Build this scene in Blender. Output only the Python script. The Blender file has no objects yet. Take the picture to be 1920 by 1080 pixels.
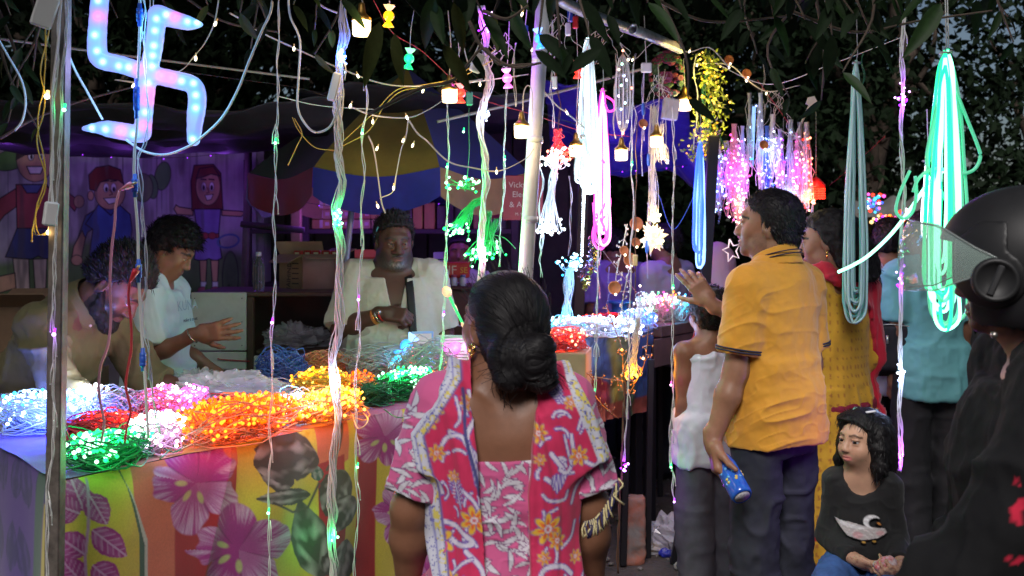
import bpy,math,random
import numpy as np
import openvdb
from mathutils import Vector,Matrix,Euler
LIN=np.linspace
RNG=np.random.default_rng
cos=math.cos
sin=math.sin
STK=np.stack
ARR=np.array
ASA=np.asarray
runi=random.uniform
nexp=np.exp
nint=np.interp
MG2=np.meshgrid
nmax=np.maximum
nmin=np.minimum
nabs=np.abs
R=math.radians
PI=math.pi
random.seed(7)
rng=RNG(7)
SC=bpy.context.scene
COL=SC.collection
# ------------------------------------------------------------------ camera, sky, sun, exposure
CAMZ,FPX,HOR=1.55,1867.0,440.0
cam_d=bpy.data.cameras.new('camera')
cam_d.sensor_width=36.0
cam_d.lens=36.0*FPX/1920.0
cam_d.shift_y=-(540.0-HOR)/1920.0
cam_d.dof.use_dof=True;cam_d.dof.focus_distance=3.2;cam_d.dof.aperture_fstop=5.0
cam_d.clip_start=0.05
cam_d.clip_end=500.0
cam=bpy.data.objects.new('camera',cam_d)
cam.location=(0,0,CAMZ)
cam.rotation_euler=(R(90),0,0)
COL.objects.link(cam)
SC.camera=cam
SUN_EL,SUN_AZ=R(42),R(192)  # soft late light from behind the photographer
world=bpy.data.worlds.new('World')
SC.world=world
world.use_nodes=True
_nt=world.node_tree
_sky=_nt.nodes.new('ShaderNodeTexSky')
_sky.sky_type='NISHITA'
_sky.sun_disc=False
_sky.sun_elevation=SUN_EL
_sky.sun_rotation=SUN_AZ
_sky.dust_density=3.0
_bg=_nt.nodes['Background']
_bg.inputs['Strength'].default_value=0.045
_nt.links.new(_sky.outputs[0],_bg.inputs[0])
sun_d=bpy.data.lights.new('sun','SUN')
sun_d.energy=2.5
sun_d.angle=R(22)
sun_d.color=(1.0,0.96,0.94)
sun=bpy.data.objects.new('sun',sun_d)
sun.rotation_euler=(R(90-42),0,R(-12))
COL.objects.link(sun)
SC.view_settings.view_transform='Standard'
SC.view_settings.look='None'
SC.view_settings.gamma=1.0
SC.view_settings.exposure=0.3
SC.view_settings.use_curve_mapping=False
SC.render.engine='CYCLES'
cy=SC.cycles
cy.use_denoising=True
cy.sample_clamp_indirect=1.5
cy.sample_clamp_direct=20.0
cy.max_bounces=6
cy.diffuse_bounces=3
cy.glossy_bounces=3
cy.transmission_bounces=6
cy.transparent_max_bounces=10
cy.caustics_reflective=False
cy.caustics_refractive=False
cy.use_light_tree=True
def vec(*a):return ARR(a,float)
def unit(v):v=ASA(v,float);return v/(np.linalg.norm(v)+1e-12)
def sstep(a,b,x):t=np.clip((x-a)/(b-a),0,1);return t*t*(3-2*t)
def P(px,py,Y):
 """A point of the place that the photograph shows at pixel (px, py), Y metres away."""
 return ARR([(px-960.0)*Y/FPX,Y,CAMZ-(py-HOR)*Y/FPX])
# ------------------------------------------------------------------ objects
def link(o,parent=None):
 COL.objects.link(o)
 if parent is not None:
  o.parent=parent
 return o
def tag(o,label=None,cat=None,group=None,kind=None):
 if label:o['label']=label
 if cat:o['category']=cat
 if group:o['group']=group
 if kind:o['kind']=kind
 return o
def thing(name,label,cat,loc=(0,0,0),rz=0.0,group=None):
 o=bpy.data.objects.new(name,None)
 o.empty_display_size=0.05
 o.location=tuple(float(v)for v in loc)
 o.rotation_euler=(0,0,rz)
 link(o)
 return tag(o,label,cat,group)
def mesh_np(name,V,F,mat=None,smooth=True,col=None,flow=None,matidx=None):
 """mesh from numpy verts and a face array (quads or tris) or list"""
 me=bpy.data.meshes.new(name)
 V=ASA(V,dtype=np.float32)
 if isinstance(F,np.ndarray):
  n,k=F.shape
  me.vertices.add(len(V));me.vertices.foreach_set('co',V.ravel())
  me.loops.add(n*k);me.loops.foreach_set('vertex_index',F.astype(np.int32).ravel())
  me.polygons.add(n)
  me.polygons.foreach_set('loop_start',np.arange(0,n*k,k,dtype=np.int32))
  me.update(calc_edges=True)
 else:
  me.from_pydata([tuple(v)for v in V.tolist()],[],F)
  me.update()
 if smooth:
  me.polygons.foreach_set('use_smooth',np.ones(len(me.polygons),dtype=bool))
 if col is not None:
  a=me.color_attributes.new('col','FLOAT_COLOR','POINT')
  c=np.ones((len(V),4),dtype=np.float32);c[:,:3]=col
  a.data.foreach_set('color',c.ravel())
 if flow is not None:
  a=me.attributes.new('flow','FLOAT_VECTOR','POINT')
  a.data.foreach_set('vector',ASA(flow,dtype=np.float32).ravel())
 if mat is not None:
  for m in(mat if isinstance(mat,(list,tuple))else[mat]):
   me.materials.append(m)
 if matidx is not None:
  me.polygons.foreach_set('material_index',ASA(matidx,dtype=np.int32))
 return me
def obj(name,me,parent=None,kind=None,label=None,loc=None):
 o=bpy.data.objects.new(name,me)
 link(o,parent)
 if kind:o['kind']=kind
 if label:o['label']=label
 if loc is not None:o.location=tuple(float(v)for v in loc)
 return o
# ico sphere templates
def _ico(sub):
 import bmesh
 bm=bmesh.new()
 bmesh.ops.create_icosphere(bm,subdivisions=sub,radius=1.0)
 V=ARR([v.co[:]for v in bm.verts]);F=ARR([[v.index for v in f.verts]for f in bm.faces])
 bm.free()
 return V,F
ICO1=_ico(1);ICO2=_ico(2);ICO3=_ico(3)
class MB:
 """collects simple shapes into one mesh"""
 def __init__(s,org=(0,0,0)):
  s.V=[];s.F=[];s.M=[];s.n=0;s.org=ARR(org,dtype=float);s.mi=0
 def raw(s,V,F):
  V=ASA(V,dtype=float)-s.org
  s.V.append(V)
  for f in F:
   s.F.append(tuple(int(i)+s.n for i in f));s.M.append(s.mi)
  s.n+=len(V)
  return s
 def box(s,c,size,rot=None,bev=0.0):
  c=ASA(c,float);h=ASA(size,float)/2
  if bev>0:
   b=min(bev,h.min()*0.9)
   V=[];
   for sx in(-1,1):
    for sy in(-1,1):
     for sz in(-1,1):
      V+=[(sx*(h[0]-b),sy*(h[1]-b),sz*h[2]),(sx*(h[0]-b),sy*h[1],sz*(h[2]-b)),(sx*h[0],sy*(h[1]-b),sz*(h[2]-b))]
   V=ARR(V)
   idx=lambda sx,sy,sz,k:((sx*2+sy)*2+sz)*3+k
   F=[]
   for t in(0,1):
    F.append([idx(0,0,t,0),idx(1,0,t,0),idx(1,1,t,0),idx(0,1,t,0)])
    F.append([idx(0,t,0,1),idx(1,t,0,1),idx(1,t,1,1),idx(0,t,1,1)])
    F.append([idx(t,0,0,2),idx(t,1,0,2),idx(t,1,1,2),idx(t,0,1,2)])
   for a in(0,1):
    for b2 in(0,1):
     F.append([idx(0,a,b2,0),idx(1,a,b2,0),idx(1,a,b2,1),idx(0,a,b2,1)])
     F.append([idx(a,0,b2,0),idx(a,1,b2,0),idx(a,1,b2,2),idx(a,0,b2,2)])
     F.append([idx(a,b2,0,1),idx(a,b2,1,1),idx(a,b2,1,2),idx(a,b2,0,2)])
   for a in(0,1):
    for b2 in(0,1):
     for c2 in(0,1):
      F.append([idx(a,b2,c2,0),idx(a,b2,c2,1),idx(a,b2,c2,2)])
   # consistent outward winding
   F2=[]
   for f in F:
    p=V[f];nrm=np.cross(p[1]-p[0],p[2]-p[0])
    F2.append(f if np.dot(nrm,p.mean(0))>0 else f[::-1])
   F=F2
  else:
   V=ARR([(x,y,z)for x in(-1,1)for y in(-1,1)for z in(-1,1)])*h
   F=[(0,1,3,2),(4,6,7,5),(0,4,5,1),(2,3,7,6),(0,2,6,4),(1,5,7,3)]
  if rot is not None:
   V=V@ARR(rot).T
  return s.raw(V+c,F)
 def tube(s,pts,r,n=5,caps=True):
  pts=ASA(pts,float);m=len(pts)
  if m<2:return s
  rr=np.broadcast_to(ASA(r,float),(m,))
  T=np.gradient(pts,axis=0);T/=(np.linalg.norm(T,axis=1,keepdims=True)+1e-9)
  ref=ARR([0.0,0,1])if abs(T[:,2]).mean()<0.8 else ARR([1.0,0,0])
  A=np.cross(T,ref);A/=(np.linalg.norm(A,axis=1,keepdims=True)+1e-9)
  B=np.cross(T,A)
  th=np.arange(n)*2*PI/n
  V=pts[:,None,:]+rr[:,None,None]*(np.cos(th)[None,:,None]*A[:,None,:]+np.sin(th)[None,:,None]*B[:,None,:])
  V=V.reshape(-1,3)
  F=[]
  for i in range(m-1):
   for j in range(n):
    k=(j+1)%n
    F.append((i*n+j,i*n+k,(i+1)*n+k,(i+1)*n+j))
  if caps:
   F.append(tuple(range(n))[::-1]);F.append(tuple((m-1)*n+j for j in range(n)))
  return s.raw(V,F)
 def lathe(s,prof,c,axis=None,n=16,flute=None):
  """prof: (r, z) list; axis: 3x3 rotation"""
  prof=ASA(prof,float);m=len(prof)
  th=np.arange(n)*2*PI/n
  rad=prof[:,0][:,None]*np.ones(n)
  if flute is not None:
   rad=rad*(1+ASA(flute)[:,None]*np.cos(th*(n//4))[None,:])
  V=STK([rad*np.cos(th),rad*np.sin(th),prof[:,1][:,None]*np.ones(n)],-1).reshape(-1,3)
  if axis is not None:V=V@ARR(axis).T
  F=[]
  for i in range(m-1):
   for j in range(n):
    k=(j+1)%n
    F.append((i*n+j,i*n+k,(i+1)*n+k,(i+1)*n+j))
  F.append(tuple(range(n))[::-1]);F.append(tuple((m-1)*n+j for j in range(n)))
  return s.raw(V+ASA(c,float),F)
 def ball(s,c,r,t=None,rot=None):
  V,F=t or ICO1
  V=V*ASA(r,float)
  if rot is not None:V=V@ARR(rot).T
  return s.raw(V+ASA(c,float),F)
 def balls(s,C,r,t=None):
  for c in C:s.ball(c,r,t)
  return s
 def quad(s,a,b,c,d):
  return s.raw([a,b,c,d],[(0,1,2,3)])
 def grid(s,G):
  """G: (m, n, 3) points"""
  G=ASA(G,float);m,n=G.shape[:2]
  i,j=MG2(np.arange(m-1),np.arange(n-1),indexing='ij')
  a=(i*n+j).ravel()
  return s.raw(G.reshape(-1,3),STK([a,a+1,a+n+1,a+n],1))
 def build(s,name,mat,parent=None,kind=None,label=None,smooth=True):
  if not s.V:return None
  me=mesh_np(name,np.concatenate(s.V),s.F,mat,smooth,matidx=s.M if isinstance(mat,(list,tuple))else None)
  return obj(name,me,parent,kind,label)
def sheet(name,G,mat,parent=None,col=None,kind=None,label=None):
 """a grid of points (m, n, 3) as one smooth mesh with per-vertex print colours"""
 G=ASA(G,float);m,n=G.shape[:2]
 i,j=MG2(np.arange(m-1),np.arange(n-1),indexing='ij')
 a=(i*n+j).ravel()
 F=STK([a,a+1,a+n+1,a+n],1)
 me=mesh_np(name,G.reshape(-1,3),F,mat,True,None if col is None else col.reshape(-1,3))
 return obj(name,me,parent,kind,label)
def rot_to(d,up=(0,0,1)):
 """rotation whose z column points along d"""
 d=ASA(d,float);d=d/np.linalg.norm(d)
 u=ASA(up,float)
 if abs(np.dot(d,u))>0.98:u=ARR([1.0,0,0])
 x=np.cross(u,d);x/=np.linalg.norm(x)
 return STK([x,np.cross(d,x),d],1)
def rotz(a):c,s=cos(a),sin(a);return ARR([[c,-s,0],[s,c,0],[0,0,1.0]])
def rotx(a):c,s=cos(a),sin(a);return ARR([[1.0,0,0],[0,c,-s],[0,s,c]])
def roty(a):c,s=cos(a),sin(a);return ARR([[c,0,s],[0,1.0,0],[-s,0,c]])
def spline(pts,n=24):
 """Catmull-Rom through the points"""
 p=ASA(pts,float)
 if len(p)==2:
  t=LIN(0,1,n)[:,None];return p[0]*(1-t)+p[1]*t
 q=np.vstack([2*p[0]-p[1],p,2*p[-1]-p[-2]])
 out=[]
 per=max(2,int(math.ceil(n/(len(p)-1))))
 for i in range(len(p)-1):
  t=LIN(0,1,per,endpoint=(i==len(p)-2))[:,None]
  a,b,c,d=q[i:i+4]
  out.append(0.5*(2*b+(c-a)*t+(2*a-5*b+4*c-d)*t**2+(3*b-a-3*c+d)*t**3))
 return np.vstack(out)
# ------------------------------------------------------------------ noise
def _hash(ix,iy,iz,seed):
 h=(ix.astype(np.int64)*374761393+iy.astype(np.int64)*668265263+iz.astype(np.int64)*2147483647+seed*974634777)&0xffffffff
 h=((h^(h>>13))*1274126177)&0xffffffff
 return((h^(h>>16))&0xffff)/32767.5-1.0
def vnoise(p,seed=0):
 p=ASA(p,float);i=np.floor(p).astype(np.int64);f=p-i
 u=f*f*f*(f*(f*6-15)+10)
 r=0
 for dx in(0,1):
  wx=u[...,0]if dx else 1-u[...,0]
  for dy in(0,1):
   wy=u[...,1]if dy else 1-u[...,1]
   for dz in(0,1):
    wz=u[...,2]if dz else 1-u[...,2]
    r=r+wx*wy*wz*_hash(i[...,0]+dx,i[...,1]+dy,i[...,2]+dz,seed)
 return r
def fnoise(p,seed=0,oc=3):
 r=0;a=1.0
 for o in range(oc):
  r=r+a*vnoise(ASA(p)*2**o,seed+o);a*=0.5
 return r
# ------------------------------------------------------------------ materials
_M={}
def mat(name,color=(0.5,0.5,0.5),rough=0.6,metal=0.0,spec=0.5,var=0.0,vscale=8.0,bump=0.0,bscale=60.0,bdist=0.002,
  alpha=1.0,trans=0.0,ior=1.45,emit=None,strength=0.0,vc=False,sheen=0.0,stretch=None,coat=0.0,weave=False,sss=0.0,color2=None,nosample=False):
 if name in _M:return _M[name]
 m=bpy.data.materials.new(name);_M[name]=m
 m.use_nodes=True
 nt=m.node_tree;b=nt.nodes['Principled BSDF']
 c=tuple(color)+(1.0,)
 b.inputs['Base Color'].default_value=c
 b.inputs['Roughness'].default_value=rough
 b.inputs['Metallic'].default_value=metal
 b.inputs['Specular IOR Level'].default_value=spec
 b.inputs['Alpha'].default_value=alpha
 b.inputs['Transmission Weight'].default_value=trans
 b.inputs['IOR'].default_value=ior
 b.inputs['Sheen Weight'].default_value=sheen
 b.inputs['Coat Weight'].default_value=coat
 if sss>0:
  b.inputs['Subsurface Weight'].default_value=sss
  b.inputs['Subsurface Radius'].default_value=(0.012,0.005,0.003)
  b.inputs['Subsurface Scale'].default_value=1.0
 tc=None
 def coords():
  nonlocal tc
  if tc is None:
   tc=nt.nodes.new('ShaderNodeTexCoord')
  if stretch is not None:
   mp=nt.nodes.new('ShaderNodeMapping');mp.inputs['Scale'].default_value=stretch
   nt.links.new(tc.outputs['Object'],mp.inputs['Vector']);return mp.outputs[0]
  return tc.outputs['Object']
 src=None
 if vc:
  a=nt.nodes.new('ShaderNodeAttribute');a.attribute_name='col';src=a.outputs['Color']
  nt.links.new(src,b.inputs['Base Color'])
 if var>0 or color2 is not None:
  nz=nt.nodes.new('ShaderNodeTexNoise');nz.inputs['Scale'].default_value=vscale;nz.inputs['Detail'].default_value=5
  nz.inputs['Roughness'].default_value=0.65
  nt.links.new(coords(),nz.inputs['Vector'])
  if color2 is not None and src is None:
   rp=nt.nodes.new('ShaderNodeValToRGB')
   rp.color_ramp.elements[0].position=0.36;rp.color_ramp.elements[1].position=0.66
   rp.color_ramp.elements[0].color=c;rp.color_ramp.elements[1].color=tuple(color2)+(1.0,)
   nt.links.new(nz.outputs['Fac'],rp.inputs[0]);nt.links.new(rp.outputs[0],b.inputs['Base Color'])
  else:
   mr=nt.nodes.new('ShaderNodeMapRange');mr.inputs['From Min'].default_value=0.3;mr.inputs['From Max'].default_value=0.7
   mr.inputs['To Min'].default_value=1-var;mr.inputs['To Max'].default_value=1+var
   nt.links.new(nz.outputs['Fac'],mr.inputs['Value'])
   vm=nt.nodes.new('ShaderNodeVectorMath');vm.operation='SCALE'
   if src is not None:nt.links.new(src,vm.inputs[0])
   else:vm.inputs[0].default_value=tuple(color)
   nt.links.new(mr.outputs[0],vm.inputs['Scale']);nt.links.new(vm.outputs[0],b.inputs['Base Color'])
  rr=nt.nodes.new('ShaderNodeMapRange');rr.inputs['To Min'].default_value=max(0,rough-0.12);rr.inputs['To Max'].default_value=min(1,rough+0.12)
  nt.links.new(nz.outputs['Fac'],rr.inputs['Value']);nt.links.new(rr.outputs[0],b.inputs['Roughness'])
 if bump>0:
  if weave:
   w1=nt.nodes.new('ShaderNodeTexWave');w1.inputs['Scale'].default_value=bscale;w1.inputs['Distortion'].default_value=1.0
   w1.bands_direction='X';nt.links.new(coords(),w1.inputs['Vector'])
   w2=nt.nodes.new('ShaderNodeTexWave');w2.inputs['Scale'].default_value=bscale;w2.inputs['Distortion'].default_value=1.0
   w2.bands_direction='Z';nt.links.new(coords(),w2.inputs['Vector'])
   ad=nt.nodes.new('ShaderNodeMath');ad.operation='ADD'
   nt.links.new(w1.outputs['Fac'],ad.inputs[0]);nt.links.new(w2.outputs['Fac'],ad.inputs[1]);hsrc=ad.outputs[0]
  else:
   n2=nt.nodes.new('ShaderNodeTexNoise');n2.inputs['Scale'].default_value=bscale;n2.inputs['Detail'].default_value=4
   nt.links.new(coords(),n2.inputs['Vector']);hsrc=n2.outputs['Fac']
  bp=nt.nodes.new('ShaderNodeBump');bp.inputs['Strength'].default_value=bump;bp.inputs['Distance'].default_value=bdist
  nt.links.new(hsrc,bp.inputs['Height']);nt.links.new(bp.outputs[0],b.inputs['Normal'])
 if emit is not None:
  b.inputs['Emission Color'].default_value=tuple(emit)+(1.0,)
  b.inputs['Emission Strength'].default_value=strength
  if nosample:
   m.cycles.emission_sampling='NONE'
 return m
def hair_mat(name,color=(0.006,0.005,0.005),rough=0.38):
 """dark hair: fine grooves along the 'flow' attribute"""
 if name in _M:return _M[name]
 m=mat(name,color,rough,spec=0.3)
 nt=m.node_tree;b=nt.nodes['Principled BSDF']
 a=nt.nodes.new('ShaderNodeAttribute');a.attribute_name='flow'
 nz=nt.nodes.new('ShaderNodeTexNoise');nz.inputs['Scale'].default_value=1.0;nz.inputs['Detail'].default_value=3
 nt.links.new(a.outputs['Vector'],nz.inputs['Vector'])
 bp=nt.nodes.new('ShaderNodeBump');bp.inputs['Strength'].default_value=0.75;bp.inputs['Distance'].default_value=0.004
 nt.links.new(nz.outputs['Fac'],bp.inputs['Height']);nt.links.new(bp.outputs[0],b.inputs['Normal'])
 mr=nt.nodes.new('ShaderNodeMapRange');mr.inputs['From Min'].default_value=0.3;mr.inputs['From Max'].default_value=0.7
 mr.inputs['To Min'].default_value=rough-0.1;mr.inputs['To Max'].default_value=rough+0.2
 nt.links.new(nz.outputs['Fac'],mr.inputs['Value']);nt.links.new(mr.outputs[0],b.inputs['Roughness'])
 return m
GLOW=3.8
def glow(loc,color,watts,radius=0.03,parent=None):
 l=bpy.data.lights.new('lamp_light','POINT');l.energy=watts*GLOW;l.color=color;l.shadow_soft_size=radius
 o=bpy.data.objects.new('lamp_light',l);link(o,parent)
 p=ASA(loc,float)
 if parent is not None:p=p-ARR(parent.location)
 o.location=tuple(p)
 return o
# ------------------------------------------------------------------ implicit surfaces for bodies and cloth
class SDF:
 def __init__(s,lo,hi,h):
  s.lo=ASA(lo,float);s.h=h
  s.n=nmax(2,np.ceil((ASA(hi,float)-s.lo)/h).astype(int)+1)
  s.d=np.full(s.n,0.08,dtype=np.float32)
  s.ax=[(s.lo[i]+np.arange(s.n[i])*h).astype(np.float32)for i in range(3)]
 def win(s,lo,hi):
  a=np.clip(np.floor((ASA(lo)-s.lo)/s.h).astype(int),0,s.n)
  b=np.clip(np.ceil((ASA(hi)-s.lo)/s.h).astype(int)+1,0,s.n)
  if np.any(b<=a):return None
  sl=tuple(slice(a[i],b[i])for i in range(3))
  return sl,s.ax[0][sl[0]][:,None,None],s.ax[1][sl[1]][None,:,None],s.ax[2][sl[2]][None,None,:]
 def apply(s,fn,lo,hi,k,op='u'):
  m=k+3*s.h+0.005
  w=s.win(ASA(lo)-m,ASA(hi)+m)
  if w is None:return s
  sl,x,y,z=w
  b=fn(x,y,z).astype(np.float32);a=s.d[sl]
  if op=='s':b=-b
  if k>1e-6:
   if op=='u':
    t=nmax(k-nabs(a-b),0)/k
    s.d[sl]=nmin(a,b)-t*t*k*0.25
   else:
    t=nmax(k-nabs(a-b),0)/k
    s.d[sl]=nmax(a,b)+t*t*k*0.25
  else:
   s.d[sl]=nmin(a,b)if op=='u' else nmax(a,b)
  return s
 def cone(s,a,b,ra,rb,k=0.02,op='u',flat=None):
  a=ASA(a,float);b=ASA(b,float);ba=b-a;bb=max(float(ba@ba),1e-9)
  def fn(x,y,z):
   px,py,pz=x-a[0],y-a[1],z-a[2]
   t=np.clip((px*ba[0]+py*ba[1]+pz*ba[2])/bb,0,1)
   qx,qy,qz=px-t*ba[0],py-t*ba[1],pz-t*ba[2]
   return np.sqrt(qx*qx+qy*qy+qz*qz)-(ra+t*(rb-ra))
  r=max(ra,rb)
  return s.apply(fn,nmin(a,b)-r,nmax(a,b)+r,k,op)
 def chain(s,pts,rs,k=0.02,op='u'):
  for i in range(len(pts)-1):s.cone(pts[i],pts[i+1],rs[i],rs[i+1],k,op)
  return s
 def ell(s,c,r,k=0.02,op='u',rot=None):
  c=ASA(c,float);r=ASA(r,float)*np.ones(3)
  def fn(x,y,z):
   px,py,pz=x-c[0],y-c[1],z-c[2]
   if rot is not None:
    q=rot.T
    px,py,pz=(q[0,0]*px+q[0,1]*py+q[0,2]*pz,q[1,0]*px+q[1,1]*py+q[1,2]*pz,q[2,0]*px+q[2,1]*py+q[2,2]*pz)
   k0=np.sqrt((px/r[0])**2+(py/r[1])**2+(pz/r[2])**2)
   k1=np.sqrt((px/r[0]**2)**2+(py/r[1]**2)**2+(pz/r[2]**2)**2)+1e-6
   return k0*(k0-1)/k1
  m=r.max()if rot is not None else r
  return s.apply(fn,c-m,c+m,k,op)
 def box(s,c,half,rnd=0.005,k=0.01,op='u',rot=None):
  c=ASA(c,float);hf=ASA(half,float)-rnd
  def fn(x,y,z):
   px,py,pz=x-c[0],y-c[1],z-c[2]
   if rot is not None:
    q=rot.T
    px,py,pz=(q[0,0]*px+q[0,1]*py+q[0,2]*pz,q[1,0]*px+q[1,1]*py+q[1,2]*pz,q[2,0]*px+q[2,1]*py+q[2,2]*pz)
   ax,ay,az=nabs(px)-hf[0],nabs(py)-hf[1],nabs(pz)-hf[2]
   return np.sqrt(nmax(ax,0)**2+nmax(ay,0)**2+nmax(az,0)**2)+nmin(nmax(ax,nmax(ay,az)),0)-rnd
  m=np.linalg.norm(half)if rot is not None else ASA(half)
  return s.apply(fn,c-m,c+m,k,op)
 def loft(s,secs,k=0.03,op='u',off=0.0,rot=None,org=None,p=2.3):
  """secs: rows (z, cx, cy, rx, ry) along local z; a smooth oval tower"""
  S=ASA(sorted(secs),float)
  z0,z1=S[0,0],S[-1,0]
  zz=LIN(z0,z1,120)
  def sm(col):
   v=nint(zz,S[:,0],S[:,col])
   kr=np.hanning(13);kr/=kr.sum()
   return np.convolve(np.pad(v,6,'edge'),kr,'valid')
  tab=[sm(i)for i in(1,2,3,4)]
  o=np.zeros(3)if org is None else ASA(org,float)
  def fn(x,y,z):
   px,py,pz=x-o[0],y-o[1],z-o[2]
   if rot is not None:
    q=rot.T
    px,py,pz=(q[0,0]*px+q[0,1]*py+q[0,2]*pz,q[1,0]*px+q[1,1]*py+q[1,2]*pz,q[2,0]*px+q[2,1]*py+q[2,2]*pz)
   cz=np.clip(pz,z0,z1)
   cx=nint(cz,zz,tab[0]);cyv=nint(cz,zz,tab[1])
   rx=nint(cz,zz,tab[2])+off;ry=nint(cz,zz,tab[3])+off
   u=nabs((px-cx)/rx);v=nabs((py-cyv)/ry)
   q2=(u**p+v**p)**(1.0/p)
   d=(q2-1)*nmin(rx,ry)
   e=nabs(pz-cz)-0.0
   return np.where(e>0,np.sqrt(nmax(d,0)**2+e**2)+nmin(d,0)*0,d)
  m=max(S[:,3].max(),S[:,4].max())+off+max(abs(S[:,1]).max(),abs(S[:,2]).max())
  if rot is None:
   lo=o+ARR([-m,-m,z0]);hi=o+ARR([m,m,z1])
  else:
   e0=o+rot@ARR([0,0,z0]);e1=o+rot@ARR([0,0,z1])
   lo=nmin(e0,e1)-m;hi=nmax(e0,e1)+m
  return s.apply(fn,lo,hi,k,op)
 def cut(s,fn):
  """intersect with fn(x,y,z) <= 0"""
  x=s.ax[0][:,None,None];y=s.ax[1][None,:,None];z=s.ax[2][None,None,:]
  s.d=nmax(s.d,fn(x,y,z)).astype(np.float32);return s
 def copy(s):
  c=SDF.__new__(SDF);c.lo=s.lo;c.h=s.h;c.n=s.n;c.ax=s.ax;c.d=s.d.copy();return c
 def offset(s,r):s.d=s.d-np.float32(r);return s
 def finer(s):
  d=s.d
  for ax in range(3):
   d=np.moveaxis(d,ax,0)
   o=np.empty((2*d.shape[0]-1,)+d.shape[1:],dtype=np.float32)
   o[::2]=d;o[1::2]=0.5*(d[1:]+d[:-1]);d=np.moveaxis(o,0,ax)
  c=SDF.__new__(SDF);c.lo=s.lo;c.h=s.h/2;c.n=ARR(d.shape);c.d=np.ascontiguousarray(d)
  c.ax=[(c.lo[i]+np.arange(c.n[i])*c.h).astype(np.float32)for i in range(3)]
  return c
 def surf(s):
  b=3*s.h
  g=openvdb.FloatGrid(b)
  d=np.clip(s.d,-b,b)
  # close at the border
  d=d.copy()
  for ax in range(3):
   v=np.moveaxis(d,ax,0);v[0]=nmax(v[0],s.h*0.5);v[-1]=nmax(v[-1],s.h*0.5)
  g.copyFromArray(np.ascontiguousarray(d),tolerance=0.0)
  pts,quads=g.convertToQuads(isovalue=0.0)
  V=ASA(pts,float)*s.h+s.lo
  F=ASA(quads).astype(np.int32)
  return V,F
def normals(V,F):
 fn=np.cross(V[F[:,2]]-V[F[:,0]],V[F[:,3]]-V[F[:,1]])
 N=np.zeros_like(V)
 for i in range(4):np.add.at(N,F[:,i],fn)
 return N/(np.linalg.norm(N,axis=1,keepdims=True)+1e-12)
def relax(V,F,it=2,lam=0.5):
 """light Laplacian smoothing of quads"""
 for _ in range(it):
  S=np.zeros_like(V);c=np.zeros(len(V))
  for a,b in((0,1),(1,2),(2,3),(3,0)):
   np.add.at(S,F[:,a],V[F[:,b]]);np.add.at(S,F[:,b],V[F[:,a]])
   np.add.at(c,F[:,a],1);np.add.at(c,F[:,b],1)
  V=V+lam*(S/c[:,None]-V)
 return V
# ------------------------------------------------------------------ ground and the tree line behind
def g_heights():
 n=90
 xs=np.concatenate([LIN(-60,-6,14),LIN(-5.5,6,100),LIN(6.5,60,14)])
 ys=np.concatenate([LIN(-30,1,8),LIN(1.3,12,100),LIN(13,140,14)])
 X,Y=MG2(xs,ys,indexing='ij')
 p=STK([X,Y,0*X],-1)
 Z=0.016*fnoise(p*2.6,4,4)-0.012
 return STK([X,Y,Z],-1)
gr=sheet('ground',g_heights(),mat('dirt',(.035,.030,.026),.9,color2=(.075,.062,.052),vscale=5,bump=.6,bscale=45,bdist=.02))
tag(gr,kind='structure')
mb=MB()
for _ in range(420):
 x,y=runi(.2,2.2),runi(4.0,7.0)
 s=runi(.006,.022)
 mb.ball((x,y,.004),(s,s*.8,s*.55),ICO1,rotz(runi(0,6)))
tag(mb.build('gravel',mat('pebble',(.12,.11,.10),.85,var=.4),kind='stuff',smooth=False))
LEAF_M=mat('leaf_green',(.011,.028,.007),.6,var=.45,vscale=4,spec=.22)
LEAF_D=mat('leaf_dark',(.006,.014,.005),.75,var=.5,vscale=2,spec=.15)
LEAF_Y=mat('leaf_olive',(.045,.055,.014),.6,var=.3,vscale=4,spec=.22)
BARK=mat('bark',(.075,.055,.042),.9,var=.3,vscale=14,bump=.7,bscale=40,bdist=.01)
def leaf_cards(C,size,seed,droop=.4,cup=True):
 """many small folded leaves: two tris a side of the midrib"""
 r=RNG(seed);n=len(C)
 d=r.normal(0,1,(n,3));d[:,2]-=droop;d/=np.linalg.norm(d,axis=1,keepdims=True)
 w=np.cross(d,r.normal(0,1,(n,3)));w/=np.linalg.norm(w,axis=1,keepdims=True)+1e-9
 nn=np.cross(d,w)
 L=(size*r.uniform(.6,1.3,n))[:,None];W=L*.24
 b=C;t=C+d*L;m1=C+d*L*.45+w*W+nn*W*.35;m2=C+d*L*.45-w*W+nn*W*.35
 V=STK([b,m1,t,m2],1).reshape(-1,3)
 a=np.arange(n)*4
 F=np.concatenate([STK([a,a+1,a+2],1),STK([a,a+2,a+3],1)])
 return V,F
def limb(mb,a,b,r0,r1,wob=.15,n=8,seed=0):
 a=ASA(a,float);b=ASA(b,float);L=np.linalg.norm(b-a)
 t=LIN(0,1,n)[:,None]
 p=a*(1-t)+b*t+fnoise(STK([t[:,0]*2.5,0*t[:,0]+seed*3.3,0*t[:,0]],1)[:,None,:]+ARR([[0,0,0],[0,7,0],[0,0,9]]),seed,2)*wob*L*np.sin(t*PI)*.6
 mb.tube(p,LIN(r0,r1,n),7)
 return p
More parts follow.
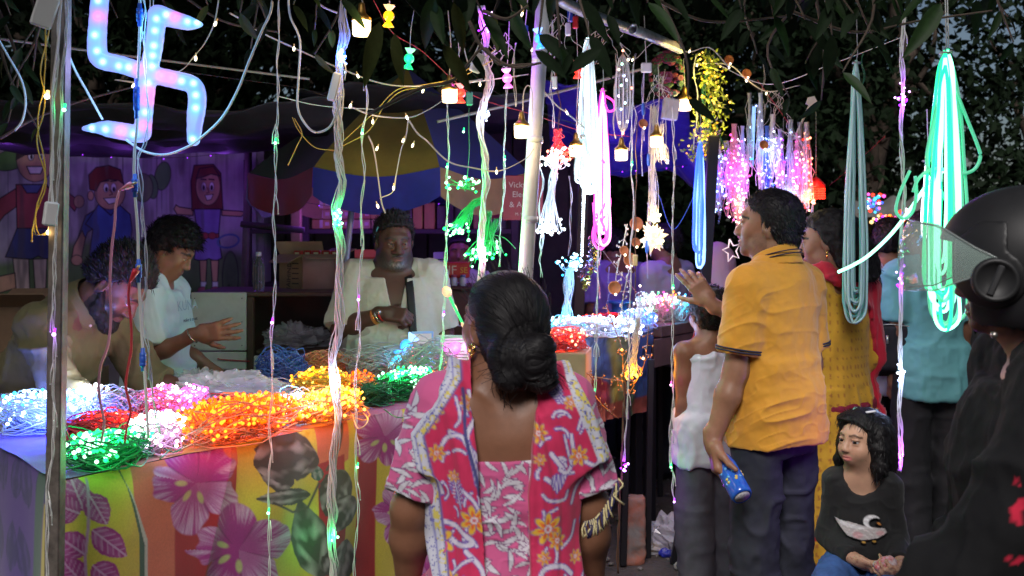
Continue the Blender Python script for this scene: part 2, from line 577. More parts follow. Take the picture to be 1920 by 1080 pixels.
def back_tree(label,x,y,h,rw,n,seed,gap=0.0,group='dark trees behind the stalls',zlo=.6,m=None,leaf=.15,trunk_r=.16):
 t=thing('tree',label,'tree',(x,y,0),0,group)
 o=ARR([x,y,0])
 r=RNG(seed)
 mb=MB(o)
 top=o+vec(r.normal(0,.3),r.normal(0,.3),h*.55)
 limb(mb,o-vec(0,0,.1),top,trunk_r,trunk_r*.55,.06,10,seed)
 ends=[]
 for k in range(9):
  e=o+vec(r.uniform(-1,1)*rw*.8,r.uniform(-.7,.7)*rw*.6,h*r.uniform(.45,.95))
  limb(mb,o+(top-o)*r.uniform(.45,1),e,trunk_r*.4,.02,.12,8,seed+k);ends.append(e)
 mb.build('trunk',BARK,t)
 # clumps of leaves through the crown's volume
 n=int(n*1.55)if leaf<.2 else n
 cl=STK([r.uniform(-1,1,150)*rw,r.uniform(-1,1,150)*rw*.55,r.uniform(zlo,h,150)],1)+o
 sz=r.uniform(.25,.75,150)
 k=r.integers(0,150,n)
 C=cl[k]+r.normal(0,1,(n,3))*sz[k][:,None]*vec(1,.8,.8)*.62
 keep=np.ones(n,bool)
 if gap>0:
  f=fnoise(C*vec(1.1,.3,1.1),seed,3)
  hh=np.clip((C[:,2]-2.4)/2.2,0,1)*np.clip((C[:,0]-C[:,1]*.31)/1.5,0,1)
  keep=f>(-1.4+gap*1.9*hh)
 keep&=C[:,2]>.15
 V,F=leaf_cards(C[keep],leaf,seed)
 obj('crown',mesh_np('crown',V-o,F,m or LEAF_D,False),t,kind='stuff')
 return t
back_tree('dense dark tree behind the umbrella stall',-1.6,11.5,6.0,2.9,13000,11)
back_tree('dense dark tree behind the violet tarpaulin',1.4,12.0,6.4,2.9,14000,12)
back_tree('dark tree behind the woman in the yellow kurta',4.0,12.5,6.4,2.5,10000,13,.6)
back_tree('tall tree with bright sky gaps above the green rope lights',6.9,13.5,7.5,2.6,4600,14,1.7)
back_tree('tree with sky gaps behind the black helmet',9.0,12.0,6.8,2.2,3800,15,1.6)
back_tree('dark tree behind the painted wall',-4.3,10.5,6.0,2.8,13000,16)
back_tree('second dark tree at the far left behind the painted wall',-6.9,10.2,5.6,2.2,7000,18)
for k,(x,y)in enumerate([(-6.5,15),(-3.0,15.5),(0.2,15.5),(2.6,15.0)]):back_tree('tall dark tree far behind the stalls, %s of four from the left'%['first','second','third','last'][k],x,y,8.5,2.8,7000,60+k,leaf=.34)
for k,x in enumerate((-7.5,-2.5,2.5,7.5)):back_tree('dark roadside tree behind the photographer, %s along the kerb'%['first','second','third','fourth'][k],x,-7.5,6.5,3.0,3000,30+k,leaf=.5,group='roadside trees across the lane')  # row of trees added out of view to block the low sky
back_tree('broad dark tree at the far end of the lane',5.2,18.0,8.0,4.8,6500,17,1.3,leaf=.3)
# the street tree whose leaves hang over the stalls
st=thing('street_tree','large leafy street tree whose drooping leaves overhang the stalls','tree',(3.3,.9,0))
o0=vec(3.3,.9,0)
mb=MB(o0)
limb(mb,o0,o0+vec(-.2,.1,2.9),.24,.17,.05,10,3)
brs=[]
for k,e in enumerate([(.9,3.2,2.75),(-1.0,3.4,2.75),(2.4,4.2,3.0),(0.0,5.2,3.1),(-2.6,4.2,3.1),(3.8,3.6,3.2),(1.7,6.4,3.4),(4.6,6.0,3.6),(-.5,-1.5,3.6),(2.2,-1.8,3.7)]):
 limb(mb,o0+vec(-.2,.1,2.7-.1*(k%3)),e,.075,.018,.07,14,20+k);brs.append(ARR(e))
mb.build('trunk',BARK,st)
# leafy mass overhead, shaped to shade the stalls and let sun reach the front
r_=RNG(5)
n=30000
C=STK([r_.uniform(-4.6,5.2,n),r_.uniform(.5,8.0,n),2.85+r_.gamma(2.0,.32,n)],1)
C=C[(C[:,1]>2.0)|(C[:,0]<-.35)]
C[:,2]+=.05*(C[:,1]-3)+.16*fnoise(C*vec(.9,.9,0),8,2)
f=fnoise(C*.8,31,2)
C=C[(f>-.75)&~((C[:,0]>C[:,1]*.30)&(C[:,1]>3.2)&(f<.35))]
V,F=leaf_cards(C,.115,6,.5)
n=11000;C2=STK([r_.uniform(-5.5,6,n),r_.uniform(.3,9,n),3.35+r_.gamma(2.0,.35,n)],1);C2=C2[((C2[:,1]>2.35)|(C2[:,0]<-.45))&~((C2[:,0]>C2[:,1]*.30)&(C2[:,1]>4.5))]  # upper layer of big leaves added out of view to block the sun
V2,F2=leaf_cards(C2,.30,7,.3);F=np.vstack([F,F2+len(V)]);V=np.vstack([V,V2])
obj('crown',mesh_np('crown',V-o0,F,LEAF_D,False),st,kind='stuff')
def leaf_mesh(L,W,droop,fold=.35,seed=0):
 r=random.Random(seed)
 m=9;G=np.zeros((m,5,3))
 for i in range(m):
  t=i/(m-1)
  wd=W*(sin(PI*min(1,t**.72))**.85)*(1 if t<.999 else 0)+.0004
  y=L*t;z=-droop*L*t*t
  for j in range(5):
   u=(j-2)/2
   G[i,j]=(u*wd,y,z+abs(u)*wd*fold+.03*W*sin(t*22)*abs(u))
 return G
def leaf_obj_mesh(name,L,W,droop,m,seed):
 G=leaf_mesh(L,W,droop,.35,seed);a,b=G.shape[:2]
 i,j=MG2(np.arange(a-1),np.arange(b-1),indexing='ij');k=(i*b+j).ravel()
 return mesh_np(name,G.reshape(-1,3),STK([k,k+1,k+b+1,k+b],1),m,True)
LM=[leaf_obj_mesh('leaf',1.0,w,d,m,k)for k,(w,d,m)in enumerate([(.13,.15,LEAF_M),(.15,.30,LEAF_M),(.12,.22,LEAF_Y),(.15,.1,LEAF_D),(.17,.2,LEAF_M)])]
twig_mb=MB(o0)
LEAVES=0
def spray(px,py,Y,n,L,dx=0.0,spread=1.0,dark=False,seed=0):
 """a hanging twig with n drooping leaves; px, py where its leaves hang"""
 global LEAVES
 r=random.Random(seed*77+int(px))
 c=P(px,py,Y);top=c+vec(-dx*.2+r.uniform(-.1,.1),r.uniform(-.05,.15),.20+.05*n/6)
 pts=spline([top+vec(r.uniform(-.25,.25),.15,.25),top,c+vec(0,0,.05)],12)
 twig_mb.tube(pts,LIN(.007,.0025,len(pts)),5)
 for k in range(n):
  q=pts[int((len(pts)-1)*(1-(k/max(n,1))*.75))]
  ang=r.uniform(0,2*PI)
  dirv=unit(vec(cos(ang)*.62*spread+dx*.4,sin(ang)*.45,-.9+r.uniform(-.2,.45)))
  up=unit(vec(r.uniform(-.6,.6),-.9,.45+r.uniform(-.5,.5)))
  x=unit(np.cross(dirv,up));z=np.cross(x,dirv)
  s=L*r.uniform(.55,1.0)
  M4=Matrix(((x[0],dirv[0],z[0],q[0]),(x[1],dirv[1],z[1],q[1]),(x[2],dirv[2],z[2],q[2]),(0,0,0,1)))
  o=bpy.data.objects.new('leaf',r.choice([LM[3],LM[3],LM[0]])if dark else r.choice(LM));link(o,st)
  o.matrix_local=Matrix.Translation(-Vector(o0))@M4@Matrix.Diagonal((s,s,s,1))
  LEAVES+=1
sp=[(815,30,2.5,4,.16),(850,40,2.6,7,.17),(905,60,2.65,6,.16),(960,55,2.7,5,.16),
   (830,120,2.5,4,.17),(1010,105,2.3,2,.15),(1050,130,2.25,2,.15),(1105,105,2.35,3,.15),(1175,20,2.3,4,.17),(1215,45,2.3,4,.17),
   (1250,20,2.5,4,.13),(1290,215,3.2,2,.16),(1330,30,2.8,6,.14),(1390,50,2.8,7,.14),(1450,60,2.9,7,.14),(1420,130,3.2,5,.14),
   (1510,70,2.8,7,.15),(1560,100,2.7,7,.15),(1600,60,2.7,6,.15),(1640,110,2.8,6,.14),(1580,170,2.7,4,.15),(1510,150,3.0,5,.14),
   (1690,60,2.9,6,.15),(1765,45,2.4,4,.17),(1740,20,2.5,5,.15),(1830,30,3.0,5,.13),(1890,60,3.2,5,.13),(1900,110,3.0,4,.13),
   (1480,210,3.4,4,.12),(1540,215,3.4,4,.12),(20,60,3.0,6,.10),(40,120,3.0,5,.10),(20,190,3.0,6,.10),(60,170,3.1,4,.09),(15,260,3.1,5,.10),(70,270,3.1,3,.09),
   (390,40,3.1,6,.10),(450,55,3.0,6,.11),(500,70,3.1,6,.11),(550,40,3.0,6,.11),(590,85,3.2,5,.11),(470,120,3.3,5,.10),(140,60,3.4,4,.09),(220,60,3.5,4,.09),(330,70,3.5,5,.09),(590,130,3.3,3,.10),
   (640,30,2.9,4,.13),(1140,60,2.9,4,.13),(880,130,2.8,4,.15)]
for k,(a,b,c,d,e)in enumerate(sp):
 spray(a,b,c,d,e,seed=k,dark=a>1000)
# one hand-placed pale leaf lit by the nearest bulb, and the crossing dark pair in front of the pole
for(px,py,Y,L,ang,k,tilt)in[(712,40,2.45,.17,15,2,.2),(740,62,2.45,.13,-6,2,-.2),(1003,95,2.2,.095,-52,3,.1),(1128,92,2.25,.11,58,3,-.1),(1070,100,2.25,.06,20,3,.2)]:
 d=unit(vec(-sin(R(ang)),.1,-cos(R(ang))));up=unit(vec(tilt,-1,.3));x=unit(np.cross(d,up));z=np.cross(x,d);q=P(px,py,Y)
 o=bpy.data.objects.new('leaf',LM[k]);link(o,st)
 o.matrix_local=Matrix.Translation(-Vector(o0))@Matrix(((x[0],d[0],z[0],q[0]),(x[1],d[1],z[1],q[1]),(x[2],d[2],z[2],q[2]),(0,0,0,1)))@Matrix.Diagonal((L,L,L,1))
for pts,Y in[([(690,215),(790,165),(850,150),(905,90),(935,120),(1000,120)],2.6),([(880,40),(905,90),(960,125),(1015,118)],2.5),([(905,20),(950,35),(990,10)],2.6),
      ([(0,260),(60,225),(150,190),(260,160)],3.3),([(340,-10),(420,40),(520,60)],3.2),([(1230,0),(1330,40),(1480,30)],3.0),([(1480,20),(1600,60),(1720,40),(1860,20)],2.9)]:
 q=spline([P(a,b,Y)for a,b in pts],24);twig_mb.tube(q,LIN(.0055,.003,len(q)),6)
twig_mb.build('twigs',BARK,st,kind='stuff')
# ------------------------------------------------------------------ flat prints (numpy colour, baked per vertex on dense sheets)
def pmix(C,m,col):
 m=np.clip(m,0,1)[...,None];return C*(1-m)+ASA(col,float)*m
def e_mask(U,V,cx,cy,rx,ry,ang=0.0,soft=1.5):
 c,s=cos(R(ang)),sin(R(ang));x=(U-cx)*c+(V-cy)*s;y=-(U-cx)*s+(V-cy)*c
 q=np.sqrt((x/rx)**2+(y/ry)**2);return sstep(soft/min(rx,ry),-soft/min(rx,ry),q-1)
def seg_mask(U,V,pts,w,soft=1.2):
 d=np.full(U.shape,1e9)
 for(a,b)in zip(pts[:-1],pts[1:]):
  ax,ay=a;bx,by=b[0]-ax,b[1]-ay;t=np.clip(((U-ax)*bx+(V-ay)*by)/(bx*bx+by*by+1e-9),0,1)
  d=nmin(d,np.hypot(U-ax-t*bx,V-ay-t*by))
 return sstep(w+soft,w-soft,d)
def poly_mask(U,V,pts,soft=1.2):
 ins=np.zeros(U.shape,bool);n=len(pts);d=np.full(U.shape,1e9)
 for i in range(n):
  (x1,y1),(x2,y2)=pts[i],pts[(i+1)%n]
  cr=((y1>V)!=(y2>V))&(U<(x2-x1)*(V-y1)/((y2-y1)if y2!=y1 else 1e-9)+x1);ins^=cr
  bx,by=x2-x1,y2-y1;t=np.clip(((U-x1)*bx+(V-y1)*by)/(bx*bx+by*by+1e-9),0,1);d=nmin(d,np.hypot(U-x1-t*bx,V-y1-t*by))
 return np.where(ins,sstep(-soft,soft,d),sstep(soft,-soft,d)*.5*(d<soft))
def leaf_print(C,U,V,cx,cy,ang,L,W,dark,light,vein=None,rag=0.06,seed=0):
 """a leaf from base (cx, cy) along ang, light brush hairs from the midrib"""
 c,s=cos(R(ang)),sin(R(ang));x=((U-cx)*c+(V-cy)*s)/L;y=(-(U-cx)*s+(V-cy)*c)/W
 w=np.sin(PI*np.clip(x,0,1)**.8)**.8
 hair=vnoise(STK([x*5+nabs(y)*1.5,y*0+seed,(nabs(y)*3-x*7)],-1),seed)
 edge=nabs(y)-w*(1+rag*vnoise(STK([x*16,y*2,0*x+seed],-1),seed+3))
 m=sstep(.04,-.04,edge)*(x>0)*(x<1)
 g=np.clip(.55*hair+.75*nexp(-((nabs(y)-.45)/.28)**2)-.25,0,1)
 C=pmix(C,m,dark);C=pmix(C,m*g*.85,light)
 if vein is not None:
  vv=sstep(.10,.04,nabs(y))*m;C=pmix(C,vv,vein)
  br=sstep(.22,.08,nabs(np.mod(x*6-nabs(y)*1.6,1)-.5))*m*(nabs(y)<w*.8)*.55;C=pmix(C,br,vein)
 return C
def flower_print(C,U,V,cx,cy,r,rot,cd,cl,seed=0,n=5,squash=1.0,sq_ang=0):
 c,s=cos(R(sq_ang)),sin(R(sq_ang));x=(U-cx)*c+(V-cy)*s;y=(-(U-cx)*s+(V-cy)*c)/squash
 th=np.arctan2(y,x);rr=np.hypot(x,y)/r
 a=(th-R(rot))*n/(2*PI);k=np.floor(a+.5);f=(a-k)*2  # -1..1 in a petal
 lim=(1-.34*nabs(f)**2.2)*(1+.10*vnoise(STK([k*3.3,f*3,0*f+seed],-1),seed))*(1-.18*nabs(np.sin(k*2.1+seed)))
 m=sstep(.03,-.03,rr-lim)
 hair=vnoise(STK([th*17,rr*1.6,k],-1),seed+1)*.6+vnoise(STK([th*40,rr*2,k],-1),seed+2)*.4
 g=np.clip(sstep(.25,.8,rr)*(.5+.9*hair)+.25*np.sin(k*1.7+seed),0,1)
 C=pmix(C,m,cd);C=pmix(C,m*g,cl)
 C=pmix(C,m*sstep(.88,1.0,nabs(f))*.7*(rr>.15),ASA(cd)*.55)
 for q in range(3):
  an=R(rot+40+q*55)
  C=pmix(C,e_mask(x,y,.30*r*cos(an),.30*r*sin(an),.12*r,.055*r,math.degrees(an),.02*r),(.42,.45,.18))
 return C
# ------------------------------------------------------------------ painted wall at the back left
WY=6.7
pw=thing('painted_wall','pale wall painted with three cartoon children on grass','wall',(-2.6,WY,0))
w_px=LIN(-160,480,520);w_py=LIN(262,610,300)
U,V=MG2(w_px,w_py,indexing='ij')
C=np.tile(vec(.40,.36,.42),U.shape+(1,))
pn=STK([U*.02,V*.02,0*U],-1)
C*=(1+.10*fnoise(pn,3,4))[...,None]
drip=np.clip(vnoise(STK([U*.16,V*.004,0*U],-1),9)-.15,0,1)*sstep(470,330,V)*1.5
drip2=sstep(.75,.95,vnoise(STK([U*.33,V*.003,0*U+4],-1),12))*sstep(520,300,V-80*vnoise(STK([U*.3,0*U,0*U],-1),2))
C=pmix(C,nmax(drip*.5,drip2*.85),(.10,.08,.11))
grass=sstep(-10,14,V-(470+28*vnoise(STK([U*.012,0*U,0*U],-1),7)))
C=pmix(C,grass*.9,(.10,.19,.05));C=pmix(C,sstep(520,560,V)*.5,(.05,.12,.03))
INK=(.02,.015,.02);SK=(.55,.33,.20)
def blob(pts,col,ol=1.8):
 global C
 C=pmix(C,poly_mask(U,V,pts,1.0),col);C=pmix(C,seg_mask(U,V,list(pts)+[pts[0]],ol*.6,.9),INK)
def oval(cx,cy,rx,ry,col,a=0,ol=1.6):
 global C
 C=pmix(C,e_mask(U,V,cx,cy,rx+ol,ry+ol,a,1.0),INK);C=pmix(C,e_mask(U,V,cx,cy,rx,ry,a,1.0),col)
# leaves painted above
oval(305,330,14,26,(.10,.22,.08),10);oval(285,350,10,22,(.09,.2,.08),-8);oval(268,352,18,26,(.16,.22,.10),0)
oval(90,300,30,16,(.10,.2,.06),20);oval(20,300,34,18,(.10,.22,.06),-15)
# child in a red shirt and navy shorts
blob([(35,350),(0,372),(-22,410),(-8,425),(8,404),(30,388)],(.36,.07,.09));blob([(-22,410),(-60,440),(-50,455),(-8,425)],SK)
blob([(30,346),(88,346),(102,372),(100,430),(32,430)],(.36,.07,.09));blob([(40,346),(80,346),(70,362),(50,362)],(.10,.12,.30))
blob([(88,350),(118,372),(140,396),(148,380),(142,372),(124,358)],(.36,.07,.09));oval(148,378,9,11,SK)
blob([(32,428),(100,428),(112,480),(84,486),(72,480),(58,486),(10,482)],(.06,.07,.20))
blob([(24,484),(54,486),(56,545),(30,542)],(.62,.50,.40));blob([(62,486),(88,485),(86,540),(66,545)],(.62,.50,.40));blob([(-60,512),(-10,520),(28,512),(30,540),(-10,552),(-60,545)],SK)
oval(66,300,34,40,SK);blob([(50,312),(82,312),(76,326),(56,326)],(.8,.78,.75));blob([(30,300),(34,262),(70,250),(104,268),(100,290),(72,276)],(.04,.02,.02));oval(58,292,5,8,(.85,.85,.85));oval(78,292,5,8,(.85,.85,.85));oval(59,294,2,4,INK,0,.5);oval(77,294,2,4,INK,0,.5)
# boy in a blue shirt
blob([(180,392),(160,405),(148,440),(140,470),(152,474),(164,436),(178,426)],(.07,.12,.42));blob([(154,432),(138,462),(134,486),(152,488),(160,446)],SK);oval(144,488,10,9,SK)
blob([(184,384),(224,384),(244,402),(248,430),(236,520),(178,520),(164,505),(174,430),(160,420)],(.07,.12,.42));blob([(188,386),(222,386),(208,404)],(.05,.08,.30))
blob([(168,500),(238,500),(236,560),(168,560)],(.05,.06,.16))
oval(206,360,28,32,SK);oval(170,367,5,8,SK)
blob([(168,355),(166,328),(180,314),(204,310),(226,318),(232,345),(222,338),(204,336),(188,342),(180,358)],(.16,.03,.02))
for ex in(199,213):
 oval(ex,352,4.5,8,(.85,.85,.85),0,1);oval(ex+.5,355,2.4,4,INK,0,.3);C=pmix(C,seg_mask(U,V,[(ex-5,340),(ex+5,339)],1.4),INK)
blob([(194,372),(220,370),(216,380),(204,383)],(.85,.83,.8),1.4);C=pmix(C,seg_mask(U,V,[(206,356),(211,364),(205,366)],.8),INK)
# girl in a violet frock, arms spread
blob([(362,392),(336,388),(330,384),(326,392),(332,402),(362,404)],SK);blob([(416,394),(450,396),(462,398),(452,406),(416,404)],SK)
blob([(364,310),(400,308),(414,325),(418,392),(408,395),(360,395),(358,340)],(.17,.04,.03))
oval(390,350,22,34,SK);blob([(368,335),(374,316),(400,312),(412,330),(396,326),(380,332)],(.17,.04,.03))
for ex in(382,397):
 oval(ex,350,4,8,(.85,.85,.85),0,1);oval(ex,352,2.2,4.5,INK,0,.3);C=pmix(C,seg_mask(U,V,[(ex-5,336),(ex+4,337)],1.4),INK)
blob([(384,366),(400,364),(396,374),(388,376)],(.8,.75,.7),1.3);C=pmix(C,seg_mask(U,V,[(389,352),(392,361),(387,362)],.8),INK)
blob([(364,392),(414,392),(410,440),(416,484),(404,490),(392,485),(378,490),(364,486),(370,440)],(.25,.16,.52));blob([(370,438),(410,438),(410,446),(370,446)],(.42,.06,.08),1.2)
oval(384,442,7,6,(.42,.06,.08),0,1);oval(398,442,7,6,(.42,.06,.08),0,1)
blob([(374,488),(388,488),(386,530),(376,530)],SK);blob([(395,488),(410,488),(408,530),(398,530)],SK);blob([(376,528),(387,528),(387,540),(376,540)],(.75,.75,.78),1);blob([(398,528),(409,528),(409,540),(398,540)],(.75,.75,.78),1);oval(380,544,9,6,(.42,.10,.16),0,1);oval(404,544,9,6,(.42,.10,.16),0,1)
C=pmix(C,nabs(e_mask(U,V,428,452,22,14,-10,1)-e_mask(U,V,428,452,18,10,-10,1)),(.10,.16,.40))
oval(432,520,14,48,(.12,.22,.09))
for k in range(9):C=pmix(C,seg_mask(U,V,[(300+21*k-160*(k%2),560),(303+21*k-160*(k%2),535)],2),(.05,.14,.03))
gr_=fnoise(STK([U*.03,V*.012,0*U],-1),33,4);C=C*np.clip(.92+.30*gr_,.4,1.3)[...,None];C=pmix(C,sstep(.35,.9,fnoise(STK([U*.05,V*.008,0*U],-1),35,3))*.55,(.09,.08,.08))
G=STK([(U-960)*WY/FPX,WY+0*U,CAMZ-(V-HOR)*WY/FPX],-1)-ARR(pw.location)
sheet('wall_face',G,mat('wall_paint',rough=.75,vc=True,var=.12,vscale=6,bump=.3,bscale=30,bdist=.004),pw,C)
mb=MB(ARR(pw.location))
x0,x1=P(-160,0,WY)[0],P(480,0,WY)[0];z1=P(0,262,WY)[2];z0=P(0,610,WY)[2]
mb.box(((x0+x1)/2,WY+.11,(z1)/2),(x1-x0+.1,.2,z1+.04));mb.box(((x0+x1)/2,WY+.0,z0/2-.005),(x1-x0,.02,z0-.01))
mb.build('wall_block',mat('plaster_grey',(.25,.23,.22),.9,var=.25,bump=.5,bscale=30,bdist=.01),pw,smooth=False)
# ------------------------------------------------------------------ poles
STEEL=mat('old_steel',(.10,.085,.075),.55,metal=.6,color2=(.20,.17,.15),vscale=22,bump=.4,bscale=80,bdist=.002)
def straight(name,label,a,b,size,m,cat='pole',square=False,caps=None,group=None):
 t=thing(name,label,cat,a,0,group);a=ASA(a,float);b=ASA(b,float);mb=MB(a)
 if square:
  RM=rot_to(b-a,(0,1,0));mb.box((a+b)/2,(size,size,np.linalg.norm(b-a)),RM,.003)
 else:mb.tube([a,a*.7+b*.3,a*.3+b*.7,b],size/2,14)
 mb.build('shaft',m,t,smooth=not square)
 return t,a,b
def footed(px0,py0,px1,py1,Y):
 """top point and the foot of the same line on the ground"""
 a,b=P(px0,py0,Y),P(px1,py1,Y);t=a[2]/(a[2]-b[2]);f=a+(b-a)*t;return f,a
f,a=footed(116,-40,103,1000,2.45)
t,a,b=straight('stall_pole','square rusty steel pole at the front corner of the flowered table',f,a,.036,STEEL,square=True)
mb=MB(ARR(t.location));mb.box((f[0],f[1],.012),(.12,.12,.012));mb.build('base_plate',STEEL,t,smooth=False)
WHITEPOLE=mat('white_pole',(.62,.64,.66),.38,var=.12,vscale=12)
f,a=footed(1020,-20,985,520,3.7)
t,a,b=straight('stall_pole','white round pole leaning behind the head of the woman in pink',f,a,.056,WHITEPOLE)
mb=MB(ARR(t.location))
for k in range(3):
 c=P(1012-k*9,112+k*150,3.7);mb.tube([c-vec(0,0,.012),c+vec(0,0,.012)],.0305,14)
mb.build('tape_band',mat('clear_tape',(.5,.52,.55),.2),t,kind='stuff')
f,a=footed(672,270,645,530,5.4)
straight('stall_pole','thin grey metal pole standing between the stacked cartons and the seller',f,a,.034,mat('grey_tube',(.33,.33,.37),.4,metal=.5,var=.15))
f,a=footed(1100,180,1086,560,5.9)
straight('stall_pole','dark wooden post behind the white rope lights',f,a,.06,mat('wood_dark',(.035,.025,.022),.8,var=.3),square=True)
f,a=footed(1338,255,1312,700,4.9)
straight('stall_pole','black square post beside the blue neon rope',f,a,.05,mat('black_steel',(.012,.011,.014),.5,metal=.3),square=True)
GALV=mat('galvanised',(.24,.27,.27),.42,metal=.7,color2=(.12,.15,.14),vscale=30)
def tube_thing(name,label,pts,r,m,cat,group=None,n=12):
 q=[ASA(p,float)for p in pts];t=thing(name,label,cat,q[0],0,group);mb=MB(q[0])
 s=spline(q,14)if len(q)>2 else ARR(q)
 mb.tube(s,r,n);mb.build('tube',m,t);return t
tube_thing('roof_bar','bare metal bar lit violet along the stall roof edge beside the white pole',[P(1040,-6,3.7),P(1085,18,3.9),P(1200,62,4.4)],.022,GALV,'metal bar')
t=thing('roof_pipe','open ended galvanised pipe above the multicoloured bead lights','pipe',P(1185,52,4.2))
mb=MB(ARR(t.location));a,b=P(1187,54,4.2),P(1275,92,4.6);RM=rot_to(b-a);L=np.linalg.norm(b-a)
prof=[(.017,0),(.023,0),(.023,L),(.017,L)];mb.lathe([(.0165,.12),(.0165,0),(.023,0),(.023,L),(.004,L)],a,RM,14);mb.build('tube',GALV,t)
tube_thing('roof_bar','long pale bar slanting under the black net above the swastika light',[P(-20,70,3.6),P(265,108,3.9),P(580,148,4.3)],.005,mat('pale_bar',(.22,.20,.19),.5,var=.2),'metal bar',n=8)
tube_thing('roof_bar','pale bar rising from the twisted white bundle to the white rope lights',[P(820,228,4.4),P(1000,185,4.7),P(1230,122,5.2)],.007,mat('pale_bar',(.22,.20,.19),.5),'metal bar',n=8)
# ------------------------------------------------------------------ canopies
def canopy(name,label,corners,m,cat,sag=.1,n=30,wr=.02,seed=0,group=None,thick=.004):
 """a sheet over four corners, sagging between them"""
 a,b,c,d=[ASA(p,float)for p in corners]
 u,v=MG2(LIN(0,1,n),LIN(0,1,n),indexing='ij')
 G=(a*((1-u)*(1-v))[...,None]+b*(u*(1-v))[...,None]+c*(u*v)[...,None]+d*((1-u)*v)[...,None])
 G[...,2]-=sag*4*(u*(1-u))*.6+sag*2*v*(1-v)
 G+=wr*fnoise(G*vec(3,3,3),seed,3)[...,None]*vec(.2,.5,1)
 t=thing(name,label,cat,a,0,group)
 o=sheet('cloth',G-a,m,t);md=o.modifiers.new('solid','SOLIDIFY');md.thickness=thick
 return t
NET=mat('black_net',(.010,.009,.012),.7,var=.3,vscale=6,bump=.4,bscale=120)
canopy('shade_net','black shade net sagging above the painted wall',[P(-120,150,3.8),P(640,190,4.6),P(600,262,6.6),P(-160,270,6.6)],NET,'shade net',.10,wr=.05,seed=3)
canopy('tarpaulin','dark tarpaulin roof over the umbrella stall',[P(560,150,5.0),P(1010,170,5.0),P(1020,240,7.6),P(560,250,7.6)],NET,'tarpaulin',.06,wr=.05,seed=5)
BLUET=mat('blue_tarp',(.022,.022,.20),.45,var=.2,vscale=5,bump=.3,bscale=25,bdist=.01,sheen=.1)
canopy('tarpaulin','blue tarpaulin hanging behind the white and pink rope lights',[P(1020,150,6.2),P(1290,190,6.2),P(1300,300,6.9),P(1030,285,6.9)],BLUET,'tarpaulin',.05,wr=.08,seed=8)
canopy('tarpaulin','steep blue tarpaulin edge behind the flower ball',[P(1150,200,6.4),P(1330,255,6.4),P(1330,330,6.8),P(1120,330,6.8)],BLUET,'tarpaulin',.03,wr=.10,seed=9)
# big market umbrella with coloured panels
UY=6.0;uc=P(742,330,UY);apex=P(765,128,UY);RU=.86
um=thing('umbrella','large market umbrella with yellow blue red and green panels','umbrella',uc)
UC={'yellow':(.26,.19,.02),'blue':(.016,.020,.22),'red':(.22,.012,.02),'green':(.02,.08,.04),'tan':(.24,.14,.06)}
seq=['red','green','yellow','blue','red','green','yellow','blue']
val=['green','red','blue','tan','green','red','blue','tan']
UP=ARR(um.location)
def fab(c):return mat('umbrella_'+c,UC[c],.7,var=.15,vscale=12,bump=.2,bscale=300,sheen=.2)
for k in range(8):
 a0=R(180+22+k*45-45);a1=a0+R(45)
 G=np.zeros((14,10,3))
 for i in range(14):
  for j in range(10):
   tt=i/13;u=j/9;a=a0+(a1-a0)*u
   rad=RU*tt*(1-.10*sin(u*PI)*tt)
   z=(apex[2]-uc[2])*(1-tt)**.9-.05*sin(u*PI)*tt
   G[i,j]=(rad*cos(a)+(apex[0]-uc[0])*(1-tt),rad*sin(a),z)
 sheet('panel',G,fab(seq[k]),um,label=None)
 G2=np.zeros((6,14,3))
 for i in range(6):
  for j in range(14):
   u=j/13;a=a0+(a1-a0)*u;rad=RU*(1-.10*sin(u*PI))+.008+.012*sin(u*14)*i/5
   dz=-.05*sin(u*PI)-(.15+.05*sin(u*PI)**.5)*i/5
   G2[i,j]=(rad*cos(a),rad*sin(a),dz)
 sheet('valance',G2,fab(val[k]),um)
mb=MB(UP)
for k in range(8):
 a=R(180+22+k*45-45);mb.tube([apex-vec(0,0,.03),uc+vec(RU*cos(a),RU*sin(a),-.012)],.006,6)
mb.build('ribs',mat('black_steel',(.012,.011,.014),.5),um,kind='stuff')
mb=MB(UP);mb.tube([vec(apex[0],UY,0),apex+vec(0,0,.05)],.02,10);mb.build('pole',STEEL,um)
# ------------------------------------------------------------------ back of the umbrella stall: boards, shelf, cartons
DARKW=mat('stall_board',(.040,.028,.030),.8,var=.4,vscale=6,bump=.4,bscale=50,bdist=.004)
def boxthing(name,label,cat,c,size,m,group=None,rz=0.0,part='box_body',bev=.004,flaps=False):
 c=ASA(c,float);t=thing(name,label,cat,c-vec(0,0,size[2]/2),rz,group)
 mb=MB();mb.box((0,0,size[2]/2),size,None,bev);mb.build(part,m,t,smooth=False)
 return t
t=thing('plank_wall','dark boarded back wall of the umbrella stall','wall',(0,7.6,0))
x0,x1=P(430,0,7.6)[0],P(1120,0,7.6)[0]
bw=(x1-x0)/13
for k in range(13):
 mb=MB(ARR(t.location));mb.box((x0+(k+.5)*bw,7.6+.01*(k%2),1.2),(bw-.012,.03,2.4),None,.004);mb.build('plank',DARKW,t,smooth=False)
mb=MB(ARR(t.location));mb.box(((x0+x1)/2,7.65,1.2),(x1-x0,.02,2.4));mb.build('backing',DARKW,t,smooth=False)
SY=6.6
rk=thing('shelf_rack','dark wooden shelf rack holding cartons behind the seller','shelf',P(700,700,SY)*vec(1,1,0))
LO=ARR(rk.location)
for py in(434,536):
 z=P(0,py,SY)[2];a,b=P(470,0,SY)[0],P(965,0,SY)[0]
 mb=MB(LO);mb.box(((a+b)/2,SY+.12,z),(b-a,.42,.03),None,.003);mb.build('shelf_board',DARKW,rk,smooth=False)
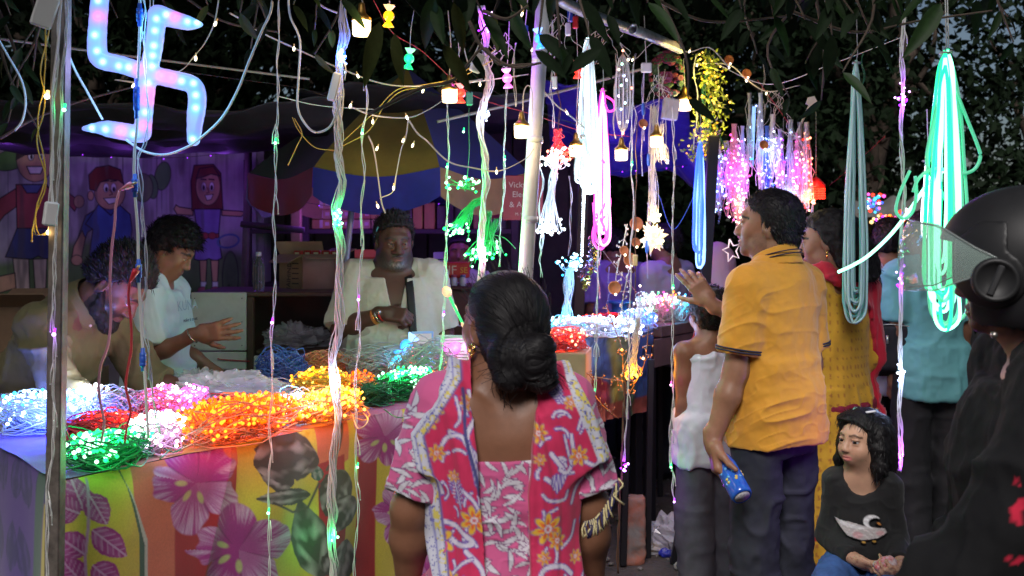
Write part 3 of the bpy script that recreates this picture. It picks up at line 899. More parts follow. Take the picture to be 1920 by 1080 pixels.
for px in(470,577,738,845,965):
 x=P(px,0,SY)[0];mb=MB(LO);mb.box((x,SY-.07,1.02),(.045,.045,2.04),None,.003);mb.build('post',DARKW,rk,smooth=False)
CART=[mat('carton_%d'%k,c,.75,var=.12,vscale=9)for k,c in enumerate([(.36,.22,.09),(.42,.25,.08),(.33,.17,.07),(.40,.28,.14)])]
zs=P(0,434,SY)[2]+.0155
w_,h_=37*SY/FPX,18.4*SY/FPX
pos={0:'first',1:'second',2:'third',3:'last'};lev={0:'bottom',1:'middle',2:'top'}
proto=None
for i in range(4):
 for j in range(3):
  c=P(586+37*(i+.5),0,SY);c[2]=zs+h_*(j+.5);c[1]+=.06+runi(-.01,.01)
  t=boxthing('carton','small orange carton on the rack, %s row, %s from the left'%(lev[j],pos[i]),'carton',c,(w_-.006,.20,h_-.004),random.choice(CART),'small cartons stacked under the umbrella',R(runi(-2,2)))
  mb=MB();mb.box((0,-.102,h_*.5),(w_*.16,.003,h_*.8));mb.box((w_*.3,-.102,h_*.5),(w_*.2,.0022,h_*.35));mb.build('paper_tape',mat('tape_tan',(.5,.42,.34),.5),t,kind='stuff',smooth=False)
z2=P(0,536,SY)[2]+.0155
ORG=mat('orange_card',(.50,.17,.03),.6,var=.12)
for j in range(4):
 h=16*SY/FPX;c=P(694,0,SY);c[2]=z2+h*(j+.5);c[0]+=runi(-.008,.008)
 boxthing('flat_box','flat orange box, %s of the four stacked behind the seller'%['lowest','second from the bottom','third from the bottom','topmost'][j],'box',c,(46*SY/FPX,.22,h-.003),ORG,'flat orange boxes behind the seller')
for j in range(4):
 h=15*SY/FPX;c=P(824,0,SY);c[2]=z2+h*(j+.5)
 boxthing('white_box','little white box, %s in the pile right of the seller'%['lowest','second','third','topmost'][j],'box',c,(20*SY/FPX,.14,h-.008),mat('white_card',(.55,.53,.58),.6),'little white boxes beside the seller')
for j,(px,py0,py1,w,col)in enumerate([(760,380,434,22,(.14,.07,.04)),(784,386,434,18,(.38,.20,.05)),(806,384,434,20,(.36,.17,.05)),(828,390,434,16,(.08,.05,.05)),(866,384,434,26,(.06,.04,.045)),(900,388,434,24,(.30,.15,.06)),(935,392,434,28,(.05,.04,.05))]):
 a,b=P(px,py0,SY),P(px,py1,SY);h=a[2]-b[2]
 boxthing('tall_box',['dark brown','mustard','orange brown','narrow black','wide black','tan','grey black'][j]+' upright box on the upper shelf right of the cartons','box',(a[0],SY+.05,zs+h/2),(w*SY/FPX,.16,h),mat('tallbox_%d'%j,col,.6,var=.2))
def lettering(text,parent,loc,size,m,rot=(R(90),0,0),name='lettering',align='CENTER',extr=.0008,bold=0.0,sx=1.0):
 cu=bpy.data.curves.new('lettering','FONT');cu.body=text;cu.size=size;cu.align_x=align;cu.align_y='CENTER';cu.extrude=extr;cu.resolution_u=2;cu.offset=bold
 o=bpy.data.objects.new('tmp',cu);COL.objects.link(o)
 dg=bpy.context.evaluated_depsgraph_get();me=bpy.data.meshes.new_from_object(o.evaluated_get(dg))
 bpy.data.objects.remove(o);me.materials.clear();me.materials.append(m)
 o=obj(name,me,parent);o.location=tuple(float(v)for v in loc);o.rotation_euler=rot;o.scale=(sx,1,1)
 o['kind']='stuff'
 return o
# red box with pale letters beside the seller
RY=6.1
c=P(839,506,RY);s=RY/FPX
t=boxthing('red_box','red cardboard box with pale letters right of the seller','box',c,(82*s,.2,28*s),mat('red_card',(.50,.03,.02),.5,var=.15))
lettering('UIIF',t,(.0,-.1015,14*s),.075,mat('cream_ink',(.7,.6,.4),.5));lettering('E',t,(-.10,-.1015,14*s),.05,mat('yellow_ink',(.6,.4,.03),.5));lettering('SE',t,(.105,-.1015,14*s),.05,mat('yellow_ink',(.6,.4,.03),.5))
ct=thing('counter','dark red wooden counter behind the seller','counter',P(815,1000,RY)*vec(1,1,0))
mb=MB(ARR(ct.location));zt=P(0,540,RY)[2];mb.box((ct.location[0],RY+.05,zt/2),(190*s,.42,zt),None,.005);mb.build('cabinet',mat('red_wood',(.085,.028,.022),.6,var=.3,vscale=5),ct,smooth=False)
mb=MB(ARR(ct.location));mb.box((ct.location[0],RY+.03,zt+.010),(200*s,.5,.018),None,.004);mb.build('top',mat('red_wood',(.085,.028,.022),.6),ct,smooth=False)
# small odds and ends standing on the counter: jars
for k,px in enumerate((802,818,834,851,868)):
 c=P(px,540,RY-.14);c[2]=zt+.019
 t=thing('jar','%s small glass jar of parts under the red box'%['first','second','third','fourth','fifth'][k]+' from the seller','jar',c,0,'jars on the red counter')
 mb=MB();mb.lathe([(.018,0),(.021,.004),(.021,.045),(.014,.054)],(0,0,0),None,12);mb.build('jar_body',mat('jar_glass',(.45,.45,.5),.1,spec=.8),t)
 mb=MB();mb.lathe([(.015,.054),(.016,.056),(.016,.066),(.012,.068)],(0,0,0),None,12);mb.build('lid',mat('lid_%d'%(k%3),[(.3,.05,.1),(.1,.15,.3),(.3,.3,.3)][k%3],.4),t)
# big open carton with print
BY=5.55;s=BY/FPX
c0=P(590,543,BY)
t=thing('open_carton','open brown carton with red packets and HAPPY print on the cabinet','carton',c0)
KRAFT=mat('kraft',(.30,.19,.11),.8,var=.15,vscale=7);KR2=mat('kraft_rosy',(.26,.15,.12),.8,var=.15,vscale=7)
mb=MB();hw=62*s;hh=66*s
A_,B_,C_,D_=vec(-hw,-.04,0),vec(-12*s,-.14,0),vec(hw,-.10,0),vec(10*s,.12,0)
up_=vec(0,0,hh)
def wallq(m_,a,b,th=.005):
 mb2=MB();n=unit(np.cross(b-a,up_))*th;mb2.raw([a,b,b+up_,a+up_,a+n,b+n,b+up_+n,a+up_+n],[(0,1,2,3),(5,4,7,6),(4,0,3,7),(1,5,6,2),(3,2,6,7),(4,5,1,0)]);return mb2.build('side',m_,t,smooth=False)
wallq(KRAFT,A_,B_);wallq(KR2,B_,C_);wallq(KR2,C_,D_);wallq(KRAFT,D_,A_)
mb=MB();mb.raw([A_,B_,C_,D_],[(0,1,2,3)]);mb.build('bottom',KRAFT,t,smooth=False)
def flap(a,b,out):
 mb2=MB();o=ASA(out);mb2.raw([a+up_,b+up_,b+up_+o+vec(-.01,0,0),a+up_+o+vec(.01,0,0)],[(0,1,2,3)]);q=mb2.build('flap',KRAFT,t,smooth=False);q.modifiers.new('s','SOLIDIFY').thickness=.004
flap(A_,B_,vec(-.06,-.05,-.045));flap(B_,C_,vec(.02,-.06,-.02));flap(D_,A_,vec(-.03,.03,.07));flap(C_,D_,vec(.05,.04,.03))
d=unit(C_-B_)
lettering('HAPPY',t,(B_+C_)/2*vec(.85,1,1)+vec(-.005,-.006,hh*.47),.052,mat('ink_dark',(.06,.04,.04),.7),(R(90),0,math.atan2(d[1],d[0])))
d=unit(B_-A_)
lettering('JAIHIND',t,(A_+B_)/2+vec(-.01,-.012,hh*.42),.04,mat('ink_dark',(.06,.04,.04),.7),(R(90),R(-86),math.atan2(d[1],d[0])))
mb=MB()
for k in range(5):
 p=A_+(B_-A_)*.68+vec(0,-.008,hh*(.2+.14*k));mb.box(p,(.05,.002,.006),rotz(math.atan2(d[1],d[0])))
mb.build('printed_lines',mat('ink_dark',(.06,.04,.04),.7),t,kind='stuff',smooth=False)
for k in range(5):
 cc=c0+vec(-.09+.05*k,.0+.02*(k%2),hh-.028)
 t2=boxthing('red_packet','%s red packet standing in the open carton'%['first','second','third','fourth','fifth'][k],'packet',cc,(.045,.03,.10),mat('red_gloss',(.52,.025,.02),.35,var=.2),'red packets in the open carton',R(10*k-20))
 mb=MB();mb.box((0,-.0165,.075),(.026,.002,.03));mb.build('paper_label',mat('cream_ink',(.7,.6,.4),.5),t2,smooth=False)
# long low cabinet the boy stands beside
CY=5.1;s=CY/FPX
cb=thing('cabinet','long wooden cabinet with open front and white side panel','cabinet',P(510,1000,CY)*vec(1,1,0))
CO=ARR(cb.location)
WPAN=mat('white_panel',(.64,.64,.61),.5,var=.12,vscale=9,bump=.15,bscale=60)
BRW=mat('cabinet_brown',(.085,.050,.035),.6,var=.3,vscale=6)
zt=P(0,548,CY)[2];z1=P(0,658,CY)[2];z2=P(0,692,CY)[2]
xa,xb,xc=P(360,0,CY)[0],P(463,0,CY)[0],P(672,0,CY)[0]
def pc(name,a,b,m,bev=.004,lab=None):
 a=ASA(a,float);b=ASA(b,float);mb=MB(CO);mb.box((a+b)/2,nabs(b-a),None,bev);return mb.build(name,m,cb,smooth=False,label=lab)
pc('side_panel',(xa,CY-.02,z1+.004),(xb,CY,zt),WPAN);pc('drawer_front',(xa,CY-.02,z2),(xb,CY,z1-.004),WPAN)
pc('top_board',(xa,CY+.004,zt-.022),(xc,CY+.55,zt+.0),BRW);pc('post',(xb+.003,CY-.015,z2),(xb+.035,CY+.02,zt-.024),BRW)
pc('back_board',(xa,CY+.5,0),(xc,CY+.53,zt-.024),BRW);pc('shelf_board',(xb+.04,CY+.03,z1-.02),(xc,CY+.49,z1),BRW)
pc('front_board',(xb+.037,CY-.012,z2-.02),(xc,CY+.012,z1-.024),WPAN);pc('plinth',(xa,CY+.012,0),(xc,CY+.3,z2-.025),BRW);pc('end_panel',(xc-.025,CY-.01,z1+.001),(xc,CY+.49,zt-.024),BRW)
mb=MB(CO)
for x in(xa+.02,xb-.02):
 for z in(zt-.03,z1+.03,(zt+z1)/2):mb.ball((x,CY-.021,z),.0035)
mb.build('screws',mat('black_steel',(.012,.011,.014),.5),cb,kind='stuff')
mb=MB(CO);mb.tube(spline([(xa+.14,CY-.026,z1-.035),(xa+.16,CY-.03,z1-.04),(xb+.02,CY-.026,z1-.05)],10),.003,6);mb.build('red_cord',mat('red_cable',(.5,.02,.03),.4),cb)
# water bottle on the cabinet
b0=vec(P(485,0,CY+.12)[0],CY+.12,zt+.0005)
t=thing('water_bottle','empty clear plastic water bottle standing on the cabinet','bottle',b0)
CLEAR=mat('clear_plastic',(.85,.88,.92),.06,trans=.92,ior=1.25,spec=.6)
hgt=74*s*1.02
prof=[(.002,.002),(.026,0),(.030,.006),(.029,.03),(.031,.04),(.029,.05),(.031,.06),(.029,.075),(.031,.085),(.030,.12),(.028,.135),(.018,.158),(.0125,.168),(.0125,.178),(.010,.180)]
k=hgt/.2;mb=MB();mb.lathe([(a*1.0,b*k)for a,b in prof],(0,0,0),None,20);mb.build('bottle_body',CLEAR,t)
mb=MB();mb.lathe([(.013,.176*k),(.0145,.178*k),(.0145,.196*k),(.012,.198*k)],(0,0,0),None,16);mb.build('cap',mat('white_cap',(.6,.62,.66),.4),t)
# crumpled plastic bags
def plastic_bag(label,c,size,seed,tint=(.8,.8,.85),kind='bag',rz=0.0,n=40):
 t=thing('plastic_bag',label,'plastic bag',c,rz,'crumpled clear plastic bags')
 r=RNG(seed)
 th,ph=MG2(LIN(0,2*PI,n),LIN(0,PI*.5,n//2),indexing='ij')
 D=STK([np.cos(th)*np.sin(ph+.05),np.sin(th)*np.sin(ph+.05),np.cos(ph)],-1)
 rr=1+.32*(1-2*nabs(vnoise(D*3.1+seed,seed)))+.16*(1-2*nabs(vnoise(D*8+seed,seed+1)))
 G=D*rr[...,None]*ASA(size);G[...,2]=nmax(G[...,2],.002);G[-1]=G[0]
 o=sheet('film',G,mat('film_%d'%int(tint[0]*100),tint,.12,trans=.0,alpha=.34,spec=1.0),t)
 for p in o.data.polygons:p.use_smooth=False
 return t
plastic_bag('crumpled clear plastic bag inside the open cabinet front',(P(545,0,CY)[0],CY+.2,z1+.001),(.16,.10,.10),3)
mb=MB(CO);c=vec(P(640,0,CY)[0],CY+.2,z1+.055)
boxthing('carton','brown carton lying inside the cabinet at its right end','carton',c,(.12,.2,.11),KRAFT)
# cartons stacked behind the leaning man at the far left
for k,(px0,px1,py0,py1,Y,rz,lab)in enumerate([(-60,92,575,690,4.5,8,'open brown carton with printed symbols behind the man in the brown shirt'),(-70,80,692,850,4.45,4,'plain carton underneath the printed carton at the far left'),(-20,150,700,900,4.9,-6,'dusty carton behind the pole and the man in the brown shirt')]):
 a,b=P(px0,py0,Y),P(px1,py1,Y);sz=(b[0]-a[0],.34,a[2]-b[2])
 t=boxthing('carton',lab,'carton',((a[0]+b[0])/2,Y+.17,(a[2]+b[2])/2),sz,KRAFT,None,R(rz))
 if k==0:
  mb=MB();w,h=sz[0],sz[2]
  for kk in range(4):mb.box((w*.12,-.172,h*(.30+.13*kk)),(w*.24,.002,.010))
  mb.box((w*.36,-.172,h*.5),(.05,.002,.08));mb.build('printed_marks',mat('ink_dark',(.06,.04,.04),.7),t,kind='stuff',smooth=False)
  lettering('81',t,(w*.30,-.173,h*.35),.09,mat('ink_dark',(.06,.04,.04),.7))
  for sg in(-1,1):
   mb=MB();mb.raw([(-w/2,sg*.17,h),(w/2,sg*.17,h),(w/2-.03,sg*.27,h+.06),(-w/2+.03,sg*.27,h+.06)],[(0,1,2,3)]);q=mb.build('flap',KRAFT,t,smooth=False);q.modifiers.new('s','SOLIDIFY').thickness=.005
  mb=MB();mb.raw([(w/2,-.17,h),(w/2,.17,h),(w/2+.1,.15,h+.05),(w/2+.1,-.15,h+.05)],[(0,1,2,3)]);q=mb.build('flap',KRAFT,t,smooth=False);q.modifiers.new('s','SOLIDIFY').thickness=.005
# red shop sign
GY=5.0;s=GY/FPX;c=P(980,371,GY)
t=thing('shop_sign','red shop board with pale lettering behind the white pole','sign',c)
mb=MB();mb.box((0,0,0),(76*s,.02,84*s),rotz(R(4)),.003);mb.build('board',mat('sign_red',(.17,.012,.02),.5,var=.2),t,smooth=False)
INKW=mat('sign_cream',(.34,.26,.24),.5)
for txt,dz,sz in(('Vicky Tr',.064,.041),('Electri',.016,.041),('& Acces',-.035,.041),('M. 98222',-.082,.020)):
 lettering(txt,t,(.0,-.0125,dz),sz,INKW,(R(90),0,R(4)))
# horizontal rail behind the boy and a dark doorway to the left of the umbrella
tube_thing('rail','rough wooden rail between the painted wall and the cartons',[P(452,420,6.2),P(570,432,6.2)],.02,mat('wood_dark',(.035,.025,.022),.8),'rail')
f,a=footed(466,280,458,560,6.3)
straight('stall_pole','rough wooden pole at the right end of the painted wall',f,a,.045,mat('wood_grey',(.10,.08,.07),.85,var=.3,bump=.5,bscale=60))
f,a=footed(556,320,556,440,6.3)
straight('stall_pole','yellowish wooden plank post left of the small cartons',f,a,.06,mat('wood_yellow',(.20,.14,.06),.8,var=.25),square=True)
# ------------------------------------------------------------------ lamps: colours and builders
TO=vec(.812,-.583,0)  # the way the front table faces
LEDC={'green':((.02,1,.22),(.42,1,.62)),'violet':((.42,.04,1),(.85,.55,1)),'blue':((.03,.12,1),(.45,.65,1)),'white':((.45,.58,1),(.80,.88,1)),
  'orange':((1,.11,.0),(1,.20,.012)),'yellow':((1,.36,.01),(1,.52,.08)),'red':((1,.05,.02),(1,.35,.2)),'pink':((1,.10,.55),(1,.65,.9)),'warm':((1,.66,.25),(1,.88,.6)),'cyan':((.05,.55,1),(.55,.9,1))}
def led_mats(c,s=1.0):
 sat,hot=LEDC[c]
 return[mat('led_%s_soft%g'%(c,s),sat,.4,emit=sat,strength=1.7*s,nosample=True),mat('led_%s_bright%g'%(c,s),hot,.4,emit=hot,strength=3.2*s,nosample=True)]
CORD={'white':mat('cord_white',(.56,.55,.53),.45),'green':mat('cord_green',(.02,.13,.06),.4),'clear':mat('cord_clear',(.50,.47,.42),.35),'blue':mat('cord_blue',(.06,.13,.42),.4),'red':mat('cord_red',(.42,.03,.04),.4),
  'pink':mat('cord_pink',(.60,.25,.34),.4),'orange':mat('cord_orange',(.58,.24,.12),.4),'yellow':mat('cord_yellow',(.55,.38,.05),.4),'black':mat('cord_black',(.012,.012,.012),.4),'palblue':mat('cord_pale_blue',(.42,.50,.62),.4),'grey':mat('cord_grey',(.34,.36,.36),.45),'copper':mat('copper_wire',(.38,.20,.09),.35,metal=.8),'brown':mat('cord_brown',(.10,.05,.03),.5),'violet':mat('cord_violet',(.42,.38,.60),.4)}
def led_cloud(name,pts,c,r,org,parent,hot=.55,s=1.0,seed=0):
 """LED bodies as little domes, some saturated and some burning white"""
 r_=random.Random(seed);mb=MB(org)
 for p in pts:
  mb.mi=1 if r_.random()<hot else 0
  mb.ball(p,r*r_.uniform(.9,1.35),ICO1)
 return mb.build(name,led_mats(c,s),parent,kind='stuff')
def strands(path,n,Rad,r,mb,twist=9.0,jit=.25,seed=0,sides=5,kink=.004):
 rr=RNG(seed);m=len(path)
 L=np.concatenate([[0],np.cumsum(np.linalg.norm(np.diff(path,axis=0),axis=1))])
 base=path+kink*STK([fnoise(STK([L*9,0*L+seed,0*L],-1),1,3),fnoise(STK([L*9,0*L+seed,0*L+5],-1),2,3),0*L],1)
 for k in range(n):
  ph=k*2*PI/max(n,1)+rr.uniform(0,1);rad=Rad*rr.uniform(1-jit*1.6,1+jit)*(1 if n<4 else math.sqrt(rr.uniform(.15,1)))
  swell=1+.45*fnoise(STK([L*6,0*L+k,0*L+seed],-1),4,2)
  q=base+(rad*swell)[:,None]*STK([np.cos(ph+twist*L),np.sin(ph+twist*L),0*L],1)+rr.normal(0,Rad*.06,(m,3))
  mb.tube(q,r,sides)
def light_string(label,pts,Y,n=2,Rad=.003,r=.0016,leds=(),cord='white',cat='light string',name='light_string',group=None,twist=30,Y2=None,seed=0,clusters=(),kink=.004,ledr=.0048,tips=True,dens=40):
 m=len(pts);Ys=LIN(Y,Y2 or Y,m)
 q=[P(a,b,y)for(a,b),y in zip(pts,Ys)]
 t=thing(name,label,cat,q[0],0,group);O=ARR(t.location)
 L=sum(np.linalg.norm(q[i+1]-q[i])for i in range(m-1))
 path=spline(q,max(16,int(L*dens)));mb=MB(O)
 strands(path,n,Rad,r,mb,twist,seed=seed+int(pts[0][0]),kink=kink)
 r_=random.Random(seed+int(pts[0][0]))
 if tips and n>=2:
  for k in range(int(L/.22)):  # small unlit LED stubs and wire splits along the cord
   i=r_.randrange(2,len(path)-3);p=path[i];e=p+vec(r_.uniform(-.012,.012),-.004,-.028)
   mb.tube([p+vec(0,0,.03),p+vec((e-p)[0]*.9,-.003,.0),e],r*1.1,5);mb.ball(e,r*1.7)
 mb.build('cord',CORD[cord],t,kind='stuff')
 Yat=lambda py:float(nint(py,[p[1]for p in pts],Ys))if pts[0][1]<pts[-1][1]else Y
 for(px,py,c)in leds:
  y=Yat(py);p=P(px,py,y-.006);mb=MB(O);mb.mi=1;mb.ball(p,ledr,ICO2);mb.mi=0;mb.tube([p+vec(.001,0,.004),p+vec(.002,.002,.015)],ledr*.6,6);mb.build('led',led_mats(c),t)
  glow(p+vec(0,-.022,0),LEDC[c][0],.014,.006,t)
 for(px,py,c,k,spread,w)in clusters:
  y=Yat(py);ce=P(px,py,y);rr=RNG(int(px+py))
  C=ce+rr.normal(0,1,(k,3))*vec(.45,.45,1)*spread
  led_cloud('leds',C,c,ledr*.85,O,t,.6,1.0,int(px))
  glow(ce+vec(0,-.03,0),LEDC[c][0],w,.02,t)
 return t
def led_heap(label,c,size,cord,led,loops=46,leds=70,watts=1.2,yaw=0.0,seed=0,ledr=.0054,group='bundles of string lights heaped on the flowered table',lit_side=None,cr=.0023,flat=1.0,name='light_bundle',glows=3,hot=.55,ls=1.0,gc=None,spill=0.0):
 """a coil of string lights: many loops of thin cord, LEDs poking out"""
 c=ASA(c,float);t=thing(name,label,'light bundle',c,0,group);rr=RNG(seed+100)
 RM=rotz(yaw);sx,sy,sz=size;sz*=1.22;watts*=1.25;leds=int(leds*1.5);mb=MB();th=LIN(0,2*PI,15)
 for k in range(loops):
  a=rr.uniform(.45,1);b=rr.uniform(.35,1);o=rr.normal(0,.16,3)*vec(sx,sy,sz)
  w=rr.normal(0,.22,4)
  x=sx*a*np.cos(th+w[0])*(1+.12*np.sin(3*th+w[1]*9));y=sy*b*np.sin(th)*(1+.15*np.cos(2*th+w[2]*9))
  z=sz*(.45+.5*rr.uniform(-.6,1)*(1-.4*(np.cos(th))**2)+.22*np.sin(th*2+w[3]*12))
  q=STK([x,y,z],1)+o;q[:,2]=nmax(q[:,2],cr)
  mb.tube(q@(RM@rotz(rr.normal(0,.30))).T*vec(.92,.92,1),cr,4,False)
 for k in range(5):  # cord wrapped round the waist
  a=rr.uniform(-.12,.12)*sx;q=STK([a+0*th,sy*.62*np.cos(th),sz*(.5+.52*np.sin(th))],1);q[:,2]=nmax(q[:,2],cr);mb.tube(q@RM.T,cr,4,False)
 mb.build('cords',CORD[cord],t,kind='stuff')
 if leds:
  C=[];st=MB()
  for k in range(leds):
   u=rr.uniform(-1,1)if lit_side is None else np.clip(lit_side+rr.normal(0,.38),-1.1,1.1)
   v=rr.uniform(-1,1);e=math.sqrt(max(0,1-.8*u*u))
   p=vec(u*sx,v*sy*(.35+.65*e)*1.05,sz*(1.15*math.sqrt(1-.9*v*v)*(.55+.45*e)+rr.uniform(-.12,.2)))
   p[2]=max(p[2],ledr);C.append(p@RM.T);st.tube([(p*vec(.86,.86,.72))@RM.T,p@RM.T],cr*.9,4,False)
  st.build('led_leads',CORD[cord],t,kind='stuff');led_cloud('leds',C,led,ledr,(0,0,0),t,hot,ls,seed)
  for k in range(glows):
   u=(k-(glows-1)/2)/max(glows,1)*1.3+(lit_side or 0)*.6
   glow(c+vec(u*sx,0,sz*.9)if yaw==0 else c+RM@vec(u*sx,0,sz*.9),gc or LEDC[led][0],watts/glows,.03,t)
  if spill:
   for u in(-.5,.5):glow(c+RM@vec(u*sx,0,.0)+TO*(sy+.045)+vec(0,0,sz*.55),gc or LEDC[led][0],spill/2,.03,t)
 return t
# ------------------------------------------------------------------ the flowered table
TA=vec(-1.147,2.58,0);TD=vec(.583,.812,0);TN=vec(-.66,.75,0);TL=2.25;TZ=.92
def T(px,py,h=0.0):
 Y=(CAMZ-TZ-h)*FPX/(py-HOR);return vec((px-960)*Y/FPX,Y,TZ+.002)
tc_=thing('tablecloth','big flower print cloth in yellow red and magenta draped over the front table','tablecloth',TA)
CLOTHM=mat('printed_fleece',rough=.9,vc=True,var=.10,vscale=160,bump=.35,bscale=500,bdist=.002,sheen=.25)
nt_,nv_=620,260
tt,vv=MG2(LIN(-.03,TL,nt_),LIN(0,1,nv_),indexing='ij')
hem=.90
X=TA[0]+TD[0]*tt;Yc=TA[1]+TD[1]*tt;Zc=TZ-.015-vv*hem
U=X/Yc*FPX+960;V=HOR-(Zc-CAMZ)*FPX/Yc  # print laid out in the photograph's measures on the flat cloth
C=np.tile(vec(.50,.40,.045),U.shape+(1,))
SAL,REDC,GRN=(.50,.13,.07),(.30,.018,.022),(.035,.09,.06)
def band(pts,w,col,soft=1.5):
 global C
 C=pmix(C,seg_mask(U,V,pts,w,soft),col)
C=pmix(C,poly_mask(U,V,[(246,700),(330,700),(330,1000),(325,1400),(262,1400),(262,1040),(240,930)]),SAL)
C=pmix(C,poly_mask(U,V,[(322,980),(330,700),(438,700),(438,1400),(322,1400)]),REDC)
C=pmix(C,poly_mask(U,V,[(262,700),(440,700),(440,870),(300,905),(246,900)]),SAL)
C=pmix(C,poly_mask(U,V,[(586,700),(655,700),(648,860),(590,900)]),SAL);C=pmix(C,poly_mask(U,V,[(588,870),(640,850),(645,1400),(594,1400)]),REDC)
C=pmix(C,poly_mask(U,V,[(664,700),(704,700),(700,1400),(672,1400)]),REDC)
C=pmix(C,poly_mask(U,V,[(780,600),(1000,600),(1000,1400),(780,1400)]),SAL)
C=leaf_print(C,U,V,590,900,-100,30,12,GRN,(.3,.33,.28))
for(cx,cy,an,L,W,sd)in[(592,865,190,120,52,1),(575,925,175,105,20,2),(540,905,205,70,34,3),(592,1080,-105,150,46,4),(640,880,115,95,40,5),(660,930,130,85,34,6),(600,1075,-60,60,30,7),(648,1010,100,110,40,8),(470,870,-10,120,50,9)]:
 C=leaf_print(C,U,V,cx,cy,an,L,W*.8,(.045,.045,.035),(.34,.33,.31),None,.06,sd)
for pts in([(590,905),(570,950),(540,958),(500,940)],[(640,800),(630,840),(605,880)]):band(pts,2.2,(.06,.055,.045))
MG,LM_=(.30,.028,.20),(.52,.36,.52)
C=flower_print(C,U,V,362,905,100,20,MG,LM_,1,5,.95,10)
C=flower_print(C,U,V,442,1030,96,48,MG,LM_,2,5,1.05,0)
C=flower_print(C,U,V,716,818,72,10,MG,LM_,3,5,.95,-15)
C=flower_print(C,U,V,742,960,50,30,MG,LM_,4,5,1.3,0);C=flower_print(C,U,V,790,1080,70,0,MG,LM_,5);C=flower_print(C,U,V,540,1210,95,30,MG,LM_,6);C=flower_print(C,U,V,880,860,80,30,MG,LM_,7)
# yellow panel with magenta leaves on a pale stem at the corner, edged green
pan=poly_mask(U,V,[(40,780),(205,860),(228,910),(250,1000),(246,1400),(40,1400)])
C=pmix(C,poly_mask(U,V,[(200,850),(238,925),(268,1010),(266,1400),(240,1400)]),(.40,.42,.36));C=pmix(C,poly_mask(U,V,[(208,850),(242,945),(262,1020),(258,1400),(244,1400)]),GRN)
C=pmix(C,pan,(.50,.40,.045))
Cp=C
for(cx,cy,an,L,W,sd)in[(148,955,250,60,26,1),(158,925,62,62,25,2),(145,1035,215,58,30,3),(160,990,38,78,26,4),(138,1085,230,55,26,5),(158,1055,40,62,28,6),(140,960,200,48,28,7),(150,1140,215,60,28,8),(160,1120,40,64,28,9)]:
 Cp=leaf_print(Cp,U,V,cx,cy,an,L,W,(.28,.025,.17),(.36,.09,.27),(.46,.25,.42),.04,sd)
Cp=pmix(Cp,seg_mask(U,V,[(158,905),(154,980),(146,1040),(146,1200)],2.6),(.42,.22,.38))
C=np.where((pan>.5)[...,None],Cp,C)
C=np.clip(C*(1+.16*fnoise(STK([tt*3,vv*3,0*tt],-1),41,4))[...,None],.002,1)
fold=.030*nexp(-((tt-.15)/.055)**2)*vv**.7+.034*np.sin(tt*9.5+.6+.8*vv)*vv**1.1+.016*np.sin(tt*21+3*vv)*vv**.8+.010*(1-2*nabs(vnoise(STK([tt*7+vv*1.5,vv*1.6,0*tt],-1),11)))+.006*fnoise(STK([tt*5,vv*3,0*tt],-1),3,3)
rnd=.016*(1-nexp(-vv*40))
G=STK([X+TO[0]*(fold+rnd),Yc+TO[1]*(fold+rnd),Zc+.012*nexp(-vv*60)],-1)-TA
sheet('front_drop',G,CLOTHM,tc_,C)
# top and the side drop
a,b=MG2(LIN(-.028,TL,160),LIN(-.004,.78,60),indexing='ij')
Gt=TA+TD*a[...,None]+TN*b[...,None];Gt[...,2]=TZ-.004+.004*fnoise(STK([a*6,b*6,0*a],-1),5,3)
Ct=np.tile(vec(.46,.12,.10),a.shape+(1,));Ct=pmix(Ct,sstep(.1,.0,nabs(a-.5)-.12),(.50,.40,.045));Ct=pmix(Ct,sstep(.02,0,nabs(a-1.2)-.2),MG);Ct=pmix(Ct,sstep(.02,-.02,a-.14),(.09,.04,.22))
Ct=flower_print(Ct,a*1000,b*1000,760,300,230,0,MG,LM_,8);Ct=flower_print(Ct,a*1000,b*1000,1500,350,260,40,MG,LM_,9)
sheet('top_cover',Gt-TA,CLOTHM,tc_,Ct)
a,b=MG2(LIN(0,.78,150),LIN(0,1,120),indexing='ij')
NO=vec(-TN[1],TN[0],0)
Gs=TA+TN*a[...,None];Gs[...,2]=TZ-.012-b*hem;ff=.02*np.sin(a*16)*b+.02*nexp(-((a-.12)/.05)**2)*b
Gs=Gs+NO*(ff+.012*(1-nexp(-b*30)))[...,None]
Cs=np.tile(vec(.07,.03,.20),a.shape+(1,));uu,v2=a*420,b*420
for k in range(14):
 Cs=leaf_print(Cs,uu,v2,30+52*(k%6)+12*(k//6),60+100*(k//6),-95+12*(k%3),70,22,(.02,.012,.10),(.06,.03,.20),None,.04,k)
Cs=pmix(Cs,sstep(.03,.0,nabs(a-.10-.16*b)-.035)*(b>.1),(.50,.40,.045));Cs=pmix(Cs,sstep(.02,.0,nabs(a-.20-.16*b)-.03),GRN);Cs=pmix(Cs,sstep(.02,-.02,a-.04),(.45,.12,.07));Cs=pmix(Cs,sstep(.02,0,nabs(b-.75)-.2)*sstep(.3,.4,a),REDC)
sheet('side_drop',Gs-TA,CLOTHM,tc_,Cs)
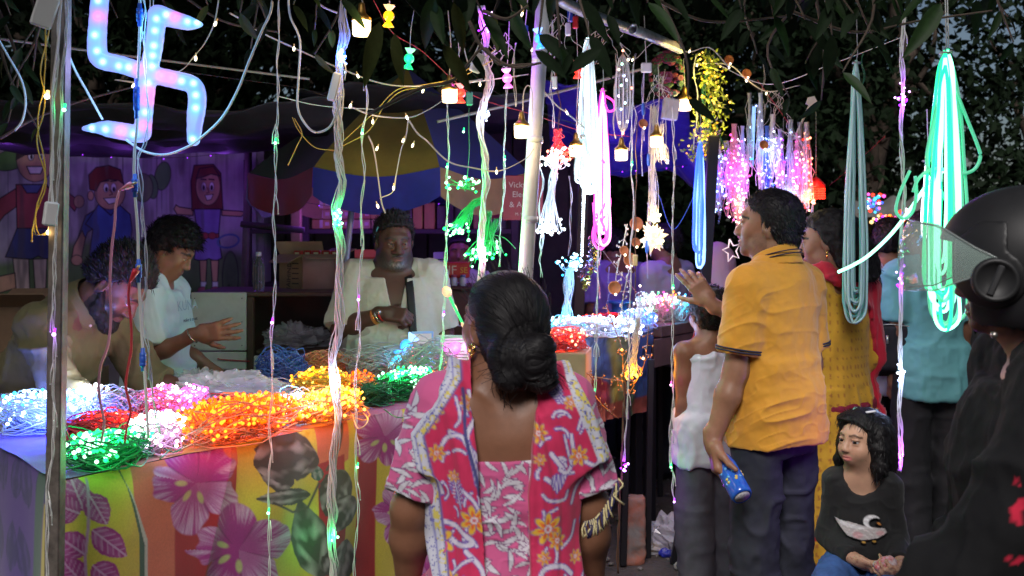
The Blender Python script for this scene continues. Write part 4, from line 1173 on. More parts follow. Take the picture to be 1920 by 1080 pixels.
# ------------------------------------------------------------------ light bundles heaped on the table
led_heap('ice blue glowing bundle at the left end of the table, left of the steel pole',T(82,812,.0),(.14,.075,.085),'palblue','cyan',40,90,5.0,.2,1,hot=.8,gc=(.06,.10,1),ls=1.3,spill=2.2)
led_heap('dark red coil glowing under the pale blue hank',T(195,832),(.13,.07,.06),'red','red',70,26,1.8,.15,2,lit_side=.5,hot=.2)
led_heap('green bundle with bright green LEDs hanging over the front table corner',T(196,878),(.11,.06,.062),'green','green',60,120,3.4,.25,3,hot=.6,lit_side=-.2,spill=.14)
led_heap('small dark green bundle behind the bright green one',T(252,858),(.06,.045,.055),'green','green',40,18,.5,.1,4)
led_heap('pale blue cord hank without lights between red coil and pole',T(216,806),(.10,.06,.09),'palblue','white',70,0,0,-.3,5)
led_heap('pink bundle behind the white glare',T(300,802),(.11,.065,.085),'pink','pink',50,60,1.5,.1,6,lit_side=.4)
led_heap('blazing white bundle at the table edge beside the green one',T(296,852),(.075,.055,.075),'pink','white',34,110,3.0,.4,7,hot=.95,ls=1.4,spill=.12)
led_heap('wide orange bundle with hundreds of orange LEDs',T(440,826),(.22,.085,.085),'orange','orange',60,330,4.2,.92,8,glows=5,spill=.34,ledr=.0056,hot=.5)  # cord colour carries the orange light of the LEDs
led_heap('lilac bundle of cords behind the orange lights',T(352,792),(.09,.06,.08),'violet','pink',46,20,.5,.2,9,lit_side=.2)
led_heap('blue white bundle between the orange and yellow ones',T(546,795),(.075,.05,.065),'palblue','cyan',34,60,2.6,.3,10,hot=.8)
led_heap('warm yellow bundle glowing beside the thick white string',T(612,792),(.15,.065,.07),'orange','yellow',40,160,3.4,.92,11,glows=4,spill=.22,hot=.7)
led_heap('royal blue cord bundle with pale tips near the table middle',T(528,722),(.12,.075,.10),'blue','blue',60,0,0,.1,12)
led_heap('salmon coloured cord bundle beside the royal blue one',T(612,712),(.11,.06,.09),'orange','orange',70,0,0,.2,13)
led_heap('golden yellow bundle in front of the salmon cords',T(600,748),(.11,.06,.075),'yellow','yellow',46,40,.9,.3,14,hot=.4)
led_heap('dim red orange bundle left of the grey hank',T(655,742),(.10,.05,.06),'orange','orange',40,45,.9,.5,15,hot=.2)
led_heap('large grey green hank in front of the seller',T(716,712),(.17,.09,.10),'grey','green',90,0,0,.3,16)
led_heap('green bundle glowing bright beside the elbow of the woman in pink',T(762,748),(.13,.06,.075),'green','green',60,120,4.4,.5,17,lit_side=.3,hot=.6)
led_heap('dark green coil without light left of the bright green bundle',T(700,760),(.075,.045,.06),'green','green',50,0,0,.5,18)
led_heap('violet and red cord tangle under the plastic bag',T(470,752),(.16,.07,.05),'violet','violet',60,0,0,.3,19)
led_heap('silver grey cord bundle beside the candy lights',T(812,692),(.10,.06,.09),'grey','white',60,0,0,.2,20)
led_heap('red cord bundle behind the orange lights',T(430,790),(.10,.05,.065),'red','red',40,0,0,.4,21)
# cluster of upright white LED rods
t=thing('light_bundle','upright spray of white LED rods behind the pale blue hank','light bundle',T(172,800),0,'bundles of string lights heaped on the flowered table')
mb=MB();st=MB();rr=RNG(4);C=[]
for k in range(16):
 e=vec(rr.normal(0,.03),rr.normal(0,.02),.085+rr.uniform(-.04,.05));st.tube([e*vec(.3,.3,.1),e],.0035,6);C.append(e)
st.build('rods',mat('rod_glow',(.7,.75,.8),.3,emit=(.7,.8,1),strength=.9,nosample=True),t,kind='stuff');led_cloud('leds',C,'white',.007,(0,0,0),t,1.0);glow(ARR(t.location)+vec(0,-.03,.13),(.7,.8,1),.9,.03,t)
plastic_bag('clear plastic bag crumpled on the table under the forearm of the leaning man',T(425,752),(.20,.11,.085),11)
plastic_bag('clear plastic bag in front of the boy at the table edge',T(372,728),(.10,.07,.06),12)
plastic_bag('clear plastic bag at the extreme left end of the table',T(20,800),(.11,.08,.08),13)
# white rope coil stack by the woman's shoulder
c=T(858,712);t=thing('rope_coil','stack of white rope light coils beside the seller','rope light',c)
mb=MB()
for k in range(15):
 th=LIN(0,2*PI,26);rx=.100+runi(-.008,.006);mb.tube(STK([rx*np.cos(th)+runi(-.006,.006),.07*np.sin(th),.006+.0125*k+.002*np.sin(3*th)],1),.0062,6,False)
 mb.tube(STK([rx*.84*np.cos(th),.056*np.sin(th),.006+.0125*k+.002*np.sin(3*th)],1),.0062,6,False)
mb.build('coils',mat('rope_white',(.62,.63,.62),.35),t,kind='stuff')
boxthing('red_tray','red box under the stack of white rope coils','box',c+vec(.01,-.05,.012),(.26,.17,.03),mat('red_gloss',(.52,.025,.02),.35))
# candy shaped lamps
CANDY={'yellow':(1,.52,.01),'green':(.02,.85,.25),'red':(1,.05,.03),'pink':(1,.18,.80),'blue':(.06,.35,1),'orange':(1,.28,.02),'cyan':(.05,.6,.9)}
def candy(label,c,col,s=.019,ax=(0,0,1),group=None,cord=None,pw=.03,strg=1.0):
 c=ASA(c,float);t=thing('candy_light',label,'lamp',c,0,group);A=rot_to(ax)
 m=mat('candy_'+col,CANDY[col],.35,emit=CANDY[col],strength=1.05*strg,nosample=True);m2=mat('candy_core_'+col,CANDY[col],.35,emit=tuple(.35+.65*v for v in CANDY[col]),strength=1.3*strg,nosample=True)
 mb=MB();a=LIN(-PI/2+.3,PI/2-.3,9);mb.lathe([(s*cos(q),s*sin(q))for q in a],(0,0,0),A,18);mb.build('sweet',m,t)
 for sg in(1,-1):
  mb=MB();mb.lathe([(s*.28,sg*s*.92),(s*.36,sg*s*1.05),(s*.75,sg*s*1.5),(s*1.0,sg*s*1.95),(s*.82,sg*s*1.9),(s*.3,sg*s*1.25)],(0,0,0),A,24,[0,.06,.12,.16,.16,.05]);mb.build('twist_end',m2 if sg>0 else m,t)
 glow(c+vec(0,-s*1.9,0),CANDY[col],pw,.012,t)
 if cord is not None:
  mb=MB(c);mb.tube(spline([c+A[:,2]*s*1.6]+[ASA(v,float)for v in cord],10),.0014,5);mb.build('cord',CORD['white'],t)
 return t
candy('yellow candy shaped light hanging highest, beside the first bulb',P(729,30,3.0),'yellow',.0165,(.05,0,1),'candy lights hung on the wire',[P(732,-30,3.0)])
candy('green candy shaped light hanging among the leaves',P(767,110,3.4),'green',.0175,(.12,0,1),'candy lights hung on the wire',[P(770,60,3.4),P(776,20,3.4)])
candy('red candy shaped light hanging beside the second bulb',P(864,175,3.6),'red',.0175,(.0,0,1),'candy lights hung on the wire',[P(862,120,3.6),P(858,60,3.6)])
candy('pink candy shaped light hanging right of the twisted white bundle',P(951,147,3.7),'pink',.0180,(-.1,0,1),'candy lights hung on the wire',[P(953,100,3.7),P(955,40,3.7)])
candy('blue candy shaped light hanging against the white pole',P(1011,72,3.55),'blue',.0180,(-.15,0,1),'candy lights hung on the wire',[P(1004,20,3.6),P(1000,-20,3.6)])
candy('red candy shaped light half hidden behind a leaf beside the white rope',P(1083,130,4.2),'red',.0190,(.0,0,1),'candy lights hung on the wire',[P(1082,80,4.2),P(1080,30,4.2)])
hp=[(762,648,'blue','blue candy light on top of the heap'),(752,668,'cyan','turquoise candy light at the left of the heap'),(774,676,'red','big red candy light in the middle of the heap'),(795,690,'pink','pink candy light low in the heap'),(806,672,'blue','blue candy light right of the red one in the heap'),
   (822,688,'red','red candy light behind the thin white string'),(836,684,'orange','orange candy light at the right of the heap'),(852,690,'green','green candy light at the right end of the heap'),(853,652,'pink','pink candy light leaning on the white rope coils'),(816,700,'orange','orange candy light at the front of the heap')]
for k,(px,py,col,lab)in enumerate(hp):
 Y=4.25+.02*(k%4);candy(lab+' before the seller',P(px,py,Y),col,.027,(runi(-1,1),runi(-.4,.4),runi(.0,1)),'candy lights heaped on the table',None,.07)
led_heap('grey cord nest under the heap of candy lights',T(800,722),(.16,.08,.13),'grey','white',50,0,0,.2,22)
t=boxthing('price_card','pale blue card standing behind the candy lights','card',P(792,636,4.42),(.10,.01,.07),mat('card_blue',(.25,.45,.75),.4),None,R(15));mb=MB();mb.box((0,-.0062,.035),(.08,.002,.05));mb.build('paper',mat('card_paper',(.6,.62,.62),.6),t,smooth=False)
boxthing('adapter','pale green power adapter on the lit green bundle','adapter',T(738,716)+vec(0,0,.07),(.06,.035,.03),mat('adapter_green',(.35,.58,.50),.4),None,.3)
# loose loops of cord lying over the table edge
for k,(pts,col)in enumerate([([(300,870),(330,850),(345,845),(350,850),(325,857),(290,850),(270,880),(250,890),(215,870)],'green'),([(480,735),(440,724),(400,728),(350,745),(330,770)],'red'),([(560,735),(600,750),(640,740),(670,755)],'black'),([(668,770),(690,800),(672,812),(660,790)],'orange'),([(720,775),(745,796),(775,785),(800,770)],'green'),([(505,745),(545,752),(590,742),(600,752)],'violet'),([(640,690),(665,665),(690,690),(700,720)],'white')]):
 q=[T(a,b)+vec(0,0,.012+.01*(i%2))for i,(a,b)in enumerate(pts)]
 t=thing('loose_cord',['green','red','black','orange','second green','violet','white'][k]+' loose cord lying across the bundles on the table','cord',q[0]);mb=MB(q[0]);mb.tube(spline(q,40),.0022,6);mb.build('cord',CORD[col],t)
# glowing wand toy held up beside the woman's cheek
a,b=P(838,547,3.9),P(884,640,3.9);t=thing('wand_toy','thin flower wand with green stem and pink tips beside the cheek of the woman','toy',b)
mb=MB(b);mb.tube([a,b],.0052,8);mb.build('stem',mat('wand_green',(.05,.5,.15),.3,emit=(.05,.8,.25),strength=.35,nosample=True),t)
PK=mat('wand_pink',(.8,.3,.25),.35,emit=(1,.35,.28),strength=.55,nosample=True)
A=rot_to(a-b);mb=MB(b);mb.ball(a,(.019,.019,.023),ICO3,A);mb.build('bud',PK,t)
for f_,s_ in((.42,-1),(.78,1),(.80,-1)):
 mb=MB(b);p=a+(b-a)*f_;d=unit(A[:,2]*.8+A[:,0]*s_*.6);mb.ball(p+d*.022,(.008,.006,.026),ICO2,rot_to(d));mb.build('petal',PK,t)
# ------------------------------------------------------------------ the wrapped goods table further along the row
def row(t):return TA+TD*t
ta,tb=2.42,3.20;a0,b0=row(ta),row(tb);zt,zb=1.075,.66
gt=thing('wrapped_table','display table wrapped in blue and red printed plastic sheet','table',vec(a0[0],a0[1],0));GO=ARR(gt.location)
PL=mat('printed_plastic',rough=.32,vc=True,bump=.35,bscale=30,bdist=.006,var=.15,vscale=14)
u,v=MG2(LIN(0,1,150),LIN(0,1,90),indexing='ij')
G=a0+(b0-a0)*u[...,None];G[...,2]=zt-(zt-zb)*v-.02*u*v
wr=.014*fnoise(STK([u*4,v*3,0*u],-1),6,3)+.012*(1-2*nabs(vnoise(STK([u*9,v*2.2,0*u+3],-1),8)))*v
G=G+TO*(wr+.01)[...,None]
Cb=np.tile(vec(.10,.13,.20),u.shape+(1,));nz=fnoise(STK([u*5,v*5,0*u],-1),2,3)
Cb=pmix(Cb,sstep(.05,-.05,nabs(u-.55+.05*nz)-.10),(.20,.22,.08));Cb=pmix(Cb,sstep(-.02,.02,v-.55+.1*np.sin(u*8))*sstep(.05,-.05,nabs(u-.30)-.16),(.34,.05,.05));Cb=pmix(Cb,sstep(.05,-.05,nabs(u-.52)-.03),(.40,.32,.05));Cb=pmix(Cb,sstep(-.02,.02,u-.74),(.05,.10,.20))
Cb=pmix(Cb,sstep(-.02,.02,v-.80+.03*nz),(.36,.10,.06));Cb=pmix(Cb,sstep(-.02,.02,v-.6)*sstep(.05,-.05,nabs(u-.7)-.05),(.06,.16,.06));Cb*=(1+.25*nz)[...,None]
sheet('front_sheet',G-GO,PL,gt,np.clip(Cb,.005,1))
bk=TN*.85
u,v=MG2(LIN(0,1,60),LIN(0,1,60),indexing='ij')
G=a0+(b0-a0)*u[...,None]+bk*v[...,None];G[...,2]=zt+.006*fnoise(STK([u*6,v*6,0*u],-1),3,3)
sheet('top_sheet',G-GO,PL,gt,np.tile(vec(.22,.20,.30),u.shape+(1,)))
G=b0+bk*v[...,None];G=np.broadcast_to(G,u.shape+(3,)).copy();G[...,2]=zt-(zt-zb-.02)*u
G=G+TD*(.012*fnoise(STK([u*4,v*4,0*u],-1),9,2))[...,None]
sheet('side_sheet',G-GO,PL,gt,np.tile(vec(.14,.06,.07),u.shape+(1,)))
mb=MB(GO);
for f in(.02,.98):
 for w in(.1,.9):
  p=row(ta+(tb-ta)*f)+bk*w
  mb=MB(GO);mb.box((p[0],p[1],zb/2),(.045,.045,zb),rotz(.6),.003);mb.build('leg',mat('black_steel',(.012,.011,.014),.5),gt,smooth=False)
# the next table on the right, dark boards
a1,b1=row(3.24),row(4.6)
nt2=thing('board_table','dark board table with a heap of coloured lights behind the boy in the white vest','table',vec(a1[0],a1[1],0));NO2=ARR(nt2.location)
mb=MB(NO2);cc=(a1+b1)/2+TN*.4;mb.box((cc[0],cc[1],1.03),(1.30,.75,.06),rotz(math.atan2(TD[1],TD[0])),.004);mb.build('top',mat('table_wood',(.12,.075,.06),.7,var=.3),nt2,smooth=False)
mb=MB(NO2);cc=(a1+b1)/2+TN*.03;mb.box((cc[0],cc[1],.92),(1.28,.02,.15),rotz(math.atan2(TD[1],TD[0])),.003);mb.build('apron',mat('table_wood',(.12,.075,.06),.7),nt2,smooth=False)
for f in(.06,.94):
 for w in(.08,.7):
  p=a1+(b1-a1)*f+TN*w;mb=MB(NO2);mb.box((p[0],p[1],.50),(.05,.05,.998),rotz(.6),.003);mb.build('leg',mat('black_steel',(.012,.011,.014),.5),nt2,smooth=False)
# cartons with the red lamps beside the woman's shoulder
for k,(px,py0,py1,w,dy)in enumerate([(1052,662,760,.26,0),(1048,762,1115.5,.30,.02)]):
 y=4.28;a,b=P(px,py0,y),P(px,py1,y);boxthing('carton',['brown carton with glowing red lights on its lid beside the wrapped table','tall brown carton on the ground under the one with red lights'][k],'carton',((a[0]),y+.13,(a[2]+b[2])/2),(w,.26,a[2]-b[2]),KRAFT,None,R(-10))
c=P(1055,661,4.36);c[2]=P(0,662,4.28)[2]+.003
led_heap('red orange bundle glowing on the carton beside the wrapped table',c,(.11,.07,.06),'red','red',40,70,1.6,.1,31,group='bundles of lights on the far tables',hot=.35)
def TT(px,py):
 Y=(CAMZ-zt)*FPX/(py-HOR);return vec((px-960)*Y/FPX,Y,zt+.008)
led_heap('white blue mound where the blue strands end on the wrapped table',TT(1062,634),(.09,.07,.06),'palblue','cyan',30,70,2.2,.1,32,group='bundles of lights on the far tables',hot=.9)
led_heap('broad white bundle in the middle of the wrapped table',TT(1130,634),(.16,.09,.06),'palblue','white',46,110,3.2,.1,33,group='bundles of lights on the far tables',hot=.9)
led_heap('blue white bundle at the right edge of the wrapped table',TT(1196,624),(.09,.06,.07),'palblue','blue',30,60,1.8,.1,34,group='bundles of lights on the far tables',hot=.7)
led_heap('red pink tube bundle lying at the back of the wrapped table',TT(1150,606),(.22,.05,.03),'red','red',30,30,.9,.5,35,group='bundles of lights on the far tables',hot=.2)
boxthing('adapter','small red adapter lying on the wrapped table','adapter',TT(1094,622)+vec(0,0,.05),(.07,.03,.03),mat('red_gloss',(.52,.025,.02),.35),None,-.6)
# bag of coloured lights
c=(row(3.62)+TN*.16);c[2]=1.062
for k,col in enumerate(('white','green','pink','orange','cyan')):
 led_heap(['white','green','pink','orange','turquoise'][k]+' lights in the heap of coloured lights behind the boy',c+vec(.05*(k-2),.04*(k%2),.0),(.08,.06,.10),'clear',col,16,26,.5,.3*k,40+k,group='heap of coloured lights behind the boy',glows=1,hot=.6)
t=thing('wire_spool','blue wire spool standing behind the heap of coloured lights','spool',row(3.55)+TN*.45+vec(0,0,1.062));mb=MB();mb.lathe([(.07,0),(.075,.005),(.075,.015),(.045,.02),(.045,.085),(.075,.09),(.075,.10),(.07,.105)],(0,0,0),None,24);mb.build('reel',mat('spool_blue',(.02,.10,.40),.4),t)
# ------------------------------------------------------------------ ground litter
t=thing('brick_post','old paint smeared stone post standing under the wrapped table','post',P(1190,1052,4.72)*vec(1,1,0));S=SDF((-.09,-.09,-.02),(.09,.09,.42),.008);S.box((0,0,.15),(.048,.04,.16),.012,.01)
V,F=S.surf();V=V+normals(V,F)*(.006*fnoise(V*22,2,3))[:,None];obj('stone',mesh_np('stone',V,F,mat('stone_smear',(.16,.15,.14),.9,color2=(.30,.09,.05),vscale=9,bump=.5,bscale=70,bdist=.004),True),t)
gp=lambda px,py:vec((px-960)*CAMZ/(py-HOR),CAMZ*FPX/(py-HOR),.004)
plastic_bag('clear plastic bag lying on the ground beside the dark jeans',gp(1290,1035),(.18,.12,.16),21)
for k,(px,py,col,s)in enumerate([(1248,1045,(.02,.03,.30),.035),(1222,1035,(.3,.22,.12),.04),(1232,1025,(.6,.6,.6),.018),(1275,1068,(.4,.38,.36),.03)]):
 p=gp(px,py);S=SDF((-.06,-.06,-.01),(.06,.06,.07),.004);S.ell((0,0,s*.5),(s,s*.7,s*.6),0);V,F=S.surf();V=V+normals(V,F)*(.006*fnoise(V*60,k,2))[:,None];V[:,2]=nmax(V[:,2],0)
 t=thing('wrapper',['blue crumpled wrapper','tan scrap of carton','white paper scrap','grey paper scrap'][k]+' on the ground under the wrapped table','wrapper',p);obj('crumple',mesh_np('crumple',V,F,mat('wrap_%d'%k,col,.35),False),t)
tube_thing('ground_cable','thin orange cable running on the ground past the stone post',[gp(1180,1010),gp(1215,1022),gp(1250,1040),gp(1262,1052)],.004,CORD['orange'],'cable',n=6)
for k,(px,py,h,dx)in enumerate([(1168,1060,.95,.03),(1214,1046,.95,.02),(1262,1058,.55,.10),(1238,930,.8,0)]):
 p=gp(px,py)*vec(1,1,0);straight('prop_leg',['slim dark trestle leg left of the stone post','slim dark trestle leg right of the stone post','short slanting dark leg beside the plastic bag on the ground','thin dark leg far under the tables'][k],p,p+vec(dx,.02,h),.03,mat('black_steel',(.012,.011,.014),.5),'trestle leg',square=True)
# ------------------------------------------------------------------ the swastika lamp (a festival emblem) and the things around the left pole
EY=2.75;es=EY/FPX
ec=P(278,138,EY)
em=thing('emblem_lamp','large glowing blue and pink swastika festival lamp hanging at the upper left','lamp',ec)
def px2(p):return((p[0]-278)*es,(138-p[1])*es)
def arm_shape(center,widths,depth=.030):
 """a rounded bar along a centre line given in the sign's own plane"""
 c=ARR([px2(p)for p in center]);c3=STK([c[:,0],0*c[:,0],c[:,1]],1);s=spline(c3,30)
 w=nint(LIN(0,1,len(s)),LIN(0,1,len(widths)),widths)*es
 return s,w
PANEL=mat('lamp_diffuser',rough=.35,vc=True,spec=.4)
_nt2=PANEL.node_tree;_b=_nt2.nodes['Principled BSDF'];_at=[n for n in _nt2.nodes if n.type=='ATTRIBUTE'][0]
_nt2.links.new(_at.outputs['Color'],_b.inputs['Emission Color']);_b.inputs['Emission Strength'].default_value=1.15
for _l in list(_nt2.links):
 if _l.to_socket==_b.inputs['Base Color']:_nt2.links.remove(_l)
_b.inputs['Base Color'].default_value=(.10,.10,.16,1)
S=SDF((-.22,-.05,-.24),(.20,.05,.26),.0035)
arms=[([(190,-35),(184,40),(182,90),(190,112),(230,122),(278,138),(330,150),(362,160),(370,185),(366,225),(363,262)],[16,16,17,17,16,16,16,16,16,16,12]),
  ([(376,46),(352,43),(318,34),(296,26),(294,40),(288,90),(278,138),(272,190),(268,240),(262,251),(228,246),(190,240),(158,241)],[5,13,16,16,16,16,16,16,15,16,16,15,5])]
for cl,wd in arms:
 s,w=arm_shape(cl,wd)
 for i in range(len(s)-1):S.cone(s[i],s[i+1],w[i],w[i+1],.004)
S.cut(lambda x,y,z:nabs(y)-.019+0*x+0*z)
V,F=S.surf();V=relax(V,F,2)
dots={'c':[(187,98),(183,68),(198,118),(228,126),(246,128),(290,126),(291,106),(293,88),(295,60),(298,38),(316,30),(356,43),(372,44),(345,154),(367,158),(371,180),(371,204),(365,262),(282,158),(277,212),(256,253),(203,244),(176,241),(189,4)],'p':[(189,33),(332,34),(264,132),(308,144),(326,148),(282,172),(279,190),(274,237),(232,247)]}
colr=np.tile(vec(.20,.24,.80),(len(V),1));X=V[:,0];Z=V[:,2]
for kind,pc_ in(('c',(.05,.46,1.0)),('p',(1.0,.14,.40))):
 for p in dots[kind]:
  u,w=px2(p);d2=(X-u)**2+(Z-w)**2
  m=nexp(-d2/(11.5*es)**2)[:,None];colr=colr*(1-.85*m)+ARR(pc_)*m*.95
  k=nexp(-d2/(5.2*es)**2)[:,None];colr=colr*(1-k)+(ARR([.75,1.0,1.0])if kind=='c' else ARR([1.0,.22,.36]))*k*1.25
colr[V[:,1]>.010]=(.4,.42,.5)
obj('diffuser',mesh_np('diffuser',V,F,PANEL,True,colr),em)
C=[vec(px2(p)[0],-.0165,px2(p)[1])for p in dots['c']];mb=MB();
for p in C:mb.ball(p,(.0050,.0022,.0050),ICO2)
mb.build('diodes',mat('diode_cyan',(.5,.9,1),.3,emit=(.5,.95,1),strength=1.6,nosample=True),em,kind='stuff')
for(px,py,col,w)in[(190,60,(.1,.5,1),.28),(330,60,(.1,.5,1),.25),(278,138,(.4,.4,1),.3),(220,240,(.2,.5,1),.28),(366,210,(.1,.5,1),.28)]:
 glow(P(px,py,EY)+vec(0,-.12,0),col,w,.05,em)
def cable(label,pts,Y,r,col,Y2=None,name='cable',cat='cable',n=60,group=None):
 m=len(pts);Ys=LIN(Y,Y2 or Y,m);q=[P(a,b,y)for(a,b),y in zip(pts,Ys)]
 t=thing(name,label,cat,q[0],0,group);mb=MB(q[0]);mb.tube(spline(q,n),r,7);mb.build('sheath',CORD[col],t);return t
cable('white cable looping under the swastika lamp up to the top of the frame',[(120,80),(140,130),(165,175),(192,224)],2.72,.0032,'white')
cable('white cable hanging in a deep curve from the lower arm of the swastika lamp',[(236,262),(270,284),(310,290),(350,276),(372,262),(415,222),(445,170),(465,120),(490,60),(508,20),(510,-20)],2.72,.0034,'white')
cable('white cable hanging in a V shape beside the thick twisted bundle',[(540,-15),(544,30),(562,75),(560,140),(558,200),(572,232),(592,248),(618,238),(634,205),(640,180)],3.0,.0034,'white')
cable('grey white cable loop hanging at the extreme left edge',[(-5,70),(12,100),(40,150),(48,190),(42,225),(28,245)],2.7,.0030,'white')
cable('short white cable running from the top edge to a blue plug beside the thick bundle',[(580,-10),(605,12),(632,24)],3.1,.0032,'violet')
# blue connector cable
bc=cable('long white cable with five blue connectors passing behind the swastika lamp',[(262,-20),(262,60),(258,160),(257,230),(252,290),(252,350),(258,430),(260,520),(266,630),(270,680),(274,750),(278,822)],2.62,.0038,'white')
cb_pl=mat('plug_blue',(.02,.09,.46),.35,spec=.6)
for k,(px,py,h)in enumerate([(262,28,22),(256,185,38),(253,348,22),(260,508,22),(268,674,22)]):
 c=P(px,py,2.62)-ARR(bc.location);mb=MB();hh=h*2.62/FPX
 prof=[(.004,-hh*1.0),(.0055,-hh*.95),(.0055,-hh*.6),(.0085,-hh*.55),(.0085,-hh*.30),(.0075,-hh*.27),(.0085,-hh*.22),(.009,hh*.22),(.0078,hh*.26),(.0085,hh*.32),(.0085,hh*.55),(.0055,hh*.6),(.0055,hh*.95),(.004,hh)]
 mb.lathe(prof,c,None,10);mb.build('connector',cb_pl,bc)
light_string('thin twisted white wires beside the blue connector cable',[(268,-20),(274,20),(270,80),(276,250),(262,295),(268,340),(266,410),(272,460),(272,540),(268,600),(276,640),(280,690),(292,780),(302,820)],2.66,2,.0035,.0015,[],seed=3)
light_string('thin clear wires hanging at the top right of the blue connectors',[(284,-20),(283,40),(282,90),(280,140)],2.8,2,.0025,.0013,[])
def plug(label,tip,end,Y,col,cab,pts):
 a,b=P(*tip,Y),P(*end,Y);t=thing('plug_lead',label,'cable',a);d=unit(a-b);A=rot_to(d);mb=MB(a);L=np.linalg.norm(a-b)
 G=[(.0035,-L),(.006,-L*.8),(.013,-L*.25),(.014,0),(.003,0)];mb.lathe(G,a,A@np.diag([1.0,.62,1.0]),12);mb.build('plug_head',mat('plug_'+col,{'pink':(.62,.16,.18),'red':(.55,.02,.03)}[col],.35),t)
 mb=MB(a);
 for s in(-1,1):mb.tube([a+A[:,0]*.006*s,a+A[:,0]*.006*s+d*.014],.002,6)
 mb.build('pins',mat('brass',(.5,.4,.2),.3,metal=.9),t,kind='stuff')
 mb=MB(a);mb.tube(spline([b]+[P(x,y,Y)for x,y in pts],60),.0035,7);mb.build('cable',CORD[cab],t);return t
plug('pink cable with a pink plug pushed into the third blue connector',(247,346),(224,357),2.60,'pink','pink',[(217,385),(215,420),(209,470),(206,540),(208,590),(203,645),(188,690),(186,740),(195,790),(190,828)])
plug('red cable with a red plug pushed into the fourth blue connector',(256,506),(243,530),2.60,'red','red',[(241,560),(246,610),(246,655),(240,690),(236,725),(245,770),(238,800),(234,830)])
# adapters and wires by the pole
def adapter_box(label,c,size,rot,m,cord_pts=None,Y=None):
 t=thing('adapter',label,'adapter',c);mb=MB();mb.box((0,0,0),size,rot,.004);mb.build('case',m,t,smooth=False)
 if cord_pts:
  mb=MB(c);mb.tube(spline([P(a,b,Y)for a,b in cord_pts],30),.0022,6);mb.build('lead',CORD['white'],t)
 return t
WB=mat('white_plastic',(.62,.62,.62),.4)
adapter_box('large white power adapter tilted at the top left corner',P(84,22,2.35),(.048,.035,.075),roty(R(18))@rotz(.5),WB)
adapter_box('small white control box hanging in front of the pole',P(95,401,2.32),(.030,.022,.056),roty(R(8))@rotz(.6),WB,[(100,385),(97,340),(99,260),(97,180),(108,80),(116,-10)],2.33)
adapter_box('thin white remote box hung on the thick twisted bundle',P(627,163,2.95),(.026,.012,.086),roty(R(14)),WB,[(634,136),(632,120),(640,112),(648,128),(646,150)],2.95)
adapter_box('grey white adapter tilted among the leaves left of the twisted grey bundle',P(895,118,3.3),(.036,.024,.064),roty(R(18))@rotz(.4),WB,[(905,100),(900,80),(880,120),(866,80),(858,140),(880,152),(905,148)],3.3)
adapter_box('green adapter hanging in the green string below the red candy light',P(880,185,3.75),(.026,.018,.052),np.eye(3),mat('adapter_dkgreen',(.05,.22,.12),.4))
adapter_box('white adapter hanging beside the flower ball',P(1212,127,4.3),(.046,.02,.042),np.eye(3),WB,[(1212,118),(1210,80),(1208,30)],4.3)
adapter_box('white adapter hanging high behind the white pole',P(1065,55,3.9),(.022,.018,.05),np.eye(3),WB,[(1066,42),(1070,10)],3.9)
adapter_box('grey adapter hanging right of the white pole',P(1040,155,3.9),(.020,.018,.05),np.eye(3),WB,[(1040,142),(1034,100),(1036,40)],3.9)
adapter_box('pale yellow control box on the thin brown cord beside the star',P(1191,488,4.25),(.022,.016,.048),np.eye(3),mat('box_cream',(.55,.42,.20),.4))
adapter_box('large pale adapter hanging under the flower ball',P(1257,205,4.7),(.075,.04,.10),roty(.15),mat('box_ivory',(.5,.48,.42),.45))
for k,(px,py,col,Y)in enumerate([(1069,30,(.02,.06,.35),3.95),(1079,42,(.42,.02,.02),3.9),(985,60,(.02,.06,.35),3.7)]):
 adapter_box(['small blue plug hanging right of the white pole top','small red plug hanging right of the white pole top','small blue plug hanging left of the white pole'][k],P(px,py,Y),(.022,.02,.048),np.eye(3),mat('plugc%d'%k,col,.35),[(px,py-12),(px+3,py-40),(px+5,-20)],Y)
# strings of the left pole
light_string('white wires with green and violet LEDs hanging down the front of the steel pole',[(124,-20),(124,60),(120,130),(118,220),(110,330),(104,420),(103,520),(100,600),(101,660),(100,760),(98,840),(90,910),(92,1000),(88,1120)],2.38,3,.0036,.0013,[(120,206,'green'),(101,627,'violet')],seed=5)
light_string('yellow and white wires with warm bulbs left of the steel pole',[(94,-20),(90,40),(88,90),(80,140),(82,180),(72,240),(72,280),(82,340),(68,400),(70,440),(92,436)],2.45,2,.004,.0017,[(88,181,'warm'),(92,436,'warm')],'yellow',seed=6,ledr=.007)
light_string('pair of thin white wires hanging beside the yellow wire',[(112,-20),(108,60),(106,150),(102,250),(98,330),(96,400)],2.36,2,.003,.0014,[],seed=7)
